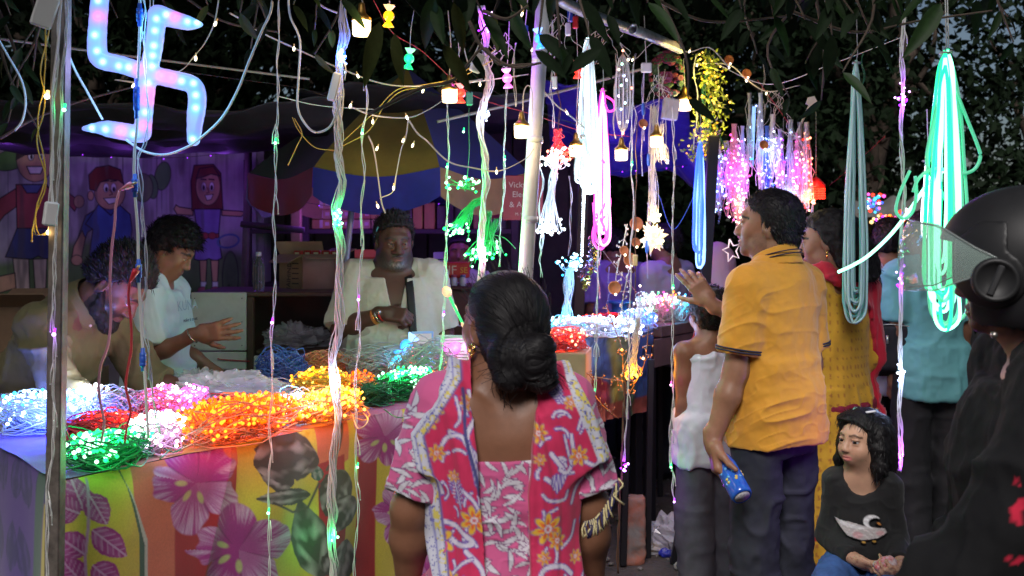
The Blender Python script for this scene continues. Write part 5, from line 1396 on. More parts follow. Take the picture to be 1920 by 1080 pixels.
# ------------------------------------------------------------------ long strings in front of the table
light_string('thin white string with green LEDs hanging down to the cloth left of the thick bundle',[(524,-20),(522,60),(520,140),(518,230),(515,290),(517,370),(513,450),(516,520),(509,620),(511,700),(505,790),(508,860),(503,930),(507,1010),(503,1130)],3.0,2,.0032,.0016,[(516,268,'green'),(510,605,'violet'),(503,962,'green')],seed=11)
light_string('thick twisted bundle of white strings hanging in front of the table',[(640,-30),(648,60),(640,110),(640,180),(634,260),(640,330),(632,400),(636,470),(630,540),(634,620),(628,700),(632,770),(624,860),(630,930),(622,1010),(626,1130)],3.2,15,.0125,.0019,[],Y2=3.22,twist=14,seed=12,kink=.006,dens=55,
    clusters=[(642,108,'blue',26,.018,.5),(634,408,'green',26,.018,.25),(629,716,'white',22,.012,.5),(626,1006,'green',18,.012,.10)])
light_string('white string hanging from the first bulb in front of the table',[(690,75),(684,140),(688,180),(680,260),(680,340),(677,420),(679,470),(672,560),(674,640),(668,700),(670,790),(668,880),(671,960),(666,1040),(667,1130)],3.3,2,.0034,.0017,[(679,250,'green'),(672,562,'violet'),(670,876,'green')],seed=13)
light_string('thin white string hanging from the second bulb to the table goods',[(838,190),(840,260),(838,320),(840,390),(835,450),(836,520),(831,590),(832,640),(826,695)],3.9,2,.0034,.0018,[(838,313,'green'),(832,590,'violet')],seed=14)
light_string('twisted grey white bundle behind the head of the woman in pink',[(905,10),(912,60),(912,110),(918,150),(908,200),(904,245),(908,300),(912,340),(904,400),(906,460),(902,540)],3.7,12,.0145,.0022,[],twist=16,seed=15,kink=.008,
    clusters=[(912,45,'violet',26,.022,.55),(910,215,'white',18,.014,.45),(905,475,'pink',14,.010,.35)])
light_string('thin string with green LED hanging from the pink candy light',[(950,165),(949,220),(946,300),(944,360),(939,430),(937,500)],3.9,2,.0032,.0016,[(946,299,'green')],seed=16)
light_string('thin green wire hanging from the green adapter with a green LED',[(880,202),(879,260),(880,300),(878,332)],3.75,1,.001,.0016,[(869,247,'green')],'green',seed=17)
light_string('white string with a single green LED left of the thin brown cord',[(1187,130),(1186,240),(1184,310),(1186,380),(1183,470),(1182,560),(1180,640),(1178,720),(1175,790),(1171,865)],4.2,2,.0036,.0018,[(1185,309,'green')],seed=18,clusters=[(1171,878,'violet',9,.012,.25)])
light_string('thin string with a green LED in front of the wrapped table',[(1122,440),(1121,520),(1120,600),(1117,680),(1116,735),(1117,770)],4.1,2,.0034,.0017,[(1115,736,'green')],seed=19)
light_string('long thin string ending in a violet LED beside the boy in the white vest',[(1263,200),(1263,300),(1262,420),(1262,540),(1260,640),(1261,740),(1258,810),(1256,860),(1262,890),(1259,915),(1265,940)],4.1,2,.0036,.0018,[(1262,540,'green'),(1258,876,'green'),(1264,941,'violet'),(1258,722,'pink')],seed=20)
light_string('short looped string with a green LED beside the hip of the woman in pink',[(1101,1030),(1099,1050),(1096,1080),(1104,1100),(1110,1080),(1101,1045)],2.5,3,.003,.0013,[(1106,1043,'green')],seed=21,tips=False)
light_string('twisted white string lit green and violet in front of the man in teal',[(1697,30),(1693,110),(1691,190),(1690,300),(1692,400),(1689,480),(1691,560),(1686,640),(1688,730),(1685,800),(1688,850),(1687,885)],3.2,6,.0075,.0018,[],twist=22,seed=22,
    clusters=[(1692,185,'violet',16,.022,.45),(1690,525,'violet',8,.025,.2),(1688,700,'white',14,.014,.4),(1687,855,'violet',16,.008,.5)])
light_string('dark twig like string with a violet glow under the wrapped table',[(1172,690),(1168,780),(1166,860),(1163,940),(1160,1010),(1158,1075)],4.25,2,.005,.003,[],'brown',seed=23)
# ------------------------------------------------------------------ warm fairy lights strung overhead
def fairy(label,pts,leds,Y,col='clear',c='warm',r=.0013,Y2=None,drop=.022,seed=0):
 m=len(pts);Ys=LIN(Y,Y2 or Y,m);q=[P(a,b,y)for(a,b),y in zip(pts,Ys)];t=thing('fairy_wire',label,'fairy lights',q[0],0,'warm fairy light wires');mb=MB(q[0])
 s=spline(q,40);mb.tube(s,r,5);mb.tube(s+vec(.002,0,.002),r,5);mb.build('wire',CORD[col],t,kind='stuff')
 for k,(px,py)in enumerate(leds):
  y=float(nint(k,[0,max(1,len(leds)-1)],[Y,Y2 or Y]));p=P(px,py,y);mb=MB(q[0]);d=unit(vec(.35*((k%3)-1),-.2,-1));A=rot_to(d)
  mb.mi=1;mb.lathe([(.0020,-.006),(.0034,-.004),(.0042,.003),(.0030,.007),(.0008,.009)],p,A,8);mb.mi=0;mb.tube([p-d*.006,p-d*.016],.0020,6);mb.build('bulb',[mat('led_sleeve',(.55,.40,.16),.3,emit=(1,.6,.2),strength=.25,nosample=True),led_mats(c)[1]],t)
 if leds:glow(P(*leds[len(leds)//2],Y)+vec(0,-.04,0),LEDC[c][0],.02*len(leds),.05,t)
 return t
fairy('warm fairy wire hanging from the leaves right of the swastika lamp',[(412,-20),(402,40),(384,80),(364,105),(345,128),(325,140)],[(404,44),(367,109)],2.9)
fairy('warm fairy wire stretched from the upper left leaves to the pink candy light',[(430,25),(456,40),(490,62),(550,90),(640,130),(720,158),(800,162),(880,155),(990,140)],[(457,45),(551,91),(671,142),(793,170),(900,158)],3.1,Y2=3.7)
fairy('warm fairy wire branching over the yellow umbrella panel',[(655,200),(700,217),(765,221),(805,205),(838,183)],[(657,198),(699,228),(763,220)],3.3)
fairy('warm fairy wire dangling in front of the blue umbrella panel',[(765,224),(760,260),(752,280),(742,330),(736,360),(712,372)],[(756,263),(738,352),(708,386)],3.35)
fairy('warm fairy wire sagging from the umbrella to the grey bundle',[(765,224),(782,250),(800,265),(840,303),(885,315),(935,321),(985,298),(1000,280)],[(774,272),(931,322)],3.4)
fairy('warm fairy wire dangling over the violet lit cartons',[(690,255),(700,280),(708,330),(715,380),(722,400)],[(707,278)],3.4)
fairy('warm fairy wire hanging by the steel pole and the swastika lamp',[(215,150),(250,155),(258,158)],[(250,160)],3.2)
fairy('warm fairy wire beside the white pole top',[(975,0),(978,20),(976,40)],[(979,26)],3.2)
fairy('warm fairy wire crossing behind the white pole',[(990,60),(998,110),(1000,145),(1040,195),(1062,212),(1095,240)],[(998,93),(1002,146),(1063,211)],3.8)
fairy('warm fairy wire running along the roof pipe toward the leaf garland',[(1160,80),(1187,112),(1225,80),(1266,90),(1292,98),(1330,90),(1365,125)],[(1186,112),(1257,84),(1267,92),(1293,96)],4.6)
fairy('warm fairy wire beyond the leaf garland',[(1300,120),(1366,122),(1400,150),(1440,172),(1500,160)],[(1307,122),(1367,126),(1399,151),(1437,175)],5.0)
for k,(pts,Y,Y2,col,lab)in enumerate([([(640,268),(700,212),(745,168),(800,158),(850,146),(905,110),(935,88)],3.5,3.6,'yellow','upper yellow wire crossing the umbrella'),([(640,275),(690,246),(720,200),(755,170),(820,160),(870,142),(925,112)],3.52,3.62,'yellow','lower yellow wire crossing the umbrella'),
  ([(548,220),(560,245),(590,276),(630,282)],3.5,3.5,'yellow','short yellow wires hanging left of the thick bundle'),([(552,222),(566,250),(556,275),(540,310)],3.5,3.5,'yellow','loose yellow wire end left of the thick bundle'),
  ([(700,0),(735,60),(790,95),(850,150),(900,185),(1000,215),(1090,245),(1180,256)],3.8,4.6,'red','dark red wire slanting from the leaves to the hanging bulbs'),([(760,0),(900,150),(1000,205),(1160,258)],4.4,4.6,'black','black wire slanting down behind the bulbs'),
  ([(640,190),(560,165),(420,145),(300,128)],3.8,3.6,'black','thin black line under the long pale bar'),([(1340,118),(1440,158),(1560,120),(1690,70)],4.6,3.6,'clear','pale wire rising from the hanging lights into the right hand leaves'),
  ([(1420,150),(1490,250),(1500,300),(1490,330),(1462,400)],5.2,5.2,'red','dark red cord among the pink tinsel'),([(1555,348),(1600,310),(1660,255)],6.0,5.5,'red','red cord slanting behind the pale rope bundle'),([(1235,365),(1262,430),(1300,370),(1312,340)],5.0,5.0,'blue','blue cord hanging in a V between star and blue neon rope'),
  ([(1262,620),(1230,590),(1170,520),(1130,470)],5.4,5.6,'clear','pale cord slanting from the heap of coloured lights to the pink rope'),([(520,180),(600,198),(700,205)],3.6,3.9,'clear','thin pale wire behind the thick bundle')]):
 cable(lab,pts,Y,.0016,col,Y2)
# ------------------------------------------------------------------ screw bulbs
GOLD=mat('gold_cap',(.36,.22,.06),.35,metal=.9);BULB=mat('bulb_glow',(1,.8,.5),.3,emit=(1.0,.70,.34),strength=3.2)
def bulb(label,px,py,Y,w,cord):
 c=P(px,py,Y);r=w*Y/FPX/2;t=thing('bulb_lamp',label,'lamp',c,0,'warm white hanging bulbs');mb=MB()
 mb.lathe([(r*.55,-r*1.02),(r*.86,-r*.98),(r*.97,-r*.80),(r*1.0,r*.35),(r*1.0,r*.62),(r*.9,r*.66)],(0,0,0),None,22);mb.build('glass',BULB,t)
 mb=MB();mb.lathe([(r*1.02,r*.60),(r*1.08,r*.66),(r*1.06,r*.90),(r*.74,r*1.15),(r*.46,r*1.5),(r*.36,r*2.1),(r*.30,r*2.5),(r*.08,r*2.6)],(0,0,0),None,22);mb.build('cap',GOLD,t)
 if cord:mb=MB(c);mb.tube(spline([c+vec(0,0,r*2.5)]+[P(a,b,Y)for a,b in cord],30),.0022,6);mb.build('cord',CORD['clear'],t)
 glow(c+vec(0,-r*1.7,-r*.4),(1,.68,.34),.45,.03,t)
bulb('warm bulb hanging highest, right of the thick twisted bundle',678,50,2.95,35,[(680,5),(672,-30)])
bulb('warm bulb hanging beside the red candy light',843,178,3.55,29,[(843,140),(845,80),(840,20)])
bulb('warm bulb hanging left of the white pole on a looped cord',978,245,3.6,28,[(980,215),(982,175),(990,160),(998,175),(997,230)])
bulb('warm bulb hanging left of the white rope lights',1080,281,4.1,25,[(1081,250),(1082,200),(1086,120)])
bulb('warm bulb hanging under the multicoloured bead lights',1165,289,4.3,24,[(1166,258),(1168,200),(1170,120)])
bulb('warm bulb tangled in wires above the star lantern',1231,264,4.5,24,[(1232,235),(1236,180),(1234,120)])
bulb('warm bulb hanging beside the leaf garland',1284,195,5.0,25,[(1284,165),(1282,110)])
# ------------------------------------------------------------------ fairy light bundles hung up for sale
def tassel(label,top,waist,end,Y,cord,led,n=26,spread=20,leds=40,watts=.8,upw=10,seed=0,endw=None,hot=.8,r=.0013,ledr=.0052,end2=True):
 """a hank: strands gathered at a waist and flaring to a burst of LEDs"""
 t=thing('light_bundle',label,'light bundle',P(*top,Y),0,'hanging bundles of string lights');O=ARR(t.location);rr=RNG(seed+int(top[0]))
 mb=MB(O);s=Y/FPX;L=[]
 for k in range(n):
  a=P(top[0]+rr.uniform(-upw,upw),top[1]+rr.uniform(-6,6),Y+rr.uniform(-1,1)*upw*s)
  w=P(waist[0]+rr.normal(0,3),waist[1]+rr.uniform(-5,5),Y+rr.normal(0,3)*s)
  e=P(end[0]+rr.normal(0,.5)*spread,end[1]+rr.normal(0,.35)*spread*.8,Y+rr.normal(0,.5)*spread*s)
  m1=(a+w)/2+rr.normal(0,3*s,3);m2=(w+e)/2+rr.normal(0,3*s,3);mb.tube(spline([a,m1,w,m2,e],12),r,4,False);L.append(e)
 mb.build('cords',CORD[cord],t,kind='stuff')
 C=[L[k%n]+rr.normal(0,3.5*s,3)for k in range(leds)]
 if leds:
  led_cloud('leds',C,led,ledr,O,t,hot,1.0,seed);glow(P(*end,Y)+vec(0,-spread*s*.9-.02,0),LEDC[led][0],watts,.03,t)
 return t
tassel('green LED hank at the upper left of the green lights',(876,352),(874,350),(872,342),3.75,'green','green',20,30,26,.5,5,1)
tassel('green LED hank fanning out to the left beside the grey bundle',(905,375),(885,385),(858,430),3.75,'green','green',40,22,34,.8,4,2)
tassel('green LED hank hanging lowest beside the grey bundle',(918,400),(912,440),(890,480),3.8,'green','green',40,26,26,.6,5,3)
tassel('green cord hank dipping right of the grey bundle',(930,415),(920,440),(928,470),3.8,'green','green',24,30,18,.4,5,4)
tassel('red LED hank glowing above the white burst right of the white pole',(1045,245),(1045,262),(1048,290),4.0,'red','red',36,24,44,.9,9,5,hot=.45)
tassel('white LED burst hanging under the red hank',(1042,285),(1040,318),(1038,296),3.95,'white','white',20,32,40,1.0,4,6,hot=.95)
tassel('grey white cord hank ending in white LEDs right of the white pole',(1040,318),(1036,345),(1030,428),3.95,'white','white',46,22,44,1.2,5,7,hot=.95)
tassel('blue LED burst on top of the blue cord hank',(1066,520),(1070,510),(1076,490),4.6,'palblue','cyan',22,26,40,.9,4,8,hot=.75)
tassel('pale blue cord hank falling onto the wrapped table',(1068,505),(1062,560),(1062,615),4.6,'palblue','cyan',50,14,20,.8,7,9)
tassel('golden LED hank hanging in front of the wrapped table',(1196,600),(1190,660),(1184,700),4.35,'clear','yellow',34,16,36,.7,5,10,hot=.6)
tassel('white LED hank hanging from the twig lights over the wrapped table',(1198,560),(1198,600),(1196,622),4.5,'white','white',14,16,18,.5,3,11,hot=.9)
tassel('clear strands with warm lights hanging above the star lantern',(1226,200),(1224,300),(1224,410),4.55,'clear','warm',26,12,22,.5,8,12)
tassel('white hank knotted around the bulb above the star lantern',(1238,230),(1238,262),(1240,300),4.5,'clear','warm',26,16,6,.1,8,13)
for k,(px,y0,y1,w,cord,led,n,leds,wt,lab)in enumerate([(1376,258,400,13,'pink','pink',40,90,1.6,'bright pink fairy light bundle left of the neon strip'),(1392,262,390,10,'violet','pink',30,60,1.0,'violet and pink fairy light bundle against the neon strip'),(1362,290,370,14,'violet','violet',16,30,.5,'loose violet fairy lights beside the leaf garland'),(1426,200,360,9,'palblue','white',26,16,.4,'pale blue strand bundle right of the neon strip'),(1405,200,330,7,'grey','cyan',16,6,.2,'grey strand bundle left of the neon strip'),
  (1448,240,350,8,'white','white',26,20,.6,'white fairy bundle beside the hanging lanterns'),(1482,250,380,8,'grey','blue',26,8,.3,'grey strand bundle beside the white arrow'),(1500,255,390,6,'grey','violet',18,6,.2,'second grey strand bundle right of the arrow'),(1512,255,395,10,'clear','red',30,70,1.0,'red glowing bundle over the red lantern'),(1385,330,440,8,'pink','warm',20,40,.8,'peach fairy bundle hanging over the head of the man in the yellow shirt'),(1348,300,395,7,'violet','blue',24,40,.8,'blue fairy bundle left of the loose violet lights'),(1438,262,372,7,'blue','blue',24,40,1.0,'deep blue fairy bundle between the white and pale blue ones'),(1462,268,370,7,'violet','violet',24,40,1.0,'purple fairy bundle above the silver beaded lantern'),(1494,275,385,7,'pink','pink',20,40,.8,'pink fairy bundle left of the red one')]):
 t=thing('light_bundle',lab,'light bundle',P(px,y0,5.2),0,'bundles hung in the far row');O=ARR(t.location);rr=RNG(60+k);mb=MB(O);s=5.2/FPX;C=[];n=int(n*1.3);wt*=.22;leds=int(leds*1.3)
 for q in range(n):
  x=px+rr.normal(0,w*.6);tz=LIN(0,1,9)**.8;ye=y1+rr.uniform(-.35,.1)*(y1-y0);yy=y0-26+(ye-y0+26)*tz;xs=px+(x-px)*nmin(1,tz*1.25+.05)+rr.normal(0,1.8,9);ys=5.2+rr.normal(0,w*s*.6)+rr.normal(0,.004,9)
  p=STK([P(a,b,c_)for a,b,c_ in zip(xs,yy,ys)]);mb.tube(p,.0017,4,False);C+=[p[i]+rr.normal(0,.004,3)for i in rr.integers(1,9,max(1,leds//n+1))]
 mb.build('cords',CORD[cord],t,kind='stuff');led_cloud('leds',C[:leds],led,.0055,O,t,.6,1.0,k);glow(P(px,(y0+y1)/2,5.2)+vec(0,-.06,0),LEDC[led][0],wt,.04,t)
# ------------------------------------------------------------------ neon ropes
def rope(label,tops,Y,n,r,m,wdt,seed=0,lab_cat='rope light',pinch=.25,loops=None,sway=0.0):
 """hanks of rope light: U shaped loops from a tie at the top. tops: (px, py) tie, (px, py) bottom"""
 (tx,ty),(bx,by)=tops;t=thing('rope_light',label,lab_cat,P(tx,ty,Y),0,'rope light hanks');O=ARR(t.location);rr=RNG(seed);mb=MB(O);s=Y/FPX
 tp=P(tx,ty,Y)
 for k in range(n):
  w1,w2=wdt*rr.uniform(.2,1),wdt*rr.uniform(.2,1);y0=ty+abs(rr.normal(0,5))+(rr.uniform(8,26)if k%3 else 0);y1=by-rr.uniform(0,.16)*(by-ty);dy=rr.normal(0,wdt*.40)*s;off=rr.normal(0,wdt*.14);pts=[]
  for a in LIN(0,2*PI,17):
   f=.5-.5*cos(a);f=f**.8 if f<.5 else f;prof=(pinch+(1-pinch)*f**.7)*abs(sin(a))**.35;sd=w1 if a<PI else-w2
   pts.append(P(tx+(bx-tx)*f+off*f+sd*prof+rr.normal(0,wdt*.03)+sway*sin(f*3),y0+(y1-y0)*f,Y+dy*(.3+.7*f)+(.012 if a>PI else-.012)*abs(sin(a))))
  mb.mi=rr.integers(0,len(m));mb.tube(spline(pts,60),r,7,False)
 hk=MB(O);hk.tube([tp+vec(0,0,.16),tp+vec(.004,0,.02),tp+vec(.0,0,-.006)],.002,5);hk.tube([tp+vec(.014*cos(q),.014*sin(q),-.012)for q in LIN(0,2*PI,14)],.003,5);hk.build('tie',CORD['grey'],t,kind='stuff')
 mb.build('ropes',list(m),t,kind='stuff');return t
def neon(name,c,s,ns=False):return mat(name,tuple(.04+.3*v for v in c),.35,emit=c,strength=s,nosample=ns)
NG1,NG2,NG3=neon('neon_green',(.01,1,.36),1.5),neon('neon_green_hot',(.25,1,.60),3.2),mat('rope_green_dim',(.22,.52,.42),.3,trans=.3,emit=(.04,.5,.25),strength=.45)  # the dim strands carry a weak green glow of their own
rope('broad hank of glowing green neon rope hanging behind the helmet visor',((1776,90),(1766,620)),2.95,15,.0050,(NG1,NG2,NG1,NG3),46,1,pinch=.32)
rope('brightest green rope strands in the middle of the green hank',((1772,92),(1764,560)),2.90,5,.0046,(NG2,NG1),30,2,pinch=.3)
t=cable('large loose loop of green rope standing out from the green hank',[(1792,170),(1812,220),(1832,270),(1838,295),(1826,318),(1800,326),(1770,318),(1745,318),(1722,335),(1712,360)],2.93,.0052,'green');t.children[0].data.materials[0]=NG3
t=cable('second loose loop of green rope falling left of the green hank',[(1762,170),(1750,230),(1738,290),(1742,320),(1760,350),(1786,400)],2.94,.0052,'green');t.children[0].data.materials[0]=NG3
t=cable('glowing green rope arching from the green hank down to the red dupatta',[(1775,315),(1740,345),(1705,395),(1670,440),(1630,478),(1600,497),(1572,510)],3.0,.0055,'green',3.3);t.children[0].data.materials[0]=NG2
t=cable('small dim green rope ring beside the twisted white string',[(1706,320),(1688,360),(1680,395),(1695,410),(1712,395),(1718,360),(1716,330)],3.05,.0050,'green');t.children[0].data.materials[0]=NG3
NWT=neon('neon_white',(.85,.95,1),3.5);NWD=mat('rope_clear',(.40,.62,.59),.25)
rope('white neon rope hank left of the green one',((1738,295),(1738,445)),3.3,6,.0048,(NWT,NWD,NWT),14,3)
rope('long unlit whitish rope hank tinted green beside the red dupatta',((1606,112),(1604,612)),3.8,22,.0046,(NWD,mat('rope_clear_greenlit',(.20,.58,.50),.25)),27,4,pinch=.14)  # green light of the neighbouring neon is put into the rope colour
NW2,NW3=neon('neon_icy',(.72,.93,1),3.0),mat('rope_icy',(.6,.68,.70),.3,emit=(.6,.9,1),strength=.35)
rope('wide icy white neon rope hank right of the white pole',((1102,70),(1103,372)),4.4,13,.0062,(NW2,NW3,NW2),19,5,pinch=.5)
rope('small icy rope loops under the icy white hank',((1094,250),(1100,350)),4.35,4,.0055,(NW3,),24,6,pinch=.3)
t=thing('strip_light','straight dotted white LED strip hanging below the icy white ropes','strip light',P(1098,250,4.4));O=ARR(t.location);mb=MB(O);a,b=P(1097,250,4.4),P(1091,478,4.4);mb.tube(spline([a,(a+b)/2+vec(.004,0,0),b],12),.0048,7);mb.build('sleeve',NW3,t)
led_cloud('leds',[a+(b-a)*f+vec(0,-.004,0)for f in LIN(0,1,48)],'white',.0055,O,t,1.0);glow((a+b)/2+vec(0,-.07,0),(.7,.85,1),.6,.04,t)
NP1,NP2=neon('neon_pink',(1,.05,.62),1.8),neon('neon_pink_hot',(1,.32,.85),3.0)
rope('pink neon rope hank beside the icy white ropes',((1130,165),(1130,470)),4.5,7,.0055,(NP1,NP2),17,7,pinch=.25)
for k,pts in enumerate([[(1136,180),(1150,190),(1152,205),(1140,208),(1134,195)],[(1136,275),(1140,290),(1136,305),(1128,300)],[(1112,380),(1118,410),(1142,370),(1140,400),(1116,420),(1112,450),(1125,468),(1138,450),(1130,420),(1118,400)]]):
 t=cable(['upper loose curl of pink neon rope','middle loose curl of pink neon rope','lower tangle of pink neon rope'][k],pts,4.48,.0052,'pink');t.children[0].data.materials[0]=NP1
NB1,NB2=neon('neon_blue',(.02,.09,1),2.2),neon('neon_blue_hot',(.22,.42,1),2.6)
t=rope('blue neon rope hank hanging beside the black post',((1313,262),(1311,505)),4.7,9,.0050,(NB1,NB2,NB1),14,8,pinch=.35)
glow(P(1313,360,4.7)+vec(-.05,-.10,0),(.1,.2,1),1.6,.05,t)
t=thing('strip_light','short glowing blue white neon strip in the far row','strip light',P(1413,200,5.3));O=ARR(t.location);mb=MB(O);a,b=P(1414,200,5.3),P(1409,312,5.3);mb.tube([a,b],.010,8);mb.build('tube',neon('neon_strip',(.25,.45,1),1.3),t)
# multicoloured oval bead lights
t=thing('bead_lights','oval hoop of clear cords with multicoloured lights','lamp',P(1168,88,4.2));O=ARR(t.location);mb=MB(O);rr=RNG(9)
for k in range(12):
 a=k*2*PI/12;z=LIN(0,1,14);w=.034*np.sin(PI*np.clip(z,0,1))**.45
 p0,p1=P(1168,100,4.2),P(1168,250,4.2);p=p0+(p1-p0)*z[:,None];p[:,0]+=w*cos(a);p[:,1]+=w*sin(a);mb.tube(p,.0016,5)
mb.build('cords',CORD['clear'],t,kind='stuff')
for k,(px,py,c)in enumerate([(1168,95,'red'),(1166,120,'green'),(1170,142,'blue'),(1165,160,'green'),(1172,193,'cyan'),(1160,130,'warm'),(1184,165,'red'),(1164,205,'blue'),(1176,228,'white'),(1168,250,'red'),(1178,112,'warm'),(1162,230,'white'),(1160,180,'violet'),(1175,150,'white')]):
 p=P(px,py,4.19);mb=MB(O);mb.mi=1;mb.ball(p,.0058,ICO2);mb.build('led',led_mats(c),t)
glow(P(1168,170,4.05),(.4,.5,1),.25,.04,t)
# moravian star
t=thing('star_lantern','spiky translucent star lantern lit warm inside','lantern',P(1226,446,4.5));O=ARR(t.location)
STAR=mat('star_plastic',(.62,.56,.44),.3,trans=.0,emit=(1,.70,.32),strength=.28);mb=None
g=(1+5**.5)/2;dirs=[vec(*p)for p in[(0,1,g),(0,-1,g),(0,1,-g),(0,-1,-g),(1,g,0),(-1,g,0),(1,-g,0),(-1,-g,0),(g,0,1),(-g,0,1),(g,0,-1),(-g,0,-1),(1,1,1),(-1,1,1),(1,-1,1),(-1,-1,1),(1,1,-1),(-1,1,-1),(1,-1,-1),(-1,-1,-1)]]
RS=rotx(.35)@roty(.3)
for k,d in enumerate(dirs):
 d=RS@unit(d);A=rot_to(d);mb=MB();mb.lathe([(.020,.018),(.0205,.022),(.0008,.082 if k%2 else .068)],(0,0,0),A,4);mb.build('spike',STAR,t,smooth=False)
mb=MB();mb.ball((0,0,0),.030,ICO2);mb.build('core',STAR,t)
rr=RNG(3);led_cloud('leds',[unit(rr.normal(0,1,3)-vec(0,.6,0))*rr.uniform(.032,.055)for _ in range(26)],'warm',.0042,(0,0,0),t,.9);glow(O+vec(0,-.13,0),(1,.7,.35),.35,.04,t)
mb=MB(O);mb.tube(spline([O+vec(0,0,.02),P(1224,380,4.5),P(1226,300,4.5)],12),.002,5);mb.build('cord',CORD['clear'],t)
for k,(px,py)in enumerate([(1213,463),(1216,300),(1206,205)]):
 c=P(px,py,4.4);t=thing('connector',['blue connector hanging in front of the star lantern','blue connector above the star lantern','blue connector below the flower ball'][k],'connector',c);mb=MB();mb.lathe([(.004,-.028),(.0075,-.02),(.0085,0),(.0075,.02),(.004,.028)],(0,0,0),None,10);mb.build('shell',cb_pl,t)
 mb=MB(c);mb.tube(spline([c+vec(.006,0,.20),c+vec(0,0,.028)],6),.0018,5);mb.tube(spline([c+vec(0,0,-.028),c+vec(.004,0,-.14)],6),.0018,5);mb.build('wire',CORD['violet'],t,kind='stuff')
# clay lamp discs on twig wires
for k,(px,py)in enumerate([(1181,487),(1152,540),(1193,420),(1206,232),(1268,85),(1367,112),(1400,138),(1170,470),(1432,272),(1192,455)]):
 Y=4.3 if px<1260 else 5.1;c=P(px,py,Y);r=(13 if k<3 else 9)*Y/FPX
 t=thing('clay_lamp',['large clay lamp disc under the star lantern','clay lamp disc nearest the wrapped table','clay lamp disc left of the star lantern','clay lamp disc above the star beside the bulb','clay lamp disc at the roof pipe end','clay lamp disc right of the leaf garland','clay lamp disc farther right on the fairy wire','small clay lamp disc left of the cream control box','clay lamp disc among the pale blue strands','small clay lamp disc beside the thin brown cord'][k],'lamp',c,0,'clay lamp discs strung on wires')
 A=rot_to((.2,-1,.25));mb=MB();mb.lathe([(r*.2,-r*.35),(r*.8,-r*.25),(r,0),(r,r*.2),(r*.85,r*.22),(r*.7,r*.05),(r*.1,r*.02)],(0,0,0),A,18);mb.build('saucer',mat('clay',(.36,.12,.045),.6,var=.2),t);mb=MB();mb.mi=1;mb.ball((.004,-r*.5,-r*.9),.0055,ICO2);mb.build('led',led_mats('warm'),t)
light_string('thin brown cord passing through the cream control box',[(1194,230),(1193,330),(1192,420),(1191,476),(1190,520),(1189,600)],4.25,1,.001,.0022,[],'brown',seed=40)
def twig_light(label,pts,Y,leds,seed=0,col='copper'):
 q=[P(a,b,Y)for a,b in pts];t=thing('twig_lights',label,'fairy lights',q[0],0,'twig fairy lights');O=q[0];s=spline(q,26);mb=MB(O);mb.tube(s,.0022,5);rr=RNG(seed)
 for i in range(2,len(s)-1,3):
  for k in range(3):
   d=unit(rr.normal(0,1,3));mb.tube([s[i],s[i]+d*.024],.0011,4);mb.ball(s[i]+d*.026,(.004,.004,.006),ICO1)
 mb.build('twig',CORD[col],t,kind='stuff')
 for(px,py,c)in leds:mb=MB(O);mb.mi=1;mb.ball(P(px,py,Y-.01),.0055,ICO2);mb.build('led',led_mats(c),t)
 return t
twig_light('copper twig lights slanting over the carton to the golden hank',[(1058,683),(1085,692),(1110,705),(1150,712),(1168,714)],4.3,[],1)
twig_light('copper twig lights hanging left of the golden hank',[(1137,570),(1150,610),(1165,650),(1168,690),(1170,740)],4.35,[(1166,656,'yellow')],2)
twig_light('copper twig lights curving right of the golden hank',[(1216,612),(1212,660),(1205,690),(1190,720),(1178,742)],4.35,[(1206,672,'warm')],3)
twig_light('silver twig lights hanging under the clay lamp discs',[(1182,497),(1172,540),(1166,580),(1176,600),(1180,640)],4.35,[(1200,536,'warm'),(1182,502,'pink')],4,'white')
twig_light('copper twig lights drooping in front of the orange table edge',[(1085,722),(1110,735),(1130,760),(1160,785)],4.3,[(1115,735,'green')],5)
twig_light('silver twig lights left of the pale cord',[(1176,420),(1166,470),(1155,520),(1160,548)],4.35,[(1176,500,'pink')],6,'white')
# green leaf garland with warm lights, flower ball, tinsel and lanterns
t=thing('leaf_garland','hanging garland of small yellow green leaves with warm lights','garland',P(1328,98,5.0));O=ARR(t.location);rr=RNG(12);n=750;f=rr.uniform(0,1,n);cx=1325+12*np.sin(f*4)+rr.normal(0,9+10*f,n);py=98+f*200;C=STK([P(a,b,5.0+c_)for a,b,c_ in zip(cx,py,rr.normal(0,.035,n))])
V,F=leaf_cards(C,.026,4,.5);obj('leaves',mesh_np('leaves',V-O,F,mat('garland_leaf',(.22,.26,.03),.4,var=.4,vscale=20),False),t,kind='stuff');led_cloud('leds',C[:90],'yellow',.0045,O,t,.7);mb=MB(O)
for k in range(5):mb.tube(spline([P(1325+rr.normal(0,6),95,5.0),P(1325+rr.normal(0,12),190,5.0),P(1340+rr.normal(0,14),300,5.0)],10),.0016,4)
mb.build('stems',CORD['green'],t,kind='stuff');glow(P(1325,140,4.85),(1,.85,.2),.7,.05,t);glow(P(1335,220,4.85),(1,.85,.2),.5,.05,t)
t=thing('flower_ball','round ball of dark red and green artificial flowers','decoration',P(1250,140,4.9));rr=RNG(14);mb=MB()
for k in range(80):
 d=unit(rr.normal(0,1,3));p=d*.085*vec(.85,.85,1.25);mb.mi=k%2;mb.lathe([(.003,-.004),(.016,.004),(.020,.014),(.012,.012),(.004,.006)],p,rot_to(d),8,[0,.2,.3,.3,0])
mb.build('flowers',[mat('petal_dark',(.16,.02,.04),.7),mat('petal_green',(.05,.10,.03),.7)],t,kind='stuff')
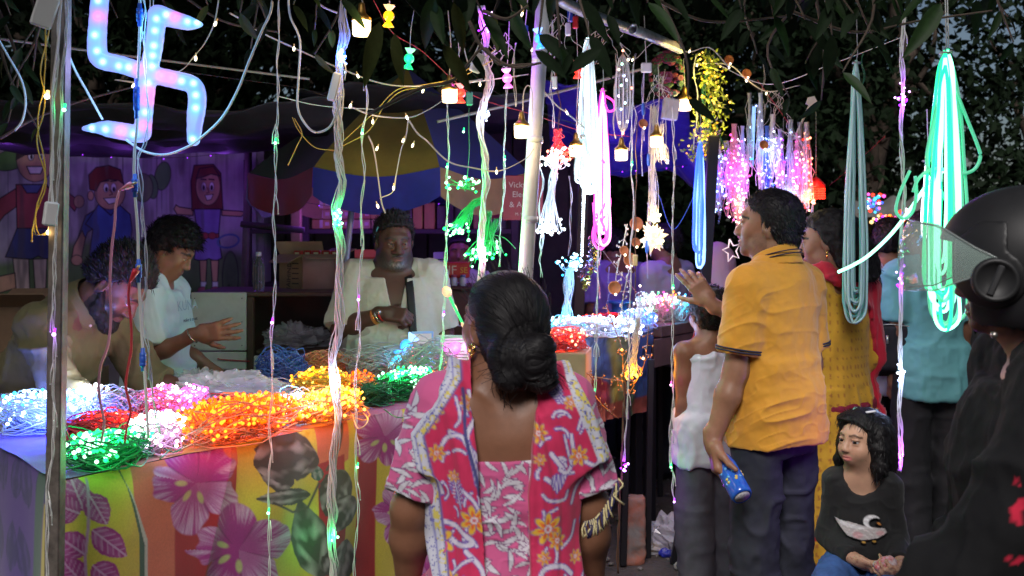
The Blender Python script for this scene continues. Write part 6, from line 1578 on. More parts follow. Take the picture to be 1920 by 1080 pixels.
t=thing('hanging_arrow','white arrow shaped decoration on a rod among the far lights','decoration',P(1498,240,5.3));O=ARR(t.location);a,b=P(1488,262,5.3),P(1518,198,5.3);mb=MB(O);mb.tube([a,b],.006,8);d=unit(b-a);x=vec(d[2],0,-d[0]);q=[b+x*.022,b+d*.035+x*.026,b+d*.055,b+d*.035-x*.026,b-x*.022]
mb.raw([p+vec(0,-.008,0)for p in q]+[p+vec(0,.008,0)for p in q],[(4,3,2,1,0),(5,6,7,8,9)]+[(i,(i+1)%5,5+(i+1)%5,5+i)for i in range(5)]);mb.build('arrow',WB,t,smooth=False)
BEAD=mat('jhumar_gold',(.45,.33,.16),.3,metal=.7)
for k,(px,py,col,lab)in enumerate([(1469,350,'white','small silver beaded lantern left of the red one'),(1506,356,'warm','small golden beaded lantern between the silver and red ones'),(1530,350,'red','red glowing beaded lantern at the right of the far row'),(1480,385,'blue','small blue lit lantern behind the heads of the couple')]):
 Y=5.3;c=P(px,py,Y);t=thing('beaded_lantern',lab,'lantern',c,0,'beaded lanterns in the far row');r=(14 if k<2 else 17)*Y/FPX
 if k==3:r*=.7
 mb=MB();mb.lathe([(r*.1,r*1.1),(r*.5,r*.8),(r,r*.2),(r,-r*.1),(r*.8,-r*.15)],(0,0,0),None,18);mb.build('cap',BEAD if k!=2 else mat('red_gloss',(.52,.025,.02),.35),t)
 mb=MB()
 for j in range(16):
  a=j*2*PI/16
  for q in range(5):mb.ball((r*.9*cos(a),r*.9*sin(a),-r*(.25+.26*q)),r*.11,ICO1)
 mb.build('bead_fringe',led_mats(col)[0],t,kind='stuff');mb=MB();mb.tube([(0,0,r),(0,0,r+.35)],.002,5);mb.build('cord',CORD['grey'],t);glow(c+vec(0,-.12,-.05),LEDC[col][0],.3,.03,t)
t=thing('star_outline','white star outline tube light hanging left of the man in the yellow shirt','lamp',P(1372,470,5.2));O=ARR(t.location);mb=MB(O);pts=[]
for k in range(11):a=R(90+36*k+14);rr_=22 if k%2==0 else 10;pts.append(P(1372+rr_*cos(a)*.8,470-rr_*sin(a),5.2))
mb.tube(pts,.004,6);mb.build('tube',mat('star_tube',(.7,.6,.6),.3,emit=(1,.75,.7),strength=.7,nosample=True),t)
for k,(px,py0,py1,col,cols)in enumerate([(1112,465,540,(.45,.33,.08),'gold'),(1105,450,520,(.40,.25,.35),'rose')]):
 t=thing('tinsel',cols+' tinsel strand hanging below the dotted strip','decoration',P(px,py0,4.7));O=ARR(t.location);rr=RNG(k);n=260;f=rr.uniform(0,1,n);C=STK([P(px+7*sin(q*5)-8*q,py0+(py1-py0)*q,4.7)for q in f])+rr.normal(0,.006,(n,3));V,F=leaf_cards(C,.018,k,0);obj('foil',mesh_np('foil',V-O,F,mat('tinsel_'+cols,col,.25,metal=.9),False),t,kind='stuff')
for k,(px,py,c)in enumerate([(1637,384,('blue','pink','red','cyan')),(1655,415,('warm','orange','violet','red')),(1702,418,('red','pink','blue','orange')),(1672,428,('green','orange','pink','warm'))]):
 t=thing('ball_lights',['blue and pink ball lights far behind the unlit rope hank','orange ball lights far behind the arching green rope','red and pink ball lights far behind the twisted string','mixed ball lights lowest in the far stall'][k],'lamp',P(px,py,9.0),0,'ball lights in the far stall');rr=RNG(k);O=ARR(t.location)
 for q,cc in enumerate(c):led_cloud('leds',rr.normal(0,1,(10,3))*vec(.05,.05,.05),cc,.014,(0,0,0),t,.25,1.0,q)
# far stall roof
t=thing('far_stall','far stall with a pale cloth roof and yellow sheet behind the ball lights','stall',P(1660,400,10.5));O=ARR(t.location);G=np.zeros((12,20,3))
for i in range(12):
 for j in range(20):G[i,j]=P(1600+130*j/19,372+40*(i/11)+6*sin(j),10.0+1.2*(1-i/11))-O
sheet('roof',G,mat('far_roof',(.16,.16,.15),.8,var=.2),t)
mb=MB(O);mb.box(P(1650,425,11.3),(.7,.02,.25));mb.build('sheet',mat('far_yellow',(.28,.20,.03),.7),t);mb=MB(O)
for px in(1605,1728):p=P(px,400,10.4);mb=MB(O);mb.tube([vec(p[0],p[1],0),p],.025,8);mb.build('pole',STEEL,t)
# strands that hang unlit here and there between the lamps
rs=random.Random(3)
for k,(px,y0,y1,Y,col,lab)in enumerate([(1070,330,480,4.3,'violet','thin violet cord hanging down to the blue LED burst'),(1014,300,480,3.9,'white','loose white wires below the white LED hank beside the pole'),(1012,440,520,3.9,'white','white wire ends hanging behind the hair of the woman in pink'),(1036,40,240,3.95,'clear','clear wires hanging right of the white pole top'),(1046,130,300,4.2,'brown','brown wire hanging beside the red hank'),(1152,100,260,4.3,'clear','clear wire beside the oval bead lights'),(1190,100,250,4.3,'white','thin white wire right of the oval bead lights'),(1205,130,330,4.4,'violet','violet wire above the star lantern'),(1216,380,480,4.4,'violet','violet wire crossing the star lantern'),(1244,130,300,4.6,'clear','wire hanging under the flower ball'),(1305,100,280,4.9,'clear','wire hanging left of the leaf garland'),(1430,120,260,5.3,'clear','wire hanging over the neon strip'),(1466,240,340,5.3,'grey','wire carrying the silver lantern'),(1616,100,180,3.7,'green','green lit wire beside the unlit rope hank'),(1126,420,560,4.5,'pink','pink wire hanging below the pink neon rope'),(1085,190,260,4.0,'brown','dark wire left of the icy ropes'),(966,80,200,3.6,'clear','clear wire loop above the bulb left of the white pole'),(1140,500,600,5.2,'violet','violet wire behind the clay lamp discs'),(1352,260,420,5.0,'violet','violet wire beside the blue neon rope'),(1300,560,640,4.4,'red','red wire hanging over the boy in the white vest')]):
 pts=[(px+rs.uniform(-4,4),y0+(y1-y0)*i/5)for i in range(6)];light_string(lab,pts,Y,2,.0028,.0013,[],col,name='hanging_wire',cat='wire',seed=80+k,tips=False)
# tangled clear wires knotted in the leaves overhead
for k,(px,py,Y,w)in enumerate([(935,90,3.7,22),(1045,60,3.9,26),(1130,80,4.2,22),(1230,170,4.6,22),(1455,215,5.2,34),(1385,300,5.1,24)]):
 t=thing('wire_tangle',['clear wire tangle in the leaves above the pink candy light','clear wire tangle right of the white pole top','clear wire tangle above the pink neon rope','clear wire tangle above the star lantern','clear wire tangle over the beaded lanterns','violet wire tangle beside the pink bundle'][k],'wire',P(px,py,Y),0,'tangled wires among the leaves');O=ARR(t.location);rr=RNG(k);mb=MB(O);s=Y/FPX
 for q in range(9):
  z=LIN(1,-1.4,7);mb.tube(spline(O+np.cumsum(rr.normal(0,1,(7,3))*vec(w*s*.4,w*s*.25,0),0)+STK([0*z,0*z,z*w*s*1.3],1),22),.0011,4,False)
 mb.build('wires',CORD['clear' if k<5 else 'violet'],t,kind='stuff')
# violet light chains added to cast the purple glow in the stall's rear
for k,(pts,Y,lab)in enumerate([([(-20,268),(120,285),(260,296),(380,292),(480,276)],6.2,'violet light chain along the hem of the black net over the painted wall'),([(560,378),(640,388),(740,384),(850,380),(950,384)],6.35,'violet light chain along the top of the shelf rack'),([(1050,300),(1120,320),(1200,318),(1290,310)],6.3,'violet light chain under the blue tarpaulin')]):
 q=spline([P(a,b,Y)for a,b in pts],30);t=thing('added_light_chain',lab,'fairy lights',q[0]);O=q[0];mb=MB(O);mb.tube(q,.0016,5);mb.build('wire',CORD['black'],t);led_cloud('leds',q[1::3]-vec(0,.004,.006),'violet',.0035,O,t,.1)
 for f in(3,9,15,21,27):glow(q[min(f,len(q)-1)]+vec(0,-.12,-.10),(.34,.08,1),(.28,.30,.6)[k],.05,t)
# ------------------------------------------------------------------ people
def joints(H=1.7,sw=0.18,hw=0.09,lean=0.0,bend=0.0,armL=None,armR=None,legs=True,yaw=0.0,pitch=0.0,roll=0.0,hs=1.0,hfwd=0.0,ul=0.285,fl=0.25,neck=1.0):
 """front +y, right +x. arms: (upper direction, fore direction)"""
 s=H/1.7
 J=dict(s=s,hs=hs*(0.5+0.5*s)if H>1.3 else hs)
 pel=vec(0,0,0.93*s);TR=rotx(-lean)
 J['pel']=pel;J['TR']=TR
 up=lambda p:pel+TR@(vec(*p)*s-pel)
 J['up']=up
 J['neck']=up((0,-0.01,1.455));J['neck2']=up((0,0.012+hfwd*0.6,1.455+0.06*neck))
 HR=TR@rotz(yaw)@rotx(-pitch)@roty(roll)if lean==0 else rotz(yaw)@rotx(-pitch)@roty(roll)
 J['HR']=HR
 J['hc']=J['neck2']+TR@vec(0,0.0,0.05*s*neck)+HR@vec(0,0.012,0.03)*J['hs']
 dflt=(vec(0,0,-1),vec(0,0.15,-1))
 for sd,sg,arm in(('L',-1,armL or dflt),('R',1,armR or dflt)):
  sh=up((sg*sw/1.0,-0.005,1.385))
  J['sh'+sd]=sh
  J['el'+sd]=sh+unit(arm[0])*ul*s
  J['wr'+sd]=J['el'+sd]+unit(arm[1])*fl*s
  J['ad'+sd]=unit(arm[1])
  J['hip'+sd]=vec(sg*hw*s,0,0.90*s);J['kn'+sd]=vec(sg*(hw+0.01)*s,0.01,0.49*s);J['an'+sd]=vec(sg*(hw+0.01)*s,-0.03,0.08*s)
 return J
MAN=[(-0.12,0,0,.155,.100),(0,0,-.008,.166,.112),(.13,0,0,.146,.102),(.27,0,.004,.155,.110),(.38,0,-.004,.162,.108),(.45,0,-.014,.142,.084),(.50,0,-.018,.092,.062),(.545,0,-.008,.058,.056)]
WOM=[(-0.12,0,0,.165,.110),(0,0,-.012,.176,.122),(.13,0,0,.150,.104),(.27,0,.004,.156,.112),(.38,0,-.004,.152,.104),(.44,0,-.014,.130,.080),(.49,0,-.018,.080,.056),(.535,0,-.008,.050,.050)]
KID=[(-0.12,0,0,.140,.100),(0,0,-.005,.145,.105),(.13,0,.01,.138,.105),(.27,0,.004,.138,.100),(.38,0,-.004,.135,.092),(.45,0,-.010,.115,.075),(.50,0,-.012,.080,.056),(.545,0,-.008,.050,.050)]
def scale_secs(secs,s,wx=1.0,wy=1.0,belly=0.0,lo=-9,hi=9,bulge=0.0):
 out=[]
 for z,cx,cyv,rx,ry in secs:
  if z<lo or z>hi:continue
  b=belly*math.exp(-((z-0.12)/0.16)**2)
  out.append((z*s,cx,cyv*s+b*0.6,rx*s*wx+b*0.5,ry*s*wy+b*0.5))
 return out
def add_torso(S,J,secs,off=0.0,wx=1.0,wy=1.0,belly=0.0,lo=-9,hi=9,k=0.03,shr=0.056,shoff=None):
 s=J['s']
 S.loft(scale_secs(secs,s,wx,wy,belly,lo,hi),k,off=off,rot=J['TR'],org=J['pel'])
 so=off if shoff is None else shoff
 for sd in 'LR':
  a=J['up']((0.06*(1 if sd=='R' else-1),-0.012,1.418))
  S.cone(a,J['sh'+sd],0.050*s+so,shr*s+so,0.045)
 return S
def add_arm(S,J,sd,off=0.0,upto=2.0,fat=1.0,k=0.02,flare=0.0):
 s=J['s'];sh,el,wr=J['sh'+sd],J['el'+sd],J['wr'+sd]
 t=min(upto,1.0)
 e=sh+(el-sh)*t
 r1=(0.052+(0.040-0.052)*t)*s*fat
 m=sh+(e-sh)*0.45
 S.cone(sh,m,0.053*s*fat+off,0.050*s*fat+off+flare*0.3,k)
 S.cone(m,e,0.050*s*fat+off+flare*0.3,r1+off+flare,k)
 if upto>1.0:
  t2=min(upto-1.0,1.0)
  w=el+(wr-el)*t2
  m2=el+(w-el)*0.35
  S.cone(el,m2,0.041*s*fat+off,0.041*s*fat+off,k)
  S.cone(m2,w,0.041*s*fat+off,(0.041-0.015*t2)*s*(0.5+0.5*fat)+off+flare*0.5,k)
 return S
def add_leg(S,J,sd,off=0.0,upto=2.0,fat=1.0,k=0.03,straight=0.0):
 s=J['s'];h,kn,an=J['hip'+sd],J['kn'+sd],J['an'+sd]
 a=0.085*s*fat;b=0.058*s*fat;c=0.040*s*fat
 b+=straight*0.016;c+=straight*0.030
 S.cone(h,kn,a+off,b+off,k)
 if upto>1:
  t=min(upto-1,1);e=kn+(an-kn)*t
  S.cone(kn,kn+(e-kn)*0.35,b+off,b*0.97+off,k)
  S.cone(kn+(e-kn)*0.35,e,b*0.97+off,b+(c-b)*t+off,k)
 return S
def add_hand(S,wr,d,pn,s=1.0,thumb=1,curl=(0.3,0.35,0.4,0.45),spread=0.06,tcurl=0.3,k=0.007,tdir=None):
 """wr wrist point, d finger direction, pn palm normal (the way the palm faces), thumb +-1 the side of the thumb"""
 d=unit(d);pn=unit(pn-d*(d@pn));w=np.cross(d,pn)*thumb  # w points to the thumb side
 RM=STK([w,d,pn],1)
 S.cone(wr-d*0.03*s,wr+d*0.02*s,0.027*s,0.026*s,0.015)
 S.box(wr+d*0.052*s,vec(0.040,0.046,0.015)*s,0.013*s,0.015,rot=RM)
 S.ell(wr+d*0.03*s+w*0.024*s+pn*0.008*s,vec(0.018,0.032,0.018)*s,0.012,rot=RM)
 tips=[]
 for i in range(4):
  off=(1.5-i)*0.0205
  b=wr+d*(0.092-(0.006 if i in(0,3)else 0)-(0.004 if i==3 else 0))*s+w*off*s
  m=(0.92,1.0,0.95,0.78)[i];c=curl[i]
  a=0.0;p=b;dd0=unit(d+w*(1.5-i)*spread)
  for L,r0,r1,cc in((0.044,.0098,.0092,1.0),(0.027,.0090,.0084,1.25),(0.022,.0083,.0068,0.8)):
   a+=c*cc
   dd=dd0*cos(a)+pn*sin(a)
   q=p+dd*L*m*s
   S.cone(p,q,r0*s,r1*s,k if r0<.0095 else 0.009)
   p=q
  tips.append(p)
 td=unit(d*0.62+w*0.72+pn*0.35)if tdir is None else unit(tdir)
 b=wr+d*0.022*s+w*0.028*s+pn*0.006*s
 q=b+td*0.040*s
 t2=unit(td+pn*tcurl+d*0.25);q2=q+t2*0.032*s
 t3=unit(t2+pn*tcurl);q3=q2+t3*0.026*s
 S.cone(b,q,0.0150*s,0.0118*s,0.012);S.cone(q,q2,0.0114*s,0.0100*s,k);S.cone(q2,q3,0.0100*s,0.0078*s,k)
 return tips
def add_head(S,J,kind='man',jaw=1.0,fat=1.0,nose=1.0,detail=True):
 c,M,h=J['hc'],J['HR'],J['hs']
 w=lambda x,y,z:c+M@(vec(x,y,z)*h)
 E=lambda p,r,k=0.012,op='u':S.ell(w(*p),vec(*r)*h,k*h,op,rot=M)
 E((0,-.014,.030),(.0745,.094,.083),.03)
 E((0,.024,-.022),(.060*fat,.066,.082),.03)
 if kind=='kid':
  E((0,.030,-.052),(.051*fat,.056,.042),.03)
  E((0,.070,-.080),(.015,.016,.015),.02)
  for g in(-1,1):E((g*.036,.050,-.042),(.028,.030,.030),.02)
 else:
  E((0,.030,-.070),(.050*jaw*fat,.056,.042),.03)
  E((0,.073,-.098),(.022*jaw,.018,.018),.02)
  for g in(-1,1):
   E((g*.038,.056,-.030),(.024,.024,.026),.02)
   E((g*.052*fat,.005,-.070),(.016,.034,.024),.025)
 E((0,.078,.022),(.046,.014,.016),.018)
 if detail:
  ez=-.004;kd=1.12 if kind=='kid' else 1.0
  for g in(-1,1):
   E((g*.0315,.098,ez),(.0205*kd,.020,.0135*kd),.012,'s')
   e0=(g*.0315,.0745,ez)
   S.ell(w(*e0),vec(.0135,.0135,.0135)*h,0.003,rot=M)
   E((g*.0315,.0785,ez+.0075+.004*(kd-1)/.3),(.0175,.0120,.0052),.004)  # upper lid
   E((g*.0315,.0780,ez-.0085-.0028*(kd-1)/.3),(.0160,.0110,.0042),.004)  # lower lid
  S.cone(w(0,.086,.004),w(0,.106+.004*(nose-1),-.036),.0085*h,.0125*h*nose,.014*h)
  for g in(-1,1):
   E((g*.0125*nose,.0965,-.040),(.0090*nose,.012,.0080),.008)
  ly=-.006 if kind=='kid' else 0
  E((0,.088+ly,-.0665),(.0240,.0125,.0062),.006)
  E((0,.0865+ly,-.0775),(.0205,.0130,.0072),.006)
  E((0,.103+ly,-.0715),(.0220,.010,.0014),.004,'s')
  for g in(-1,1):E((g*.0055,.115,-.0475),(.0035,.006,.0035),.004,'s')
 else:
  S.cone(w(0,.086,.004),w(0,.106,-.036),.0085*h,.0125*h,.014*h)
 for g in(-1,1):
  RR=M@rotz(g*-0.35)@rotx(0.18)
  S.ell(w(g*.0775,-.012,-.008),vec(.0095,.021,.032)*h,.008*h,rot=RR)
  S.ell(w(g*.0775,-.014,-.036),vec(.008,.010,.012)*h,.008*h,rot=RR)
  S.ell(w(g*.0885,-.008,-.004),vec(.008,.011,.019)*h,.006*h,'s',rot=RR)
 S.cone(w(0,-.022,-.055),J['neck2'],.056*h*(1 if kind=='man' else .88),.056*h*(1.04 if kind=='man' else .86),.03)
 S.cone(J['neck2'],J['neck'],.057*h*(1 if kind=='man' else .86),.064*h*(1 if kind=='man' else .86),.04)
def paint_skin(V,J,tone,lips=None,brow=(0.012,0.009,0.008),brows=1.0,beard=None,lash=0.0):
 """base skin colour with lips, brows and beard hair where the person has them"""
 q=((V-J['hc'])@J['HR'])/J['hs']
 C=np.tile(ASA(tone,float),(len(V),1))
 n=fnoise(V*14,3,3)[:,None];C*=1+0.10*n
 C*=1+0.06*fnoise(V*90,5,2)[:,None]
 def mix(m,col):
  nonlocal C
  C=C*(1-m[:,None])+ASA(col,float)*m[:,None]
 x,y,z=nabs(q[:,0]),q[:,1],q[:,2]
 inh=(nabs(q[:,2])<.14)&(x<.1)&(nabs(y)<.14)
 front=inh&(y>.05)
 red=front*nexp(-((x-.036)/.022)**2-((z+.034)/.02)**2)*0.25
 mix(red,ASA(tone)*vec(1.15,.85,.8))
 if lips is not None:
  m=front*sstep(1.25,.75,(x/.025)**2+((z+.0715)/.0125)**2)*(y>.074)
  mix(m*0.85,lips)
 if beard is not None:
  col,dens,kind=beard
  nz=fnoise(V*160,9,2)
  m=inh*sstep(-.034,-.058,z+0.55*nmax(0,x-.045)*-1)*(y>-.012)*sstep(-.125,-.112,z)
  if kind=='goatee':
   m=m*sstep(.065,.035,x)*0.9
  m=m*(1-front*sstep(1.5,.95,(x/.026)**2+((z+.0715)/.0135)**2))
  mo=front*sstep(1.2,.7,(x/.030)**2+((z+.0545)/.0075)**2)*(y>.078)
  m=np.clip(nmax(m,mo)*dens*(1+.35*nz),0,1)
  mix(m,col)
 if brows>0:
  bz=.0185+.006*np.clip((x-.014)/.02,0,1)-.011*np.clip((x-.036)/.02,0,1)
  m=front*(x>.011)*(x<.055)*sstep(.0058,.0030,nabs(z-bz)+.0016*fnoise(V*240,2,1))*brows
  mix(m,brow)
 if lash>0:
  e=STK([x-.0315,y-.0745,z+.004],1)
  r=np.linalg.norm(e,axis=1)
  m=front*sstep(.0188,.0165,r)*sstep(.0015,.004,e[:,2])*sstep(.0095,.0060,e[:,2])*lash
  mix(m,brow)
 return np.clip(C,0.002,1)
def eyes(root,J,gaze=(0,1,0),iris=(.02,.010,.006),wht=(.55,.52,.50),k=1.0):
 c,M,h=J['hc'],J['HR'],J['hs']
 V0,F0=ICO3
 for g in(-1,1):
  gz=unit(M@unit(gaze))
  a=V0@gz
  C=np.tile(vec(*wht),(len(V0),1))
  C[a>.82]=iris;C[a>.955]=(.003,.003,.003)
  p=c+M@(vec(g*.0315,.0750,-.0042)*h)
  me=mesh_np('eye',V0*.0136*k*h+p,F0,mat('eye_wet',rough=0.08,vc=True,spec=0.6),True,C)
  obj('eye',me,root)
def skin_mesh(root,S,J,painter,name='body',it=1):
 V,F=S.surf();V=relax(V,F,it,0.5)
 me=mesh_np(name,V,F,mat('skin',rough=0.46,vc=True,spec=0.45,bump=0.25,bscale=260,bdist=0.0012,sss=0.0),True,painter(V))
 return obj(name,me,root)
def fold_disp(V,amp,sc=(9,9,3.0),seed=1,mask=None,ridge=0.6):
 n=fnoise(V*ASA(sc),seed,2)
 q=1-nabs(vnoise(V*ASA(sc)*1.3+7.7,seed+40));r=1.25*q**4-.35+.30*(1-nabs(vnoise(V*ASA(sc)*2.9+3.1,seed+41)))**6
 d=amp*((1-ridge)*n+ridge*r)
 return d if mask is None else d*mask
def cloth(root,name,S,m,colfn=None,amp=0.006,sc=(9,9,3.0),seed=1,maskfn=None,it=2,ridge=0.6,warp=None,label=None):
 V,F=S.surf();V=relax(V,F,it,0.5)
 N=normals(V,F)
 mask=None if maskfn is None else maskfn(V)
 W=V if warp is None else warp(V)
 V2=V+N*(fold_disp(W,amp*1.5,sc,seed,mask,ridge)+.25*amp*fnoise(V*30,seed+9,2))[:,None]
 me=mesh_np(name,V2,F,m,True,None if colfn is None else colfn(V,N))
 return obj(name,me,root,label=label)
def hair_cap(root,J,thick=.012,hl=None,back=-.085,seed=1,amp=.006,tufts=1800,tl=.022,m=None,comb=(0,-.6,.8),side=0.0,h=.004,extra=None,topz=0.0,temple=.03,nrm=.20,lw=.0016):
 """short hair: a rough cap over the skull plus many small locks"""
 c,M,hs=J['hc'],J['HR'],J['hs']
 S=SDF(c-.17*hs,c+.17*hs,h)
 w=lambda x,y,z:c+M@(vec(x,y,z)*hs)
 S.ell(w(0,-.014,.030+topz*.4),(vec(.0745,.094,.083+topz)+thick)*hs,.02,rot=M)
 S.ell(w(0,-.035,-.02),(vec(.068,.068,.075)+thick*.7)*hs,.03,rot=M)
 if extra:extra(S,w,M,hs)
 ys=[-.14,-.045,-.020,.008,.016,.05,.075,.12]
 zs=[back,back+.01,-.028,-.020,.030,temple+.02,.070,.078]if hl is None else hl
 def fn(x,y,z):
  px,py,pz=(x-c[0])/hs,(y-c[1])/hs,(z-c[2])/hs
  qx=M[0,0]*px+M[1,0]*py+M[2,0]*pz;qy=M[0,1]*px+M[1,1]*py+M[2,1]*pz;qz=M[0,2]*px+M[1,2]*py+M[2,2]*pz
  zl=nint(qy,ys,zs)+0*qx
  return(zl-qz)*hs*0.8
 S.cut(fn)
 V,F=S.surf();V=relax(V,F,2,.5);N=normals(V,F)
 V2=V+N*(amp*fnoise(V*55,seed,2))[:,None]
 q=((V-c)@M)/hs
 cd=M@unit(vec(side,comb[1],comb[2]))
 fl=STK([q[:,0]*260,q[:,2]*40,q[:,1]*30],1)
 hm=m or hair_mat('hair_black')
 me=mesh_np('hair',V2,F,hm,True,None,fl)
 o=obj('hair',me,root)
 if tufts:
  r=RNG(seed)
  idx=r.integers(0,len(V2),tufts)
  p=V2[idx];n=N[idx]
  dr=n*nrm+cd[None,:]*.8+r.normal(0,.20,(tufts,3));dr-=n*nmin(0,(dr*n).sum(1)-.10)[:,None];dr/=np.linalg.norm(dr,axis=1,keepdims=True)
  sd=np.cross(dr,n+r.normal(0,.3,(tufts,3)));sd/=np.linalg.norm(sd,axis=1,keepdims=True)+1e-9
  L=(tl*r.uniform(.5,1.2,tufts)*hs)[:,None];wd=lw*hs
  mid=p+dr*L*.55-cd*0+n*L*.06
  tip=p+dr*L+vec(0,0,-.15)*L
  A=STK([p-sd*wd-n*.003,p+sd*wd-n*.003,mid+sd*wd*.8,mid-sd*wd*.8,tip],1).reshape(-1,3)
  b=np.arange(tufts)[:,None]*5
  FF=[tuple(x)for x in np.hstack([b,b+1,b+2,b+3]).tolist()]+[tuple(x)for x in np.hstack([b+3,b+2,b+4]).tolist()]
  me=mesh_np('hair_locks',A,FF,hm,True,None,np.repeat(r.uniform(0,50,(tufts,3)),5,0))
  obj('hair_locks',me,o,kind='stuff')
 return o
def person(label,loc,rz,group=None):
 return thing('person',label,'person',loc,rz,group)
def shoes(root,J,m=None):
 s=J['s']
 for sd in 'LR':
  a=J['an'+sd]
  S=SDF(a+vec(-.09,-.12,-.1),a+vec(.09,.25,.1),.008)
  S.cone(vec(a[0],a[1]-.02,.04*s),vec(a[0],a[1]+.15*s,.03*s),.038*s,.036*s,.02)
  S.cone(vec(a[0],a[1],.05*s),vec(a[0],a[1],.09*s),.038*s,.034*s,.03)
  S.cut(lambda x,y,z:.002-z+0*x+0*y)
  V,F=S.surf();V=relax(V,F,1)
  obj('shoe',mesh_np('shoe',V,F,m or mat('dark_leather',(.02,.017,.015),.5)),root)
def trousers(root,J,col,secs=MAN,off=.014,amp=.008,h=.008,wx=1.0,belly=0.0,top=.04,straight=1.0,upto=1.97,fat=1.0,name='trousers',m=None):
 s=J['s']
 S=SDF(vec(-.28,-.24,0.0)*s,vec(.28,.24,1.15)*s,h)
 S.loft(scale_secs(secs,s,wx,1.0,belly,-9,top),.03,off=off,org=J['pel'])
 for sd in 'LR':add_leg(S,J,sd,off,upto,fat,.02,straight)
 S.cut(lambda x,y,z:z-(J['pel'][2]+top*s)+0*x+0*y)
 return cloth(root,name,S,m or mat(name+'_%02x%02x%02x'%tuple(int(255*c)for c in col),col,.8,var=.18,vscale=30,bump=.35,bscale=420,bdist=.001),None,amp,(7,7,9),5,lambda V:1-.92*sstep(J['pel'][2]-.16*s,J['pel'][2]-.06*s,V[:,2]))
def collar(root,J,m,r=.088,h=.052,openf=0.0,name='collar',lean=None):
 """a turned shirt collar round the neck, open at the throat if openf > 0"""
 n0,n1=J['neck'],J['neck2'];T=J['TR'];S=SDF(n0-.17,n0+.19,.0045);I=SDF(n0-.17,n0+.19,.0045);u=T@vec(0,0,1);f=T@vec(0,1,0)
 S.cone(n0+T@vec(0,-.004,-.016),n0+(n1-n0)*.85+T@vec(0,-.006,.012),r,r-.019,.01);I.cone(n0+T@vec(0,-.004,-.03),n1+T@vec(0,0,.06),r-.017,r-.030,0)
 def cf(x,y,z):
  px,py,pz=x-n0[0],y-n0[1],z-n0[2];a=px*f[0]+py*f[1]+pz*f[2];b=px*u[0]+py*u[1]+pz*u[2]
  c=nmax(-.004-.16*a-.55*nmax(0,a-.02)-b,b-(h-.42*a))
  return nmax(c,openf*(1+6*nmax(0,.02-b))*0+openf*np.clip((a-.0)/.06,0,1)-nabs(px))if openf else c
 S.cut(cf);S.d=nmax(S.d,-I.d);return cloth(root,name,S,m,None,.001)
# ------------------------------------------------------------------ the people of the market
def Wd(rz,*v):return rotz(-rz)@vec(*v)
BROWN1,BROWN2,BROWN3,DARK1=(.19,.085,.048),(.24,.115,.068),(.30,.155,.095),(.085,.040,.026)
def sleeve(S,J,sd,upto,off,cuff=.0,fat=1.0,k=.02):
 """an open ended sleeve cut square at its cuff"""
 s=J['s'];sh,el,wr=J['sh'+sd],J['el'+sd],J['wr'+sd]
 if upto<=1.0:e=sh+(el-sh)*upto;d=unit(el-sh)
 else:e=el+(wr-el)*(upto-1);d=unit(wr-el)
 B=SDF(nmin(nmin(sh,el),e)-.13,nmax(nmax(sh,el),e)+.13,S.h)
 B.lo=S.lo+np.round((B.lo-S.lo)/S.h)*S.h;B.ax=[(B.lo[i]+np.arange(B.n[i])*S.h).astype(np.float32)for i in range(3)]
 if upto<=1.0:
  r=.050*s*fat+off;B.cone(sh,e+d*.05,.053*s*fat+off,r+cuff,.02)
 else:
  B.cone(sh,el,.053*s*fat+off,.044*s*fat+off,.02);B.cone(el,e+d*.05,.043*s*fat+off,(.043-.012*(upto-1))*s*fat+off+cuff,.02)
 B.cut(lambda x,y,z:(x-e[0])*d[0]+(y-e[1])*d[1]+(z-e[2])*d[2])
 i0=np.round((B.lo-S.lo)/S.h).astype(int);a=nmax(i0,0);b=nmin(i0+B.n,S.n)
 if np.any(b<=a):return
 sl=tuple(slice(a[i],b[i])for i in range(3));sb=tuple(slice(a[i]-i0[i],b[i]-i0[i])for i in range(3))
 A=S.d[sl];D=B.d[sb];t=nmax(k-nabs(A-D),0)/k;S.d[sl]=nmin(A,D)-t*t*k*.25
def folds_torso(J,H,w0=.35,w1=1.0):
 pz=J['pel'][2]
 return lambda V:w0+w1*nexp(-((V[:,2]-pz-.06)/.12)**2)+.3*nexp(-((V[:,2]-pz-.38)/.08)**2)
# ---- woman in pink, back to us
YW=2.2;rzW=R(6);X0W=(944-960)*YW/FPX
root=person('woman in a pink kurta with red flowered dupatta and low hair bun seen from behind',(X0W,YW,0),rzW)
J=joints(1.450,sw=.158,armL=(Wd(rzW,-.30,.02,-1),Wd(rzW,-.06,.30,-1)),armR=(Wd(rzW,.24,.02,-1),Wd(rzW,.05,.30,-1)),yaw=R(34),pitch=R(-6),neck=.9)
J['hs']=.95
S=SDF((-.42,-.26,.62),(.42,.42,1.5),.007)
add_torso(S,J,WOM,0,1.08,1.12,0.0)
for sd in 'LR':add_arm(S,J,sd,0,2,1.22)
for g in(-1,1):S.ell((g*.085,-.075,1.12),(.05,.022,.09),.03)  # shoulder blades
S=S.finer()
for sd,tw in(('L',1),('R',-1)):add_hand(S,J['wr'+sd],J['ad'+sd],Wd(rzW,1 if sd=='L' else-1,0,0),.92,tw if sd=='R' else 1)
add_head(S,J,'woman',detail=True)
skin_mesh(root,S,J,lambda V:paint_skin(V,J,BROWN1,lips=(.20,.06,.06)))
eyes(root,J)
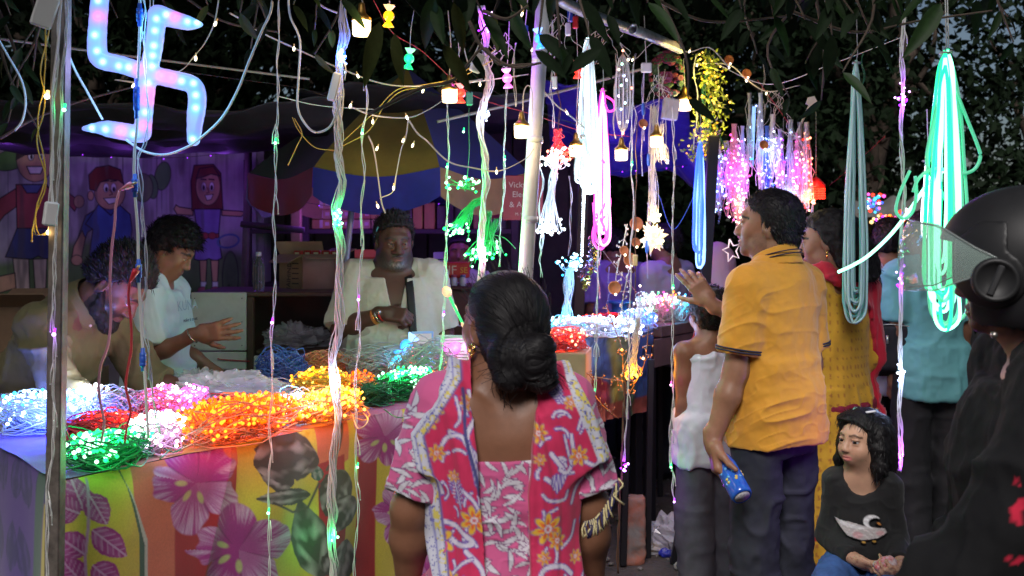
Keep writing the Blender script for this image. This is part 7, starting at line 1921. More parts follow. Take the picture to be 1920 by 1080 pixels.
# hair drawn back to a low bun
c=J['hc'];M=J['HR'];hs=J['hs'];w=lambda x,y,z:c+M@(vec(x,y,z)*hs)
bun=vec(.054,-.108,1.288)
S=SDF(c-.22,c+.22,.0045)
S.ell(w(0,-.020,.028),vec(.090,.108,.098)*hs,.02,rot=M);S.ell(w(0,-.055,-.02),vec(.082,.070,.088)*hs,.03,rot=M);S.ell(w(0,-.05,-.06),vec(.066,.055,.060)*hs,.03,rot=M)
S.ell(bun,(.048,.044,.054),.016);S.ell(bun+vec(-.045,.015,.0),(.054,.045,.054),.02);S.ell(bun+vec(.014,.002,-.040),(.040,.034,.034),.010);S.ell(bun+vec(.010,-.012,.030),(.034,.030,.026),.008);S.ell(bun+vec(-.050,.0,-.040),(.036,.034,.030),.012)
def fn(x,y,z):
 px,py,pz=(x-c[0])/hs,(y-c[1])/hs,(z-c[2])/hs
 qy=M[0,1]*px+M[1,1]*py+M[2,1]*pz;qz=M[0,2]*px+M[1,2]*py+M[2,2]*pz
 qx=M[0,0]*px+M[1,0]*py+M[2,0]*pz
 zl=nint(qy,[-.2,-.03,-.012,.012,.03,.06,.09],[-.5,-.20,.012,.022,.040,.066,.076]);far=nint(np.sqrt((x-bun[0])**2+(y-bun[1])**2+(z-bun[2])**2),[.09,.13],[-1,1])
 return nmin((zl-qz)*hs*.8,far)
S.cut(fn);V,F=S.surf();V=relax(V,F,3,.5);N=normals(V,F)
d=V-bun;dist=np.linalg.norm(d,axis=1);az=np.arctan2(d[:,0]*.8+d[:,1]*.6,d[:,2]);inb=dist<.078
q=((V-c)@M)/hs
fl=STK([np.where(inb,dist*900,az*62),np.where(inb,az*3,dist*7),q[:,0]*4],1)
gro=vnoise(STK([fl[:,0]*.33,fl[:,1]*.4,0*az],-1),3)+.5*vnoise(STK([fl[:,0],fl[:,1]*.4,0*az],-1),4)
V=V+N*(np.where(inb,.0030,.0016)*gro+.0018*fnoise(V*24,5,2))[:,None]
HB=hair_mat('hair_black',(.006,.005,.006),.5)
hob=obj('hair',mesh_np('hair',V,F,HB,True,None,fl),root)
mb=MB();rr=RNG(2)
for k in range(300):  # strands standing off the comb
 i=rr.integers(0,len(V));p=V[i]+N[i]*.001;t=np.cross(N[i],rr.normal(0,1,3));t=unit(unit(bun-p)*1.0+t*.25);L=rr.uniform(.02,.07)
 mb.tube(spline([p-t*L*.5,p+N[i]*.003,p+t*L*.5+N[i]*rr.uniform(-.002,.005),p+t*L+vec(0,0,-.004)],7),.0006,3,False)
for k in range(26):
 p=w(rr.choice([-1,1])*.055,-.06+rr.normal(0,.02),-.10);mb.tube(spline([p,p+vec(rr.normal(0,.008),-.02,-.03),p+vec(rr.normal(0,.014),-.018,-.07)],7),.0007,3,False)
mb.build('stray_hair',HB,hob,kind='stuff')
e=w(-.081,-.006,-.052);ear=MB();th=LIN(0,2*PI,16);A=M
for rad,r in((.0105,.0026),(.006,.0022)):ear.tube([e+A@vec(-.004,rad*cos(t),rad*sin(t)-.004)for t in th],r,6)
ear.ball(e+A@vec(-.004,0,-.018),.0042);ear.build('earring',mat('gold',(.80,.48,.14),.2,metal=1.0),root)
# kurta
def Upx(V):return V[:,0]*FPX/YW+944,HOR-(V[:,2]-CAMZ)*FPX/YW
def paint_kurta(V,N):
 U,W=Upx(V);C=np.tile(vec(.50,.085,.22),(len(V),1));r=RNG(8)
 off=np.where(V[:,1]>-.0,37.0,0.0)
 for k in range(440):
  cx,cyp=r.uniform(720,1170),r.uniform(745,1180);an=r.choice([-65,-115,-30,-150,15,160])+r.normal(0,16);L=r.uniform(24,44);wd=r.uniform(2.8,4.4)
  near=(nabs(U+off-cx)<42)&(nabs(W-cyp)<42)
  if not near.any():continue
  c_,s_=cos(R(an)),sin(R(an));x=((U[near]+off[near]-cx)*c_+(W[near]-cyp)*s_)/L;y=(-(U[near]+off[near]-cx)*s_+(W[near]-cyp)*c_)/wd-.9*np.sin(x*3)
  ww=np.sin(PI*np.clip(x,0,1));o=sstep(.3,-.1,nabs(y)-ww-.28)*(x>-.04)*(x<1.04);m=sstep(.2,-.1,nabs(y)-ww)*(x>0)*(x<1)
  C[near]=C[near]*(1-o[:,None])+ARR([.16,.06,.16])*o[:,None];C[near]=C[near]*(1-m[:,None])+ARR([.52,.50,.55])*m[:,None]
 return C
FAB=mat('print_cotton',rough=.85,vc=True,bump=.3,bscale=480,bdist=.001,sheen=.12)
S=SDF((-.40,-.30,.30),(.40,.30,1.30),.0058)
add_torso(S,J,WOM,.010,1.08,1.12,0.0,hi=.46)
s=J['s']
S.loft([(-.62,0,0,.26,.19),(-.40,0,0,.23,.17),(-.13,0,-.005,.185,.135),(-.05,0,-.008,.178,.130)],.05,org=J['pel'])
for sd in 'LR':sleeve(S,J,sd,.84,.012,.008,1.24)
S=S.finer()
S.cut(lambda x,y,z:nmax(0,1)*nmin(nmin(.078-nabs(x+.004+0*y),z-1.072-.25*(x+.004)**2*0+0*y),.12-y+0*x)+0*z)
cloth(root,'kurta',S,FAB,paint_kurta,.0055,(12,12,16),4,lambda V:.25+1.2*nexp(-((V[:,2]-.90)/.10)**2)+.5*(nabs(V[:,0])>.2),ridge=.75)
# dupatta: two falls of cloth over the shoulders, wrapped along the body
def paint_dup(side):
 def f(V,N):
  U,W=Upx(V);U=U+np.where(V[:,1]>.03,61,0);C=np.tile(vec(.50,.020,.085),(len(V),1));r=RNG(5+side)
  C*=(1+.10*fnoise(V*60,3,2))[:,None]
  blueO,wh=(.13,.07,.34),(.56,.52,.62)
  def stroke(pts,w0):
   nonlocal C
   p=spline([vec(a,b,0)for a,b in pts],14)[:,:2];m=seg_mask(U,W,[tuple(x)for x in p],w0+1.6,.9);C=pmix(C,m,blueO);m=seg_mask(U,W,[tuple(x)for x in p],w0,.9);C=pmix(C,m,wh)
  def fan(cx,cyp,an,L):
   for k in range(9):
    t=(k+1)/9;a=R(an);bx,by=cx+cos(a)*L*t,cyp+sin(a)*L*t
    for sg in(-1,1):b=a+sg*1.0;l=13*sin(PI*(.12+.8*t));stroke([(bx,by),(bx+cos(b)*l*.6,by+sin(b)*l*.6),(bx+cos(b+.15*sg)*l,by+sin(b)*l)],.8)
   stroke([(cx,cyp),(cx+cos(R(an))*L,cyp+sin(R(an))*L)],1.0)
  def flower(cx,cyp,rr_,rot):
   nonlocal C
   rr_*=.84
   for k in range(7):
    a=R(rot+k*51.4);px,py=cx+cos(a)*rr_*.6,cyp+sin(a)*rr_*.6
    C=pmix(C,e_mask(U,W,px,py,rr_*.52,rr_*.27,math.degrees(a),1.2),blueO);C=pmix(C,e_mask(U,W,px,py,rr_*.46,rr_*.22,math.degrees(a),1.2),(.66,.38,.03));C=pmix(C,e_mask(U,W,cx+cos(a)*rr_*.42,cyp+sin(a)*rr_*.42,rr_*.28,rr_*.11,math.degrees(a),1.2),(.62,.10,.02))
   C=pmix(C,e_mask(U,W,cx,cyp,rr_*.26,rr_*.26,0,1.2),(.62,.55,.6));C=pmix(C,e_mask(U,W,cx,cyp,rr_*.14,rr_*.14,0,1.2),(.5,.10,.12))
  for k in range(26):
   cx,cyp=(r.uniform(775,895)if side<0 else r.uniform(992,1095)),r.uniform(720,1110);an=r.uniform(-2.4,-.7);L=r.uniform(16,30);bn=r.choice([-1,1])*r.uniform(.5,1.1);stroke([(cx+L*t*cos(an+bn*t),cyp+L*t*sin(an+bn*t))for t in(0,.35,.7,1)],r.uniform(1.2,2.6))
  if side<0:
   for st_ in[([(875,720),(885,760),(870,800),(890,840)],3.4),([(840,790),(868,805),(880,840),(888,880)],4),([(822,820),(835,800),(858,796),(870,812)],3),([(800,740),(820,728),(845,722)],2.4),([(820,955),(850,962),(880,985),(850,990),(826,975)],4),([(868,1000),(895,1030),(900,1075)],3.6),([(795,1040),(815,1050),(840,1078),(846,1100)],3),([(860,890),(880,910),(892,930)],2.6),([(790,860),(812,880),(822,905)],2.6),([(838,1040),(862,1020),(878,1012)],2),([(850,730),(858,765),(850,780)],2)]:stroke(*st_)
   fan(858,925,-105,62);fan(845,1100,-70,60)
   for f_ in[(806,752,27,10),(800,775,20,40),(882,945,30,0),(812,990,34,20),(838,1055,24,0),(880,1075,22,30),(815,830,18,5),(870,740,16,20),(845,870,13,20)]:flower(*f_)
   edge=nint(W,[700,800,900,1100],[838,768,792,815]);t_=U-edge
   C=pmix(C,sstep(26,22,t_),(.50,.50,.58));nz=nabs(vnoise(STK([U*.14,W*.14,0*U],-1),4))
   C=pmix(C,sstep(26,24,t_)*sstep(9,11,t_)*(nz<.22),(.58,.48,.10));C=pmix(C,sstep(26,24,t_)*(nabs(nz-.30)<.04),(.10,.10,.35));C=pmix(C,sstep(4,0,nabs(t_-24)),(.12,.09,.30));C=pmix(C,sstep(3,0,nabs(t_-9))*.8,(.15,.14,.4))
   C=pmix(C,seg_mask(U,W,[(864,716),(868,800),(884,860),(892,900)],3.2),(.05,.05,.18))
  else:
   for st_ in[([(1020,830),(1035,850),(1045,870),(1030,885),(1008,872)],3.4),([(1058,800),(1062,840),(1050,866),(1036,860)],3),([(1045,800),(1052,830),(1058,852)],2),([(990,1060),(1005,1030),(1040,1030),(1058,1045)],3.6),([(1002,900),(1015,912),(1045,915),(1052,900)],2.2),([(1000,950),(1012,935),(1030,928)],2),([(1072,790),(1080,770),(1092,762)],2.4),([(1080,790),(1095,778),(1105,782)],2),([(1010,1075),(1045,1062),(1070,1066)],3.4),([(1035,740),(1060,732),(1075,745)],2.4),([(1085,850),(1105,858),(1118,842)],3),([(1040,1000),(1062,985),(1070,960)],2),([(1080,880),(1070,900),(1062,925)],2.4)]:stroke(*st_)
   fan(1042,742,-120,42);fan(1030,900,-85,30)
   for f_ in[(1012,962,32,15),(1030,985,20,40),(996,792,20,0),(1072,838,21,20),(1058,742,15,30),(998,838,13,5),(1040,1085,24,0),(1004,1012,14,5),(1068,1020,13,0)]:flower(*f_)
   edge=nint(W,[700,745,800,870],[1078,1092,1116,1142]);t_=edge-U
   C=pmix(C,sstep(27,24,t_)*sstep(905,895,W),(.50,.50,.58));nz=nabs(vnoise(STK([U*.14,W*.14,0*U],-1),6));C=pmix(C,sstep(20,18,t_)*(nz<.24)*sstep(905,895,W),(.58,.48,.10));C=pmix(C,sstep(27,24,t_)*(nabs(nz-.32)<.05)*sstep(905,895,W),(.10,.10,.35))
  return np.clip(C,.003,1)
 return f
for side in(-1,1):
 S=SDF((-.33,-.32,.30),(.33,.26,1.31),.0070)
 add_torso(S,J,WOM,.033,1.08,1.12,0.0,hi=.48,k=.05)
 S.loft([(-.62,0,0,.283,.213),(-.40,0,0,.253,.193),(-.13,0,-.005,.208,.158),(-.05,0,-.008,.200,.153)],.05,org=J['pel'])
 sleeve(S,J,'L' if side<0 else 'R',.55,.028,.008,1.24,k=.05)
 S.d=S.d-.004*fnoise(STK(MG2(S.ax[0]*9,S.ax[1]*9,S.ax[2]*2.2,indexing='ij'),-1),17+side,1).astype(np.float32)
 S=S.finer()
 px2x=lambda p:(p-944)*YW/FPX;zz=[HOR-0 for _ in()]
 if side<0:wl,wr_,ww=[842,768,790,796,806,800],[884,886,892,900,908,915],[690,800,900,960,1080,1300]
 else:wl,wr_,ww=[1000,990,985,980,984,984],[1070,1114,1142,1085,1078,1090],[690,790,868,905,1000,1300]
 zt_=[CAMZ-(v-HOR)*YW/FPX for v in ww][::-1];xl=[px2x(v)for v in wl][::-1];xr=[px2x(v)for v in wr_][::-1]
 S.cut(lambda x,y,z:nmax(nint(z,zt_,xl)-x+0*y,x-nint(z,zt_,xr)+0*y))
 pleat=lambda V:V*vec(1,0,.12)+vec(0,3.0,0)
 V,F=S.surf();V=relax(V,F,3,.5);N=normals(V,F);C=paint_dup(side)(V,N)
 V=V+N*(.0075*fnoise(STK([V[:,0]*34+2.0*np.sin(V[:,2]*5),0*V[:,0]+side,V[:,2]*2.2],-1),21,2)-.002)[:,None]
 dob=obj('dupatta',mesh_np('dupatta',V,F,FAB,True,C),root)
 if side>0:
  mb=MB();rr=RNG(3)
  for k in range(34):
   u=k/33;px,py=(1138-62*u,874+70*u+22*sin(u*3));p=vec(px2x(px),-.155+.08*abs(px2x(px)),CAMZ-(py-HOR)*YW/FPX);mb.mi=k%2
   mb.tube(spline([p,p+vec(rr.normal(0,.004),-.008,-.014),p+vec(rr.normal(0,.006),-.006,-.034)],5),.0022,4)
  mb.build('fringe',[mat('fringe_cream',(.58,.50,.26),.8),mat('fringe_navy',(.03,.025,.09),.8)],dob,kind='stuff')
S=SDF((-.3,-.3,0),(.3,.3,.8),.012)
for sd in 'LR':add_leg(S,J,sd,.03,1.97,1.2,.03,1.0)
cloth(root,'trousers',S,mat('pink_cotton',(.40,.06,.16),.85),None,.006);shoes(root,J)
# ---- man in the yellow polo shirt
YP=3.42;rzP=R(38)
root=person('man in a yellow polo shirt and dark jeans holding a blue bottle, seen from behind',((1452-960)*YP/FPX,YP,0),rzP)
J=joints(1.69,sw=.150,armL=(Wd(rzP,-.14,-.02,-1),Wd(rzP,-.36,-.10,-1)),armR=(Wd(rzP,.10,.02,-1),Wd(rzP,-.05,.50,-1)),yaw=R(28),pitch=R(-4))
S=SDF((-.50,-.32,.66),(.45,.5,1.74),.0075)
add_torso(S,J,MAN,0,.92,.98)
for sd in 'LR':add_arm(S,J,sd,0,2,1.05)
S=S.finer()
hd=Wd(rzP,.12,-.30,-1);pn=Wd(rzP,.75,-.1,-.25)
add_hand(S,J['wrL'],hd,pn,1.02,1,(.55,.60,.62,.62),.04,.25,tdir=Wd(rzP,.35,-.75,-.55))
add_hand(S,J['wrR'],J['adR'],Wd(rzP,-1,0,0),1.0,1)
add_head(S,J,'man')
skin_mesh(root,S,J,lambda V:paint_skin(V,J,BROWN2,lips=(.20,.08,.07),beard=((.03,.025,.022),.35,'full')))
eyes(root,J);hair_cap(root,J,.012,seed=3,tufts=2600,tl=.014,comb=(0,-.5,-.6),amp=.0016,back=-.078,nrm=.10)
POLO=mat('polo_yellow',(.52,.235,.018),.82,bump=.25,bscale=700,bdist=.0008,var=.07,vscale=30,sheen=.2);NAVY=mat('polo_navy',(.015,.015,.035),.8)
S=SDF((-.40,-.30,.72),(.40,.30,1.52),.007)
add_torso(S,J,MAN,.016,.93,.99,0,lo=-.2,hi=.51,shoff=.016)
S.loft([(-.22,0,0,.182,.150),(-.05,0,-.004,.180,.147),(.10,0,0,.165,.134),(.2,0,0,.158,.125)],.05,org=J['pel'])
for sd in 'LR':sleeve(S,J,sd,.80,.016,.008,1.05)
S.cone(J['neck']+vec(0,-.008,-.05),J['neck']+vec(0,-.004,.008),.100,.076,.03)
S.cut(lambda x,y,z:J['pel'][2]-.085+.015*np.cos(x*9)-z+0*y);S=S.finer()
def warpP(V):return V@rotx(.5).T*vec(.8,.8,1.7)
ob=cloth(root,'polo_shirt',S,POLO,None,.0080,(6,6,7),9,lambda V:.25+1.1*nexp(-((V[:,2]-.96)/.13)**2)+.55*nexp(-((V[:,2]-1.30)/.10)**2)*nexp(-((nabs(V[:,0])-.16)/.07)**2),warp=warpP,ridge=.7)
n0=J['neck'];co=collar(root,J,POLO,.092)
mb=MB()
for dz in(.026,.038):mb.tube([n0+vec(0,-.006,dz+.006)+vec((.0865-.22*dz)*cos(a),(.0865-.22*dz)*sin(a),-.30*(.0865-.22*dz)*sin(a)-.012)for a in LIN(PI*.92,PI*2.08,26)],.0022,5)
mb.build('collar_stripe',NAVY,co,kind='stuff')
for sd in 'LR':
 a,b=J['sh'+sd],J['el'+sd];d=unit(b-a);mb=MB()
 for t_ in(.735,.765):mb.lathe([(.0785,-.0025),(.0792,0),(.0785,.0025)],a+(b-a)*t_,rot_to(d),26)
 mb.build('cuff_stripe',NAVY,ob,kind='stuff')
trousers(root,J,(.016,.018,.028),off=.010,wx=.93,amp=.010,fat=.98,top=.06);shoes(root,J)
wl=rotz(rzP)@J['wrL']+ARR(root.location)
ax=unit(vec(.26,-.76,-.60));bc_=wl+rotz(rzP)@(unit(hd)*.085)+vec(.040,-.035,-.020)
t=thing('drink_bottle','blue printed drink bottle held base outward in the hand of the man in yellow','bottle',bc_);A=rot_to(ax);mb=MB()
mb.lathe([(.012,-.13),(.014,-.10),(.030,-.07),(.036,-.04),(.036,.06),(.0355,.074),(.031,.082),(.027,.079),(.004,.078)],(0,0,0),A,26);mb.build('bottle_body',mat('bottle_blue',(.015,.075,.42),.22,coat=.6,color2=(.03,.16,.55),vscale=26),t)
mb=MB();mb.lathe([(.0258,.0795),(.0258,.0815),(.002,.0815)],(0,0,0),A,22);mb.build('base_disc',mat('bottle_base',(.62,.61,.62),.5,color2=(.30,.30,.32),vscale=180),t)
mb=MB();rr=RNG(3)
for k in range(26):
 a=rr.uniform(0,2*PI);z=rr.uniform(-.02,.05);p=A@vec(.0362*cos(a),.0362*sin(a),z);mb.mi=k%2;mb.ball(p,(.006,.006,.002),ICO1,rot_to(A@vec(cos(a),sin(a),0)))
mb.build('printed_spots',[mat('print_gold',(.60,.42,.10),.4),mat('print_cyan',(.10,.35,.70),.4)],t,kind='stuff')
# ---- woman in the yellow kurta with red dupatta
YY=4.0;rzY=R(35)
root=person('woman in a yellow kurta and red dupatta standing behind the man in the yellow polo',((1560-960)*YY/FPX,YY,0),rzY)
J=joints(1.63,sw=.165,armL=(Wd(rzY,-.55,.55,-.65),Wd(rzY,-.84,.02,.50)),armR=(Wd(rzY,.10,-.12,-1),Wd(rzY,-.55,.25,-.55)),yaw=R(30),pitch=R(8))
S=SDF((-.55,-.32,.75),(.5,.7,1.68),.008);add_torso(S,J,WOM)
for sd in 'LR':add_arm(S,J,sd,0,2,1.0)
S=S.finer();add_hand(S,J['wrL'],Wd(rzY,-.55,.1,.80),Wd(rzY,-.1,.95,.1),1.0,1,(.15,.25,.45,.55),.10,.2);add_hand(S,J['wrR'],J['adR'],Wd(rzY,0,0,-1),.9,-1)
add_head(S,J,'woman');skin_mesh(root,S,J,lambda V:paint_skin(V,J,BROWN2,lips=(.25,.07,.07)))
eyes(root,J)
def longhair(L,wd):
 def f(S,w,M,hs):
  S.chain([w(0,-.07,.02),w(0,-.10,-.08),w(.01,-.115,-.08-L*.6),w(.015,-.10,-.08-L)],[.085*hs,.085*hs*wd,.078*hs*wd,.03*hs],.03)
 return f
hair_cap(root,J,.016,[-.5,-.40,-.06,.01,.040,.058,.070,.078],-.4,4,.004,700,.02,comb=(0,-.5,-.9),extra=longhair(.10,1.0),h=.006)
e=J['hc']+J['HR']@(vec(-.082,-.010,-.052)*J['hs']);mb=MB();mb.ball(e,.006);mb.ball(e-vec(0,0,.014),(.005,.005,.009));mb.build('earring',mat('gold',(.80,.48,.14),.2,metal=1.0),root)
def paint_yk(V,N):
 C=np.tile(vec(.56,.30,.02),(len(V),1));a=np.arctan2(V[:,0],-V[:,1])*.2;g=STK([a/.035,V[:,2]/.035],1);i=np.floor(g);f=g-i-.5;C=pmix(C,(np.hypot(f[:,0],f[:,1]*.6)<.13),(.34,.12,.02))
 C*=(1+.12*fnoise(V*40,3,3))[:,None];C=pmix(C,nabs(V[:,2]-.40)<.016,(.40,.01,.02));C=pmix(C,nabs(V[:,2]-.20)<.012,(.40,.01,.02));C=pmix(C,V[:,2]<.185,(.30,.008,.03));return C
S=SDF((-.5,-.35,.12),(.5,.5,1.52),.008);add_torso(S,J,WOM,.014,hi=.47)
S.loft([(-.80,0,0,.29,.24),(-.45,0,0,.245,.19),(-.13,0,-.005,.19,.14),(-.05,0,-.008,.19,.138)],.05,org=J['pel'])
for sd in 'LR':sleeve(S,J,sd,1.30,.014,.006,1.1)
cloth(root,'kurta',S,FAB,paint_yk,.008,(9,9,3),6,lambda V:.4+.9*(V[:,2]<.95),ridge=.6)
S=SDF((-.35,-.36,.55),(.40,.3,1.52),.0075);add_torso(S,J,WOM,.030,hi=.49);S.loft([(-.45,0,0,.27,.20),(-.13,0,-.005,.215,.165),(-.05,0,-.008,.21,.16)],.05,org=J['pel']);S.cone(J['shR'],J['elR'],.075,.07,.04)
S.cut(lambda x,y,z:nmin(nmax(nint(z,[.5,1.0,1.25,1.42],[.13,.15,.10,-.2])-x+0*y,-.9+.0*x),9)+0*z)
cloth(root,'dupatta',S,mat('red_chiffon',(.50,.008,.03),.8,sheen=.2),None,.010,(22,22,2),7)
trousers(root,J,(.22,.01,.03),off=.03,h=.012,upto=1.9,top=.1,name='churidar');shoes(root,J)
# ---- girl on the stool
YG=2.98;rzG=R(160)
root=person('little girl with wavy dark hair in a black top seated with hands in her lap',((1617-960)*YG/FPX,YG,.0),rzG)
J=joints(.985,sw=.122,armL=(Wd(rzG,.20,.06,-1),Wd(rzG,-.30,-.92,-.22)),armR=(Wd(rzG,-.18,.08,-1),Wd(rzG,.32,-.90,-.24)),yaw=R(-36),pitch=R(-5),hs=.72,neck=1.15)
for sd,g in(('L',-1),('R',1)):J['kn'+sd]=vec(g*.095,.28,.545);J['an'+sd]=vec(g*.085,.31,.17);J['hip'+sd]=vec(g*.06,.0,.535)
S=SDF((-.24,-.16,.50),(.24,.34,1.17),.0065);add_torso(S,J,KID,0,.84,.90)
for sd in 'LR':add_arm(S,J,sd,0,2,.92)
S=S.finer();HSZ=.62
add_hand(S,J['wrL'],Wd(rzG,-.62,-.62,-.15),Wd(rzG,-.45,.5,.60),HSZ,1,(.6,.7,.75,.8),.03,.5,k=.0035);add_hand(S,J['wrR'],Wd(rzG,.62,-.62,-.15),Wd(rzG,.45,.5,.60),HSZ,-1,(.55,.65,.7,.8),.03,.5,k=.0035)
# the face at a finer grid
S2=SDF(J['hc']-.115,J['hc']+.115,.0028)
add_head(S,J,'kid',nose=.86)
V,F=S.surf();V=relax(V,F,1,.4)
def paint_girl(V):
 C=paint_skin(V,J,(.47,.27,.18),lips=(.50,.14,.14),brows=.75,lash=.85,brow=(.022,.014,.011));hand=(V[:,2]<.66);n=vnoise(V*150,5);C=pmix(C,hand*(nabs(n)<.10)*.6,(.22,.045,.025));return C
obj('body',mesh_np('body',V,F,mat('skin',rough=.46,vc=True),True,paint_girl(V)),root)
eyes(root,J,gaze=(-.28,1,-.04),wht=(.36,.34,.33),iris=(.012,.007,.005),k=1.04)
def girlhair(S,w,M,hs):
 for g in(-1,1):S.chain([w(g*.070,-.02,.05),w(g*.084,-.008,-.03),w(g*.092,-.004,-.10),w(g*.088,.006,-.150)],[.032*hs,.030*hs,.027*hs,.010*hs],.02)
 S.chain([w(0,-.07,.02),w(0,-.09,-.08),w(0,-.085,-.17)],[.09*hs,.09*hs,.06*hs],.03);S.ell(w(.035,.050,.078),vec(.05,.034,.024)*hs,.02,rot=M)
hair_cap(root,J,.016,[-.5,-.45,-.4,-.35,-.30,.040,.074,.084],-.4,6,.0035,1500,.030,comb=(0,-.1,-1.0),extra=girlhair,h=.0045,topz=.004,nrm=.05,lw=.0013)
q=J['hc'];mb=MB();
for g in(-1,1):p=q+J['HR']@(vec(g*.038-.01,.012,.122)*.72);mb.mi=(g+1)//2;mb.box(p,(.012,.030,.006),J['HR']@rotz(g*.5)@rotx(-.2),.002)
mb.build('hair_clip',[mat('clip_white',(.65,.65,.68),.3),mat('clip_mint',(.25,.60,.48),.3)],root,kind='stuff')
BLK=mat('black_jersey',(.009,.009,.010),.85,bump=.25,bscale=500,bdist=.001,sheen=.08)
S=SDF((-.24,-.18,.50),(.24,.34,1.0),.006);add_torso(S,J,KID,.010,.86,.92,.012,hi=.47)
for sd in 'LR':sleeve(S,J,sd,1.86,.009,.004,.92)
for sd,g in(('L',-1),('R',1)):
 a=J['sh'+sd]+vec(g*.008,0,.022);S.ell(a,(.030,.050,.014),.012,rot=roty(g*.35))
n0=J['neck'];S.cut(lambda x,y,z:.060-np.sqrt((x/1.0)**2+((y-.06)/1.3)**2+((z-n0[2]-.005)/1.15)**2));S=S.finer()
NECKY=.07
cloth(root,'top',S,BLK,None,.004,(14,14,10),3,None,ridge=.6)
# swan print as a thin patch following the chest
def chest_y(x,z):
 i=np.clip(((x-S.lo[0])/S.h).astype(int),0,S.n[0]-1);k=np.clip(((z-S.lo[2])/S.h).astype(int),0,S.n[2]-1);out=np.zeros(x.shape)
 for a in range(x.shape[0]):
  for b in range(x.shape[1]):
   col=S.d[i[a,b],:,k[a,b]];w_=np.where(col<0)[0];out[a,b]=S.ax[1][w_[-1]]if len(w_)else np.nan
 return out
xx,zz_=MG2(LIN(.085,-.075,64),LIN(.735,.650,40),indexing='ij');ysurf=chest_y(xx,zz_);ysurf=np.where(np.isnan(ysurf),np.nanmean(ysurf),ysurf)
G=STK([xx,ysurf+.011,zz_],-1);uu=(np.arange(64)/63*100)[:,None]+0*xx;vv_=(np.arange(40)/39*64)[None,:]+0*xx
Cw=np.tile(vec(.009,.009,.010),xx.shape+(1,));Cw=pmix(Cw,poly_mask(uu,vv_,[(6,22),(30,20),(60,26),(92,30),(96,40),(80,50),(52,56),(28,50),(16,36)])*.9,(.50,.46,.46));Cw=pmix(Cw,poly_mask(uu,vv_,[(4,18),(40,26),(70,30),(44,34),(18,30)]),(.62,.60,.62));Cw=pmix(Cw,e_mask(uu,vv_,46,46,9,7,0,2)*.7,(.55,.28,.30));Cw=pmix(Cw,e_mask(uu,vv_,84,40,7,5,0,2)*.7,(.55,.28,.30))
Cw=pmix(Cw,np.clip(e_mask(uu,vv_,70,16,15,14,0,1.5)-e_mask(uu,vv_,76,19,12,11,0,1.5),0,1),(.65,.64,.66));Cw=pmix(Cw,e_mask(uu,vv_,82,20,4,2,40,1),(.5,.2,.05));Cw=pmix(Cw,e_mask(uu,vv_,56,60,3,2,0,1),(.45,.25,.05));Cw=pmix(Cw,e_mask(uu,vv_,74,57,3,2,0,1),(.45,.25,.05))
Mk=Cw.max(-1)>.05;i_,j_=np.nonzero(Mk[:-1,:-1]|Mk[1:,:-1]|Mk[:-1,1:]|Mk[1:,1:]);q_=i_*40+j_;obj('swan_print',mesh_np('swan_print',G.reshape(-1,3),STK([q_,q_+1,q_+41,q_+40],1),mat('print_ink',rough=.8,vc=True,spec=.2),True,Cw.reshape(-1,3)),root)
S=SDF((-.24,-.20,.12),(.24,.44,.66),.006);S.loft(scale_secs(KID,J['s'],.95,.95,0,-9,.06),.03,off=.008,org=J['pel'])
for sd in 'LR':S.cone(J['hip'+sd],J['kn'+sd],.070,.052,.02);S.cone(J['kn'+sd],J['an'+sd],.052,.045,.02)
cloth(root,'jeans',S,mat('denim_blue',(.035,.095,.28),.85,var=.25,vscale=30,bump=.3,bscale=500,bdist=.001),None,.006,(14,14,14),4)
for sd in 'LR':
 a=J['an'+sd];S=SDF(a+vec(-.07,-.08,-.1),a+vec(.07,.16,.06),.006);S.cone(a+vec(0,-.01,-.05),a+vec(0,.09,-.06),.030,.027,.02);S.cone(a,a+vec(0,0,-.05),.030,.03,.02);V,F=S.surf();obj('shoe',mesh_np('shoe',relax(V,F,1),F,mat('shoe_pink',(.4,.12,.2),.5)),root)
Gw=lambda p:rotz(rzG)@p+ARR(root.location)
hcn=Gw((J['wrL']+J['wrR'])/2+Wd(rzG,0,-.050,.012))
t=thing('wrapped_sweet','red and white wrapped packet in the hands of the little girl','packet',hcn);S=SDF((-.05,-.05,-.04),(.05,.05,.04),.0035);S.box((0,0,0),(.030,.018,.013),.006,0,rot=roty(-.5));V,F=S.surf();V=V+normals(V,F)*(.004*fnoise(V*70,3,2))[:,None];obj('packet_body',mesh_np('packet_body',V,F,mat('sweet_foil',(.50,.02,.02),.3,color2=(.55,.52,.54),vscale=38),True),t)
st_l=ARR(root.location)*vec(1,1,0)+vec(.0,.02,0)
t=thing('stool','red plastic stool under the little girl','stool',st_l);RP=mat('stool_red',(.36,.015,.02),.4);mb=MB();mb.box((0,0,.455),(.26,.26,.03),None,.012);mb.build('seat',RP,t,smooth=False)
for a in(-1,1):
 for b in(-1,1):mb=MB();mb.box((a*.115,b*.115,.22),(.035,.035,.44),rotx(b*.06)@roty(-a*.06),.006);mb.build('leg',RP,t,smooth=False)
p=gp(1412,1078)*vec(1,1,0)+vec(0,.9,0);t=thing('stool','red stool standing behind the legs of the man in yellow','stool',p);mb=MB();mb.box((0,0,.42),(.28,.28,.04),None,.012);mb.build('seat',RP,t,smooth=False)
for a in(-1,1):
 for b in(-1,1):mb=MB();mb.box((a*.115,b*.115,.20),(.03,.03,.40),rotx(b*.06)@roty(-a*.06),.005);mb.build('leg',mat('black_steel',(.012,.011,.014),.5),t,smooth=False)
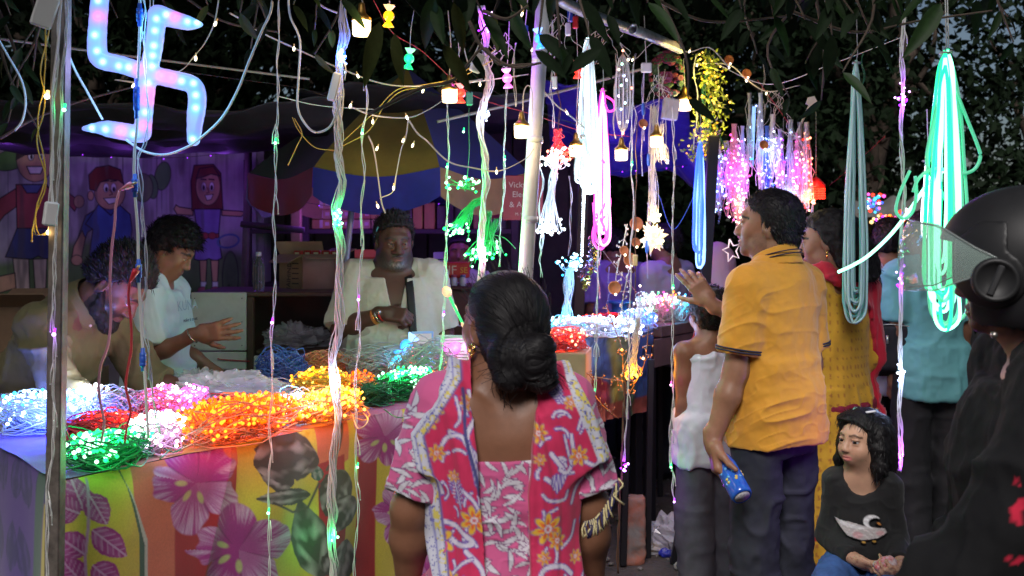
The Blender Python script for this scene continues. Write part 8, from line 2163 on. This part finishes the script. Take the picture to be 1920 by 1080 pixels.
# ---- rider in the black helmet
YH=1.88;rzH=R(76)
root=person('man in a black jacket and helmet at the right edge of the crowd',((1900-960)*YH/FPX+.055,YH,0),rzH)
J=joints(1.57,sw=.20,armL=(Wd(rzH,-.60,-.16,-1),Wd(rzH,-.85,.15,-1)),armR=(Wd(rzH,.1,.1,-1),Wd(rzH,-.1,.1,-1)),yaw=R(-8),pitch=R(0),hfwd=.03)
S=SDF((-.5,-.35,.7),(.5,.6,1.70),.008);add_torso(S,J,MAN,0,1.12,1.15)
for sd in 'LR':add_arm(S,J,sd,0,2,1.2)
S=S.finer();add_hand(S,J['wrL'],J['adL'],Wd(rzH,0,0,-1),1.0,1,(.8,.85,.85,.85));add_hand(S,J['wrR'],J['adR'],Wd(rzH,0,0,-1),1.0,-1,(.8,.85,.85,.85))
add_head(S,J,'man');skin_mesh(root,S,J,lambda V:paint_skin(V,J,BROWN2,lips=(.2,.08,.07),beard=((.03,.025,.022),.5,'full')));eyes(root,J)
c=J['hc'];M=J['HR'];w=lambda x,y,z:c+M@vec(x,y,z)
HM=mat('helmet_black',(.010,.010,.011),.55,color2=(.017,.017,.019),vscale=3,bump=.03,bscale=300,bdist=.0005,spec=.4)
hl=thing('helmet','scuffed black open face helmet with a clear visor on the man at the right edge','helmet',rotz(rzH)@c+ARR(root.location),rzH);HO=c
def Hobj(name,V,F,m,kind=None,smooth=True):return obj(name,mesh_np(name,V-HO,F,m,smooth),hl,kind)
S=SDF(c-.22,c+.22,.0045)
S.ell(w(0,-.012,.030),(.130,.158,.140),.02,rot=M);S.ell(w(0,-.04,-.055),(.122,.118,.085),.03,rot=M)
def hq(x,y,z):
 px,py,pz=x-c[0],y-c[1],z-c[2]
 return M[0,0]*px+M[1,0]*py+M[2,0]*pz,M[0,1]*px+M[1,1]*py+M[2,1]*pz,M[0,2]*px+M[1,2]*py+M[2,2]*pz
def hcut(x,y,z):
 qx,qy,qz=hq(x,y,z);lo=-.128-qz;face=nmin(nmin(qy-(.088-.10*nmax(0,-qz-.06)),.052+.18*(qy-.06)-qz),qz+.30);return nmax(lo,face)
S.cut(hcut);I=SDF(c-.22,c+.22,.0045);I.ell(w(0,-.012,.026),(.108,.136,.118),.02,rot=M);I.cone(w(0,-.03,-.05),w(0,-.03,-.2),.098,.098,.02);S.d=nmax(S.d,-I.d)
V,F=S.surf();V=relax(V,F,2);Hobj('shell',V,F,HM)
for sg in(-1,1):
 S=SDF(c-.22,c+.22,.004);S.ell(w(sg*.008,-.008,.030),(.1345,.150,.142),.0,rot=M)
 def sp_(x,y,z,sg=sg):
  qx,qy,qz=hq(x,y,z);u=qy-.055;v=qz+.005;d=nmin(np.hypot(u,v)-.056,nmax(nmax(.03-qy,qy-.115),nmax(v-.105,-.052-v)+.9*nmax(0,u-.02)));return nmax(nmax(d,-sg*qx+.05),-(np.sqrt((qx/.128)**2+((qy+.012)/.150)**2+((qz-.03)/.138)**2)-1)*.128)
 S.cut(sp_);V,F=S.surf();Hobj('visor_plate',relax(V,F,1),F,mat('helmet_trim',(.014,.014,.015),.5,var=.15,vscale=9))if len(F)else None
 # pivot disc
 p=w(sg*.137,.050,-.006);A=M@roty(sg*PI/2);mb=MB(HO);mb.lathe([(.041,-.012),(.041,.002),(.037,.007),(.032,.007),(.030,.003),(.004,.003)],p,A,28);mb.build('pivot_cap',mat('helmet_trim',(.016,.016,.017),.45),hl)
 mb=MB(HO);mb.box(p+A@vec(0,0,.006),(.012,.058,.006),A@rotz(1.2),.003);mb.build('pivot_grip',mat('helmet_rub',(.03,.03,.032),.5),hl,smooth=False)
 mb=MB(HO);mb.ball(w(sg*.124,.052,-.105),(.0065,.0065,.0065),ICO2);mb.build('rivet',mat('rivet_steel',(.45,.42,.38),.3,metal=.9),hl)
# decal line on the rear cheek
mb=MB(HO)
for pts in([(-.06,-.035),(-.09,-.01),(-.12,.03)],[(-.04,-.085),(-.075,-.088),(-.11,-.07)],[(-.065,-.075),(-.09,-.05),(-.118,-.01)]):
 qs=[]
 for y_,z_ in pts:qs.append(w(-(.130*math.sqrt(max(.05,1-((y_+.02)/.158)**2-((z_-.0)/.15)**2))+.001),y_,z_))
 mb.tube(spline(qs,14),.0022,5)
mb.build('decal_line',mat('decal_grey',(.12,.12,.125),.4),hl,kind='stuff')
VIS=mat('visor_clear',(.42,.55,.50),.05,alpha=.30,spec=1.0)
th,ph=MG2(LIN(-1.45,1.45,44),LIN(-.62,.62,24),indexing='ij')
hgt=nint(nabs(th),[0,.8,1.2,1.45],[1.0,.86,.36,.16]);z=-.004+.062*np.sqrt(nmax(np.cos(th),0))+.095*np.sin(ph*1.35)*hgt-.022*np.cos(th)
ry=.182+.022*np.cos(ph*1.6)
G=STK([.136*np.sin(th)*(1+.02*np.cos(ph)),.012+ry*np.cos(th)*(1-.16*np.sin(nmax(ph,0))**2*np.cos(th)),z+.03*np.cos(th)*0],-1);G=c+G@M.T
o=sheet('visor',G-HO,VIS,hl);o.modifiers.new('s','SOLIDIFY').thickness=.0022
mb=MB(HO);
for j in(0,-1):mb.tube(G[:,j],.0018,5)
mb.build('visor_edge',mat('visor_rim',(.30,.34,.33),.15,alpha=.6),hl,kind='stuff')
JK=mat('jacket_black',(.013,.013,.014),.88,bump=.3,bscale=380,bdist=.001,var=.2,vscale=10,sheen=.1)
S=SDF((-.5,-.40,.62),(.5,.55,1.52),.008);add_torso(S,J,MAN,.030,1.14,1.18,0,hi=.485);S.loft([(-.30,0,0,.22,.18),(-.1,0,0,.225,.185),(.1,0,0,.21,.17)],.06,org=J['pel'])
for sd in 'LR':sleeve(S,J,sd,1.92,.030,.004,1.25,k=.05)
S.cone(J['neck']+vec(0,-.05,-.01),J['neck']+vec(0,-.03,.03),.075,.07,.04)
def paint_jk(V,N):
 W=V@rotz(rzH).T+ARR(root.location);px=960+W[:,0]/W[:,1]*FPX;py=HOR-(W[:,2]-CAMZ)/W[:,1]*FPX;n=fnoise(V*34,3,3)
 m=(px>1892)*(py>880)*(py<1060)*(n>.22+.02*nabs(px-1912))*(N[:,0]<.2);C=np.tile(vec(.0095,.0095,.0105),(len(V),1))*(1+.2*fnoise(V*10,5,2))[:,None];return pmix(C,m*1.0,(.50,.02,.05))
cloth(root,'jacket',S,mat('jacket_cloth',rough=.88,vc=True,bump=.3,bscale=380,bdist=.001,spec=.2),paint_jk,.014,(6,6,4.5),12,lambda V:.5+.8*nexp(-((V[:,2]-1.02)/.16)**2),ridge=.75)
mb=MB();rr=RNG(1)
trousers(root,J,(.02,.02,.022),off=.02,h=.012);shoes(root,J)
px_=lambda px,py,Y:rotz(-rzH)@(P(px,py,Y)-ARR(root.location))
# ---- seller facing us
YS=4.85;rzS=R(186)
root=person('stout seller in an open cream shirt with a pen behind his ear facing the crowd',((738-960)*YS/FPX,YS,0),rzS)
J=joints(1.655,sw=.185,armR=(Wd(rzS,-.20,-.42,-1),Wd(rzS,.88,-.34,.36)),armL=(Wd(rzS,.22,-.05,-1),Wd(rzS,.10,-.75,-.5)),yaw=R(12),pitch=R(9),neck=.75)
J['hs']=1.08
S=SDF((-.48,-.36,.72),(.48,.48,1.72),.007);add_torso(S,J,MAN,0,1.22,1.25,.07)
for sd in 'LR':add_arm(S,J,sd,0,2,1.32)
S=S.finer();add_hand(S,J['wrR'],Wd(rzS,.92,-.15,-.12),Wd(rzS,.1,.62,-.6),1.05,1,(.9,.95,1.0,1.0),.02,.5);add_hand(S,J['wrL'],J['adL'],Wd(rzS,0,.2,-1),1.05,1)
add_head(S,J,'man',jaw=1.22,fat=1.14,nose=1.35);J2=J
for g in(-1,1):S.ell(J['hc']+J['HR']@(vec(g*.030,.083,-.020)*1.08),vec(.016,.010,.006)*1.08,.008,rot=J['HR'])
S.ell(J['hc']+J['HR']@(vec(0,.035,-.108)*1.08),vec(.062,.05,.035),.03)
V,F=S.surf();V=relax(V,F,1,.5)
def paint_seller(V):
 C=paint_skin(V,J,DARK1,lips=(.13,.050,.045),beard=((.030,.026,.025),.75,'full'),brows=.9)
 q=((V-J['hc'])@J['HR'])/J['hs'];n=fnoise(V*190,4,2);m=nexp(-((q[:,0])/.045)**2-((q[:,2]+.102)/.020)**2)*(q[:,1]>.02)*np.clip(.55+.55*n,0,1);C=pmix(C,m*.75,(.30,.29,.29));return C
obj('body',mesh_np('body',V,F,mat('skin',rough=.46,vc=True),True,paint_seller(V)),root)
eyes(root,J,gaze=(.05,1,-.02),wht=(.36,.32,.30));hair_cap(root,J,.015,[-.095,-.085,-.028,-.018,.034,.062,.080,.088],-.09,9,.006,2600,.024,comb=(.0,-.35,.7),m=hair_mat('hair_grizzled',(.012,.011,.011),.5))
a=J['hc']+J['HR']@(vec(.086,-.022,.008)*1.08);b=a+J['HR']@vec(-.006,.062,.060);mb=MB();mb.tube([a,b],.0042,7);mb.build('pen',mat('pen_teal',(.10,.42,.48),.3),root)
CRM=mat('cream_shirt',(.46,.44,.36),.82,bump=.25,bscale=420,bdist=.001,var=.08,vscale=12)
S=SDF((-.48,-.36,.66),(.48,.40,1.52),.007);add_torso(S,J,MAN,.016,1.23,1.26,.07,hi=.482);S.loft([(-.20,0,.02,.235,.21),(0,0,.03,.245,.225),(.15,0,.03,.235,.215)],.06,org=J['pel'])
for sd in 'LR':sleeve(S,J,sd,.98,.018,.006,1.36)
zc=J['up']((0,0,1.20))[2]
S.cut(lambda x,y,z:nmin(nmin((.010+.24*nmax(0,z-zc))-nabs(x+.012+0*y),y-.03+0*x),z-zc+0.02+0*y));n0=J['neck'];S.cut(lambda x,y,z:.098-np.sqrt(x**2+(y-.03)**2+((z-n0[2]-.03)*.9)**2));S=S.finer()
cloth(root,'shirt',S,CRM,None,.010,(7,7,4),14,lambda V:.45+.7*nexp(-((V[:,2]-1.05)/.14)**2),ridge=.7)
collar(root,J,CRM,.098,.055,.030)
mb=MB();pts=[]
xs_=lambda x,z:x
Sd=S
def surfy(x,z):
 i=int(np.clip((x-Sd.lo[0])/Sd.h,0,Sd.n[0]-1));k=int(np.clip((z-Sd.lo[2])/Sd.h,0,Sd.n[2]-1));w_=np.where(Sd.d[i,:,k]<0)[0];return Sd.ax[1][w_[-1]]if len(w_)else .10
st2=[(-.070,1.36),(-.078,1.30),(-.085,1.22),(-.090,1.14),(-.095,1.05),(-.10,.95),(-.11,.86)]
G=ARR([[(x+dx,surfy(x,z)+.012,z)for dx in(-.019,-.009,.009,.019)]for x,z in st2]);o=sheet('strap',ARR([[a_ for a_ in row_]for row_ in G]),mat('strap_black',(.008,.008,.009),.6),root);o.modifiers.new('s','SOLIDIFY').thickness=.004
wr=J['wrR'];d=J['adR']
for k,(off,rad,th_,m)in enumerate([(-.030,.0365,.006,mat('watch_steel',(.5,.48,.42),.25,metal=.9)),(-.052,.038,.005,mat('bracelet_orange',(.55,.18,.04),.5)),(-.014,.035,.004,mat('thread_red',(.5,.02,.02),.7)),(-.042,.0375,.004,mat('gold',(.8,.48,.14),.2,metal=1.0))]):
 p=wr+d*off;A=rot_to(d);mb=MB();mb.tube([p+A@vec(rad*cos(t),rad*.92*sin(t),0)for t in LIN(0,2*PI,24)],th_,6)
 if k==0:mb.ball(p+Wd(rzS,.1,-1,.5)*.033,(.014,.014,.014),ICO2)
 mb.build(['watch','bracelet','wrist_thread','bangle'][k],m,root)
trousers(root,J,(.03,.03,.035),off=.016,h=.012,wx=1.25,belly=.07,fat=1.2);shoes(root,J)
# ---- bearded man bent over the table
YL=3.62;rzL=R(-104)
root=person('bearded man in a brown shirt leaning over the left end of the flowered table',(-1.80,YL,-.03),rzL)
J=joints(1.66,sw=.185,lean=R(35),armR=(Wd(rzL,.42,-.40,-.85),Wd(rzL,.96,.12,-.06)),armL=(Wd(rzL,.45,.1,-.85),Wd(rzL,.9,-.1,-.25)),yaw=R(-6),pitch=R(-8),neck=.9,hfwd=.03)
J['HR']=rotz(R(10))@rotx(R(-50));J['hs']=1.06;J['hc']=J['neck2']+J['TR']@vec(0,.012,.055)+J['HR']@vec(0,.010,.030)
S=SDF((-.52,-.32,.75),(.52,.95,1.72),.008);add_torso(S,J,MAN,0,1.04,1.06)
for sd in 'LR':add_arm(S,J,sd,0,2,1.05)
S=S.finer();add_hand(S,J['wrR'],Wd(rzL,.95,.15,-.25),Wd(rzL,.1,.2,-1),1.05,1,(.7,.75,.8,.85),.03,.5);add_hand(S,J['wrL'],Wd(rzL,.9,-.1,-.4),Wd(rzL,0,0,-1),1.05,-1,(.6,.65,.7,.8))
add_head(S,J,'man',fat=1.05,jaw=1.1,nose=1.1);skin_mesh(root,S,J,lambda V:paint_skin(V,J,(.10,.045,.030),lips=(.08,.035,.03),beard=((.012,.010,.010),.96,'full')))
eyes(root,J,gaze=(0,1,-.4))
def beard_fn():
 S=SDF(J['hc']-.2,J['hc']+.2,.005);w=lambda x,y,z:J['hc']+J['HR']@(vec(x,y,z)*J['hs']);M=J['HR']
 S.chain([w(-.068,.005,-.035),w(-.058,.035,-.085),w(0,.078,-.112),w(.058,.035,-.085),w(.068,.005,-.035)],[.014,.026,.034,.026,.014],.015);V,F=S.surf();V=relax(V,F,2);V+=normals(V,F)*(.004*fnoise(V*70,3,2))[:,None];q=(V-J['hc'])*200
 obj('beard',mesh_np('beard',V,F,hair_mat('hair_matte',(.008,.007,.007),.7),True,None,q*vec(1,1,.2)),root)
beard_fn()
hair_cap(root,J,.016,[-.05,-.04,.005,.020,.050,.058,.072,.082],-.05,11,.004,2600,.026,comb=(0,-.9,.5),topz=.012,nrm=.25)
BRS=mat('brown_shirt',(.105,.088,.038),.85,bump=.25,bscale=420,bdist=.001,var=.10,vscale=12)
S=SDF((-.52,-.34,.70),(.52,.80,1.56),.0075);add_torso(S,J,MAN,.018,1.05,1.07,0,hi=.49)
for sd in 'LR':sleeve(S,J,sd,1.30,.018,.004,1.10)
S.cone(J['neck']+J['TR']@vec(0,-.008,-.06),J['neck']+J['TR']@vec(0,-.002,.0),.108,.080,.03)
cloth(root,'shirt',S,BRS,None,.014,(6,6,5),16,None,ridge=.75);collar(root,J,BRS,.098,.055,.016);mb=MB();mb.ball(J['neck']+J['TR']@vec(.04,.085,-.03),.006);mb.build('button',WB,root)
a_,b_=J['elR'],J['wrR'];d_=unit(b_-a_);mb=MB();mb.lathe([(.046,-.022),(.0545,-.02),(.056,0),(.0545,.02),(.046,.022)],a_+(b_-a_)*.27,rot_to(d_),22);mb.build('rolled_cuff',mat('brown_cuff',(.11,.085,.045),.85,bump=.3,bscale=300,bdist=.001),root)
mb=MB();T_=J['TR'];mb.tube(spline([J['up']((x,y,z))for x,y,z in[(.19,-.02,1.452),(.12,-.06,1.462),(.0,-.115,1.44),(-.12,-.06,1.462),(-.19,-.02,1.452)]],20),.0022,5);mb.build('yoke_seam',mat('brown_seam',(.03,.022,.012),.9),root)
trousers(root,J,(.03,.03,.05),off=.018,h=.012);shoes(root,J)
# ---- boy in the pale tee beside the cabinet
YB=4.35;rzB=R(-92)
root=person('boy in a pale blue printed tee raising his forearm beside the white cabinet',((297-960)*YB/FPX,YB,0),rzB)
J=joints(1.60,sw=.160,armR=(Wd(rzB,.12,-.10,-1),Wd(rzB,.90,-.10,.42)),armL=(Wd(rzB,.1,.1,-1),Wd(rzB,.7,.1,-.5)),yaw=R(2),pitch=R(34),hfwd=.045)
S=SDF((-.42,-.30,.75),(.42,.6,1.68),.008);add_torso(S,J,MAN,0,.95,.95)
for sd in 'LR':add_arm(S,J,sd,0,2,.95)
S=S.finer();add_hand(S,J['wrR'],Wd(rzB,.97,-.05,.12),Wd(rzB,.1,.9,.15),1.0,-1,(.12,.15,.2,.28),.10,.3);add_hand(S,J['wrL'],J['adL'],Wd(rzB,0,0,-1),.95,-1)
add_head(S,J,'man',fat=.94,jaw=.9);skin_mesh(root,S,J,lambda V:paint_skin(V,J,BROWN1,lips=(.17,.07,.06)));eyes(root,J,gaze=(0,1,-.3))
hair_cap(root,J,.022,[-.06,-.05,-.02,-.01,.03,.040,.052,.060],-.055,13,.006,2600,.030,comb=(0,.5,.1),topz=.008)
TEE=mat('pale_tee',(.42,.52,.55),.85,bump=.25,bscale=420,bdist=.001)
S=SDF((-.42,-.30,.78),(.42,.30,1.50),.0075);add_torso(S,J,MAN,.020,.98,.98,0,hi=.47);S.loft([(-.16,0,0,.185,.145),(.1,0,0,.18,.14)],.06,org=J['pel'])
for sd in 'LR':sleeve(S,J,sd,.82,.026,.014,1.0)
cloth(root,'tee',S,TEE,None,.009,(7,7,4),18,None,ridge=.6)
lettering('KUNA',root,(.06,.150,1.245),.062,mat('tee_ink',(.26,.34,.40),.8),(R(82),0,R(180-8)),extr=.0004);lettering('make it count',root,(.055,.162,1.185),.022,mat('tee_ink2',(.05,.07,.10),.8),(R(84),0,R(180-8)),extr=.0004)
mb=MB();p=J['wrR']-J['adR']*.02;A=rot_to(J['adR']);mb.tube([p+A@vec(.034*cos(t),.032*sin(t),.004*sin(2*t))for t in LIN(0,2*PI,24)],.003,6);mb.build('bracelet',mat('watch_steel',(.5,.48,.42),.25),root)
trousers(root,J,(.03,.035,.05),off=.018,h=.012);shoes(root,J)
# ---- people further back
def bystander(label,px,Y,H,rz,shirt,legs=(.02,.02,.025),tone=BROWN2,kind='man',sw=.168,armL=None,armR=None,yaw=0.0,pitch=0.0,hair=True,slv=.8,wx=1.0,h=.0095,cap=None,long=False,vest=False,hs=1.0):
 rz=R(rz);root=person(label,((px-960)*Y/FPX,Y,0),rz)
 J=joints(H,sw=sw,armL=(Wd(rz,*armL[0]),Wd(rz,*armL[1]))if armL else None,armR=(Wd(rz,*armR[0]),Wd(rz,*armR[1]))if armR else None,yaw=R(yaw),pitch=R(pitch),hs=hs);s=J['s'];secs=WOM if kind=='woman' else(KID if kind=='kid' else MAN)
 S=SDF(vec(-.55,-.5,.44*H),vec(.55,.6,H+.06),h);add_torso(S,J,secs,0,wx,wx)
 for sd in 'LR':add_arm(S,J,sd,0,2,1.05)
 S=S.finer()
 for sd,tb_ in(('L',1),('R',-1)):add_hand(S,J['wr'+sd],J['ad'+sd],vec(1 if sd=='L' else-1,0,0)if abs(J['ad'+sd][2])>.5 else vec(0,0,-1),.95*s/1.0,tb_)
 add_head(S,J,kind,detail=h<.009);skin_mesh(root,S,J,lambda V:paint_skin(V,J,tone,lips=(.18,.07,.06)))
 if hair:hair_cap(root,J,.014,[-.4,-.3,-.03,.0,.035,.055,.07,.078]if long else None,-.35 if long else-.085,int(px),.005,900,.02,comb=(0,-.6,.1),extra=longhair(.18,.9)if long else None,h=.006)
 S=SDF(vec(-.5,-.4,.42*H),vec(.5,.5,.94*H),h);add_torso(S,J,secs,.016,wx*1.02,wx*1.02,0,hi=.475,shoff=-.01 if vest else None);S.loft([(-.16*s,0,0,.185*s*wx,.142*s),(.1*s,0,0,.18*s*wx,.138*s)],.05,org=J['pel'])
 if not vest:
  for sd in 'LR':sleeve(S,J,sd,slv,.018,.008,1.05)
 nm='shirt_%02x%02x%02x'%tuple(int(255*c_)for c_ in shirt)
 cloth(root,'vest' if vest else 'shirt',S,mat(nm,shirt,.85,bump=.2,bscale=400,bdist=.001,var=.06),None,.013,(7,7,5),int(px),None,ridge=.6)
 trousers(root,J,legs,off=.018,h=.014,wx=wx);shoes(root,J);return root,J
root,J=bystander('boy in a white vest half hidden behind the arm of the man in yellow',1332,4.2,1.30,18,(.46,.46,.52),(.05,.05,.06),BROWN1,'kid',.165,vest=True,h=.0085,wx=1.12,hs=.92)
root,J=bystander('man in a teal tee seen from behind beyond the green rope hank',1742,4.9,1.66,8,(.14,.40,.42),(.012,.012,.014),BROWN1,sw=.175,yaw=20,h=.009)
root,J=bystander('man in a lilac white tee carrying a black backpack',1668,5.15,1.62,-14,(.45,.40,.52),(.015,.015,.02),BROWN1,yaw=-25,pitch=12,h=.009)
BPM=mat('backpack_black',(.008,.009,.014),.7,bump=.3,bscale=250,bdist=.002)
S=SDF((-.25,-.45,.75),(.25,-.02,1.48),.008);S.box((0,-.215,1.10),(.15,.085,.25),.06,.0);S.box((0,-.295,1.00),(.115,.035,.12),.03,.02);S.cone((-.10,-.16,1.30),(.10,-.16,1.34),.07,.07,.05)
t=thing('backpack','black backpack with a white word down its side worn by the man in lilac','backpack',root.location,R(-14));V,F=S.surf();V=relax(V,F,2);V+=normals(V,F)*fold_disp(V,.006,(9,9,6),3)[:,None];obj('pack',mesh_np('pack',V,F,BPM),t)
for g in(-1,1):mb=MB();mb.tube(spline([(g*.11,-.16,1.34),(g*.125,-.06,1.40),(g*.12,.05,1.37),(g*.13,.13,1.22),(g*.16,.06,1.05),(g*.14,-.14,.98)],24),.016,6);mb.build('strap',BPM,t)
lettering('SAFARI',t,(.118,-.314,1.03),.066,mat('pack_print',(.55,.55,.58),.6),(R(90),R(90),R(14)),extr=.001,bold=.001)
mb=MB();mb.tube([(-.05,-.335,1.06),(-.05,-.338,1.02)],.006,6);mb.tube(spline([(-.10,-.332,1.10),(-.04,-.334,1.115),(.10,-.332,1.10)],10),.0025,5);mb.build('zip',mat('zip_steel',(.5,.5,.5),.3,metal=.8),t,kind='stuff')
bystander('person in a dark maroon top hidden behind the unlit rope hank',1592,5.6,1.62,10,(.10,.012,.03),(.02,.02,.03),BROWN1,'woman',long=True,h=.010)
bystander('man in a purple tee bending away beyond the wrapped table',1152,7.0,1.58,20,(.26,.18,.48),(.02,.02,.03),BROWN1,sw=.19,wx=1.2,yaw=-20,pitch=25,h=.010)
bystander('man in a lilac polo standing right of the star lantern',1250,6.4,1.60,40,(.34,.30,.44),(.02,.02,.03),BROWN1,yaw=20,armR=((.3,.2,-1),(-.3,.6,-.4)),h=.010)
bystander('second seller glimpsed behind the green lights at the dark shelf',862,6.42,1.53,180,(.42,.38,.42),(.02,.02,.03),BROWN1,h=.010)
root,J=bystander('shopper with a pale pink headscarf left of the man in the yellow polo',1346,6.1,1.46,30,(.30,.10,.16),(.02,.02,.03),BROWN2,'woman',hair=False,h=.010)
S=SDF(J['hc']-.25,J['hc']+.2,.007);S.ell(J['hc']+vec(0,-.015,.02),(.10,.115,.115),.02);S.cone(J['hc']+vec(0,-.04,-.03),J['hc']+vec(0,-.04,-.19),.095,.13,.03);S.cut(lambda x,y,z:nmin((y-J['hc'][1])*1.0-.03+0*x,.07-(z-J['hc'][2])+0*x)+0*z);V,F=S.surf();V=relax(V,F,2);V+=normals(V,F)*fold_disp(V,.006,(14,14,5),3)[:,None]
obj('headscarf',mesh_np('headscarf',V,F,mat('scarf_pink',(.52,.34,.40),.85)),root)
bystander('dark clad shopper far behind the twisted white string',1715,6.6,1.64,-20,(.03,.03,.04),(.02,.02,.02),BROWN1,h=.011)
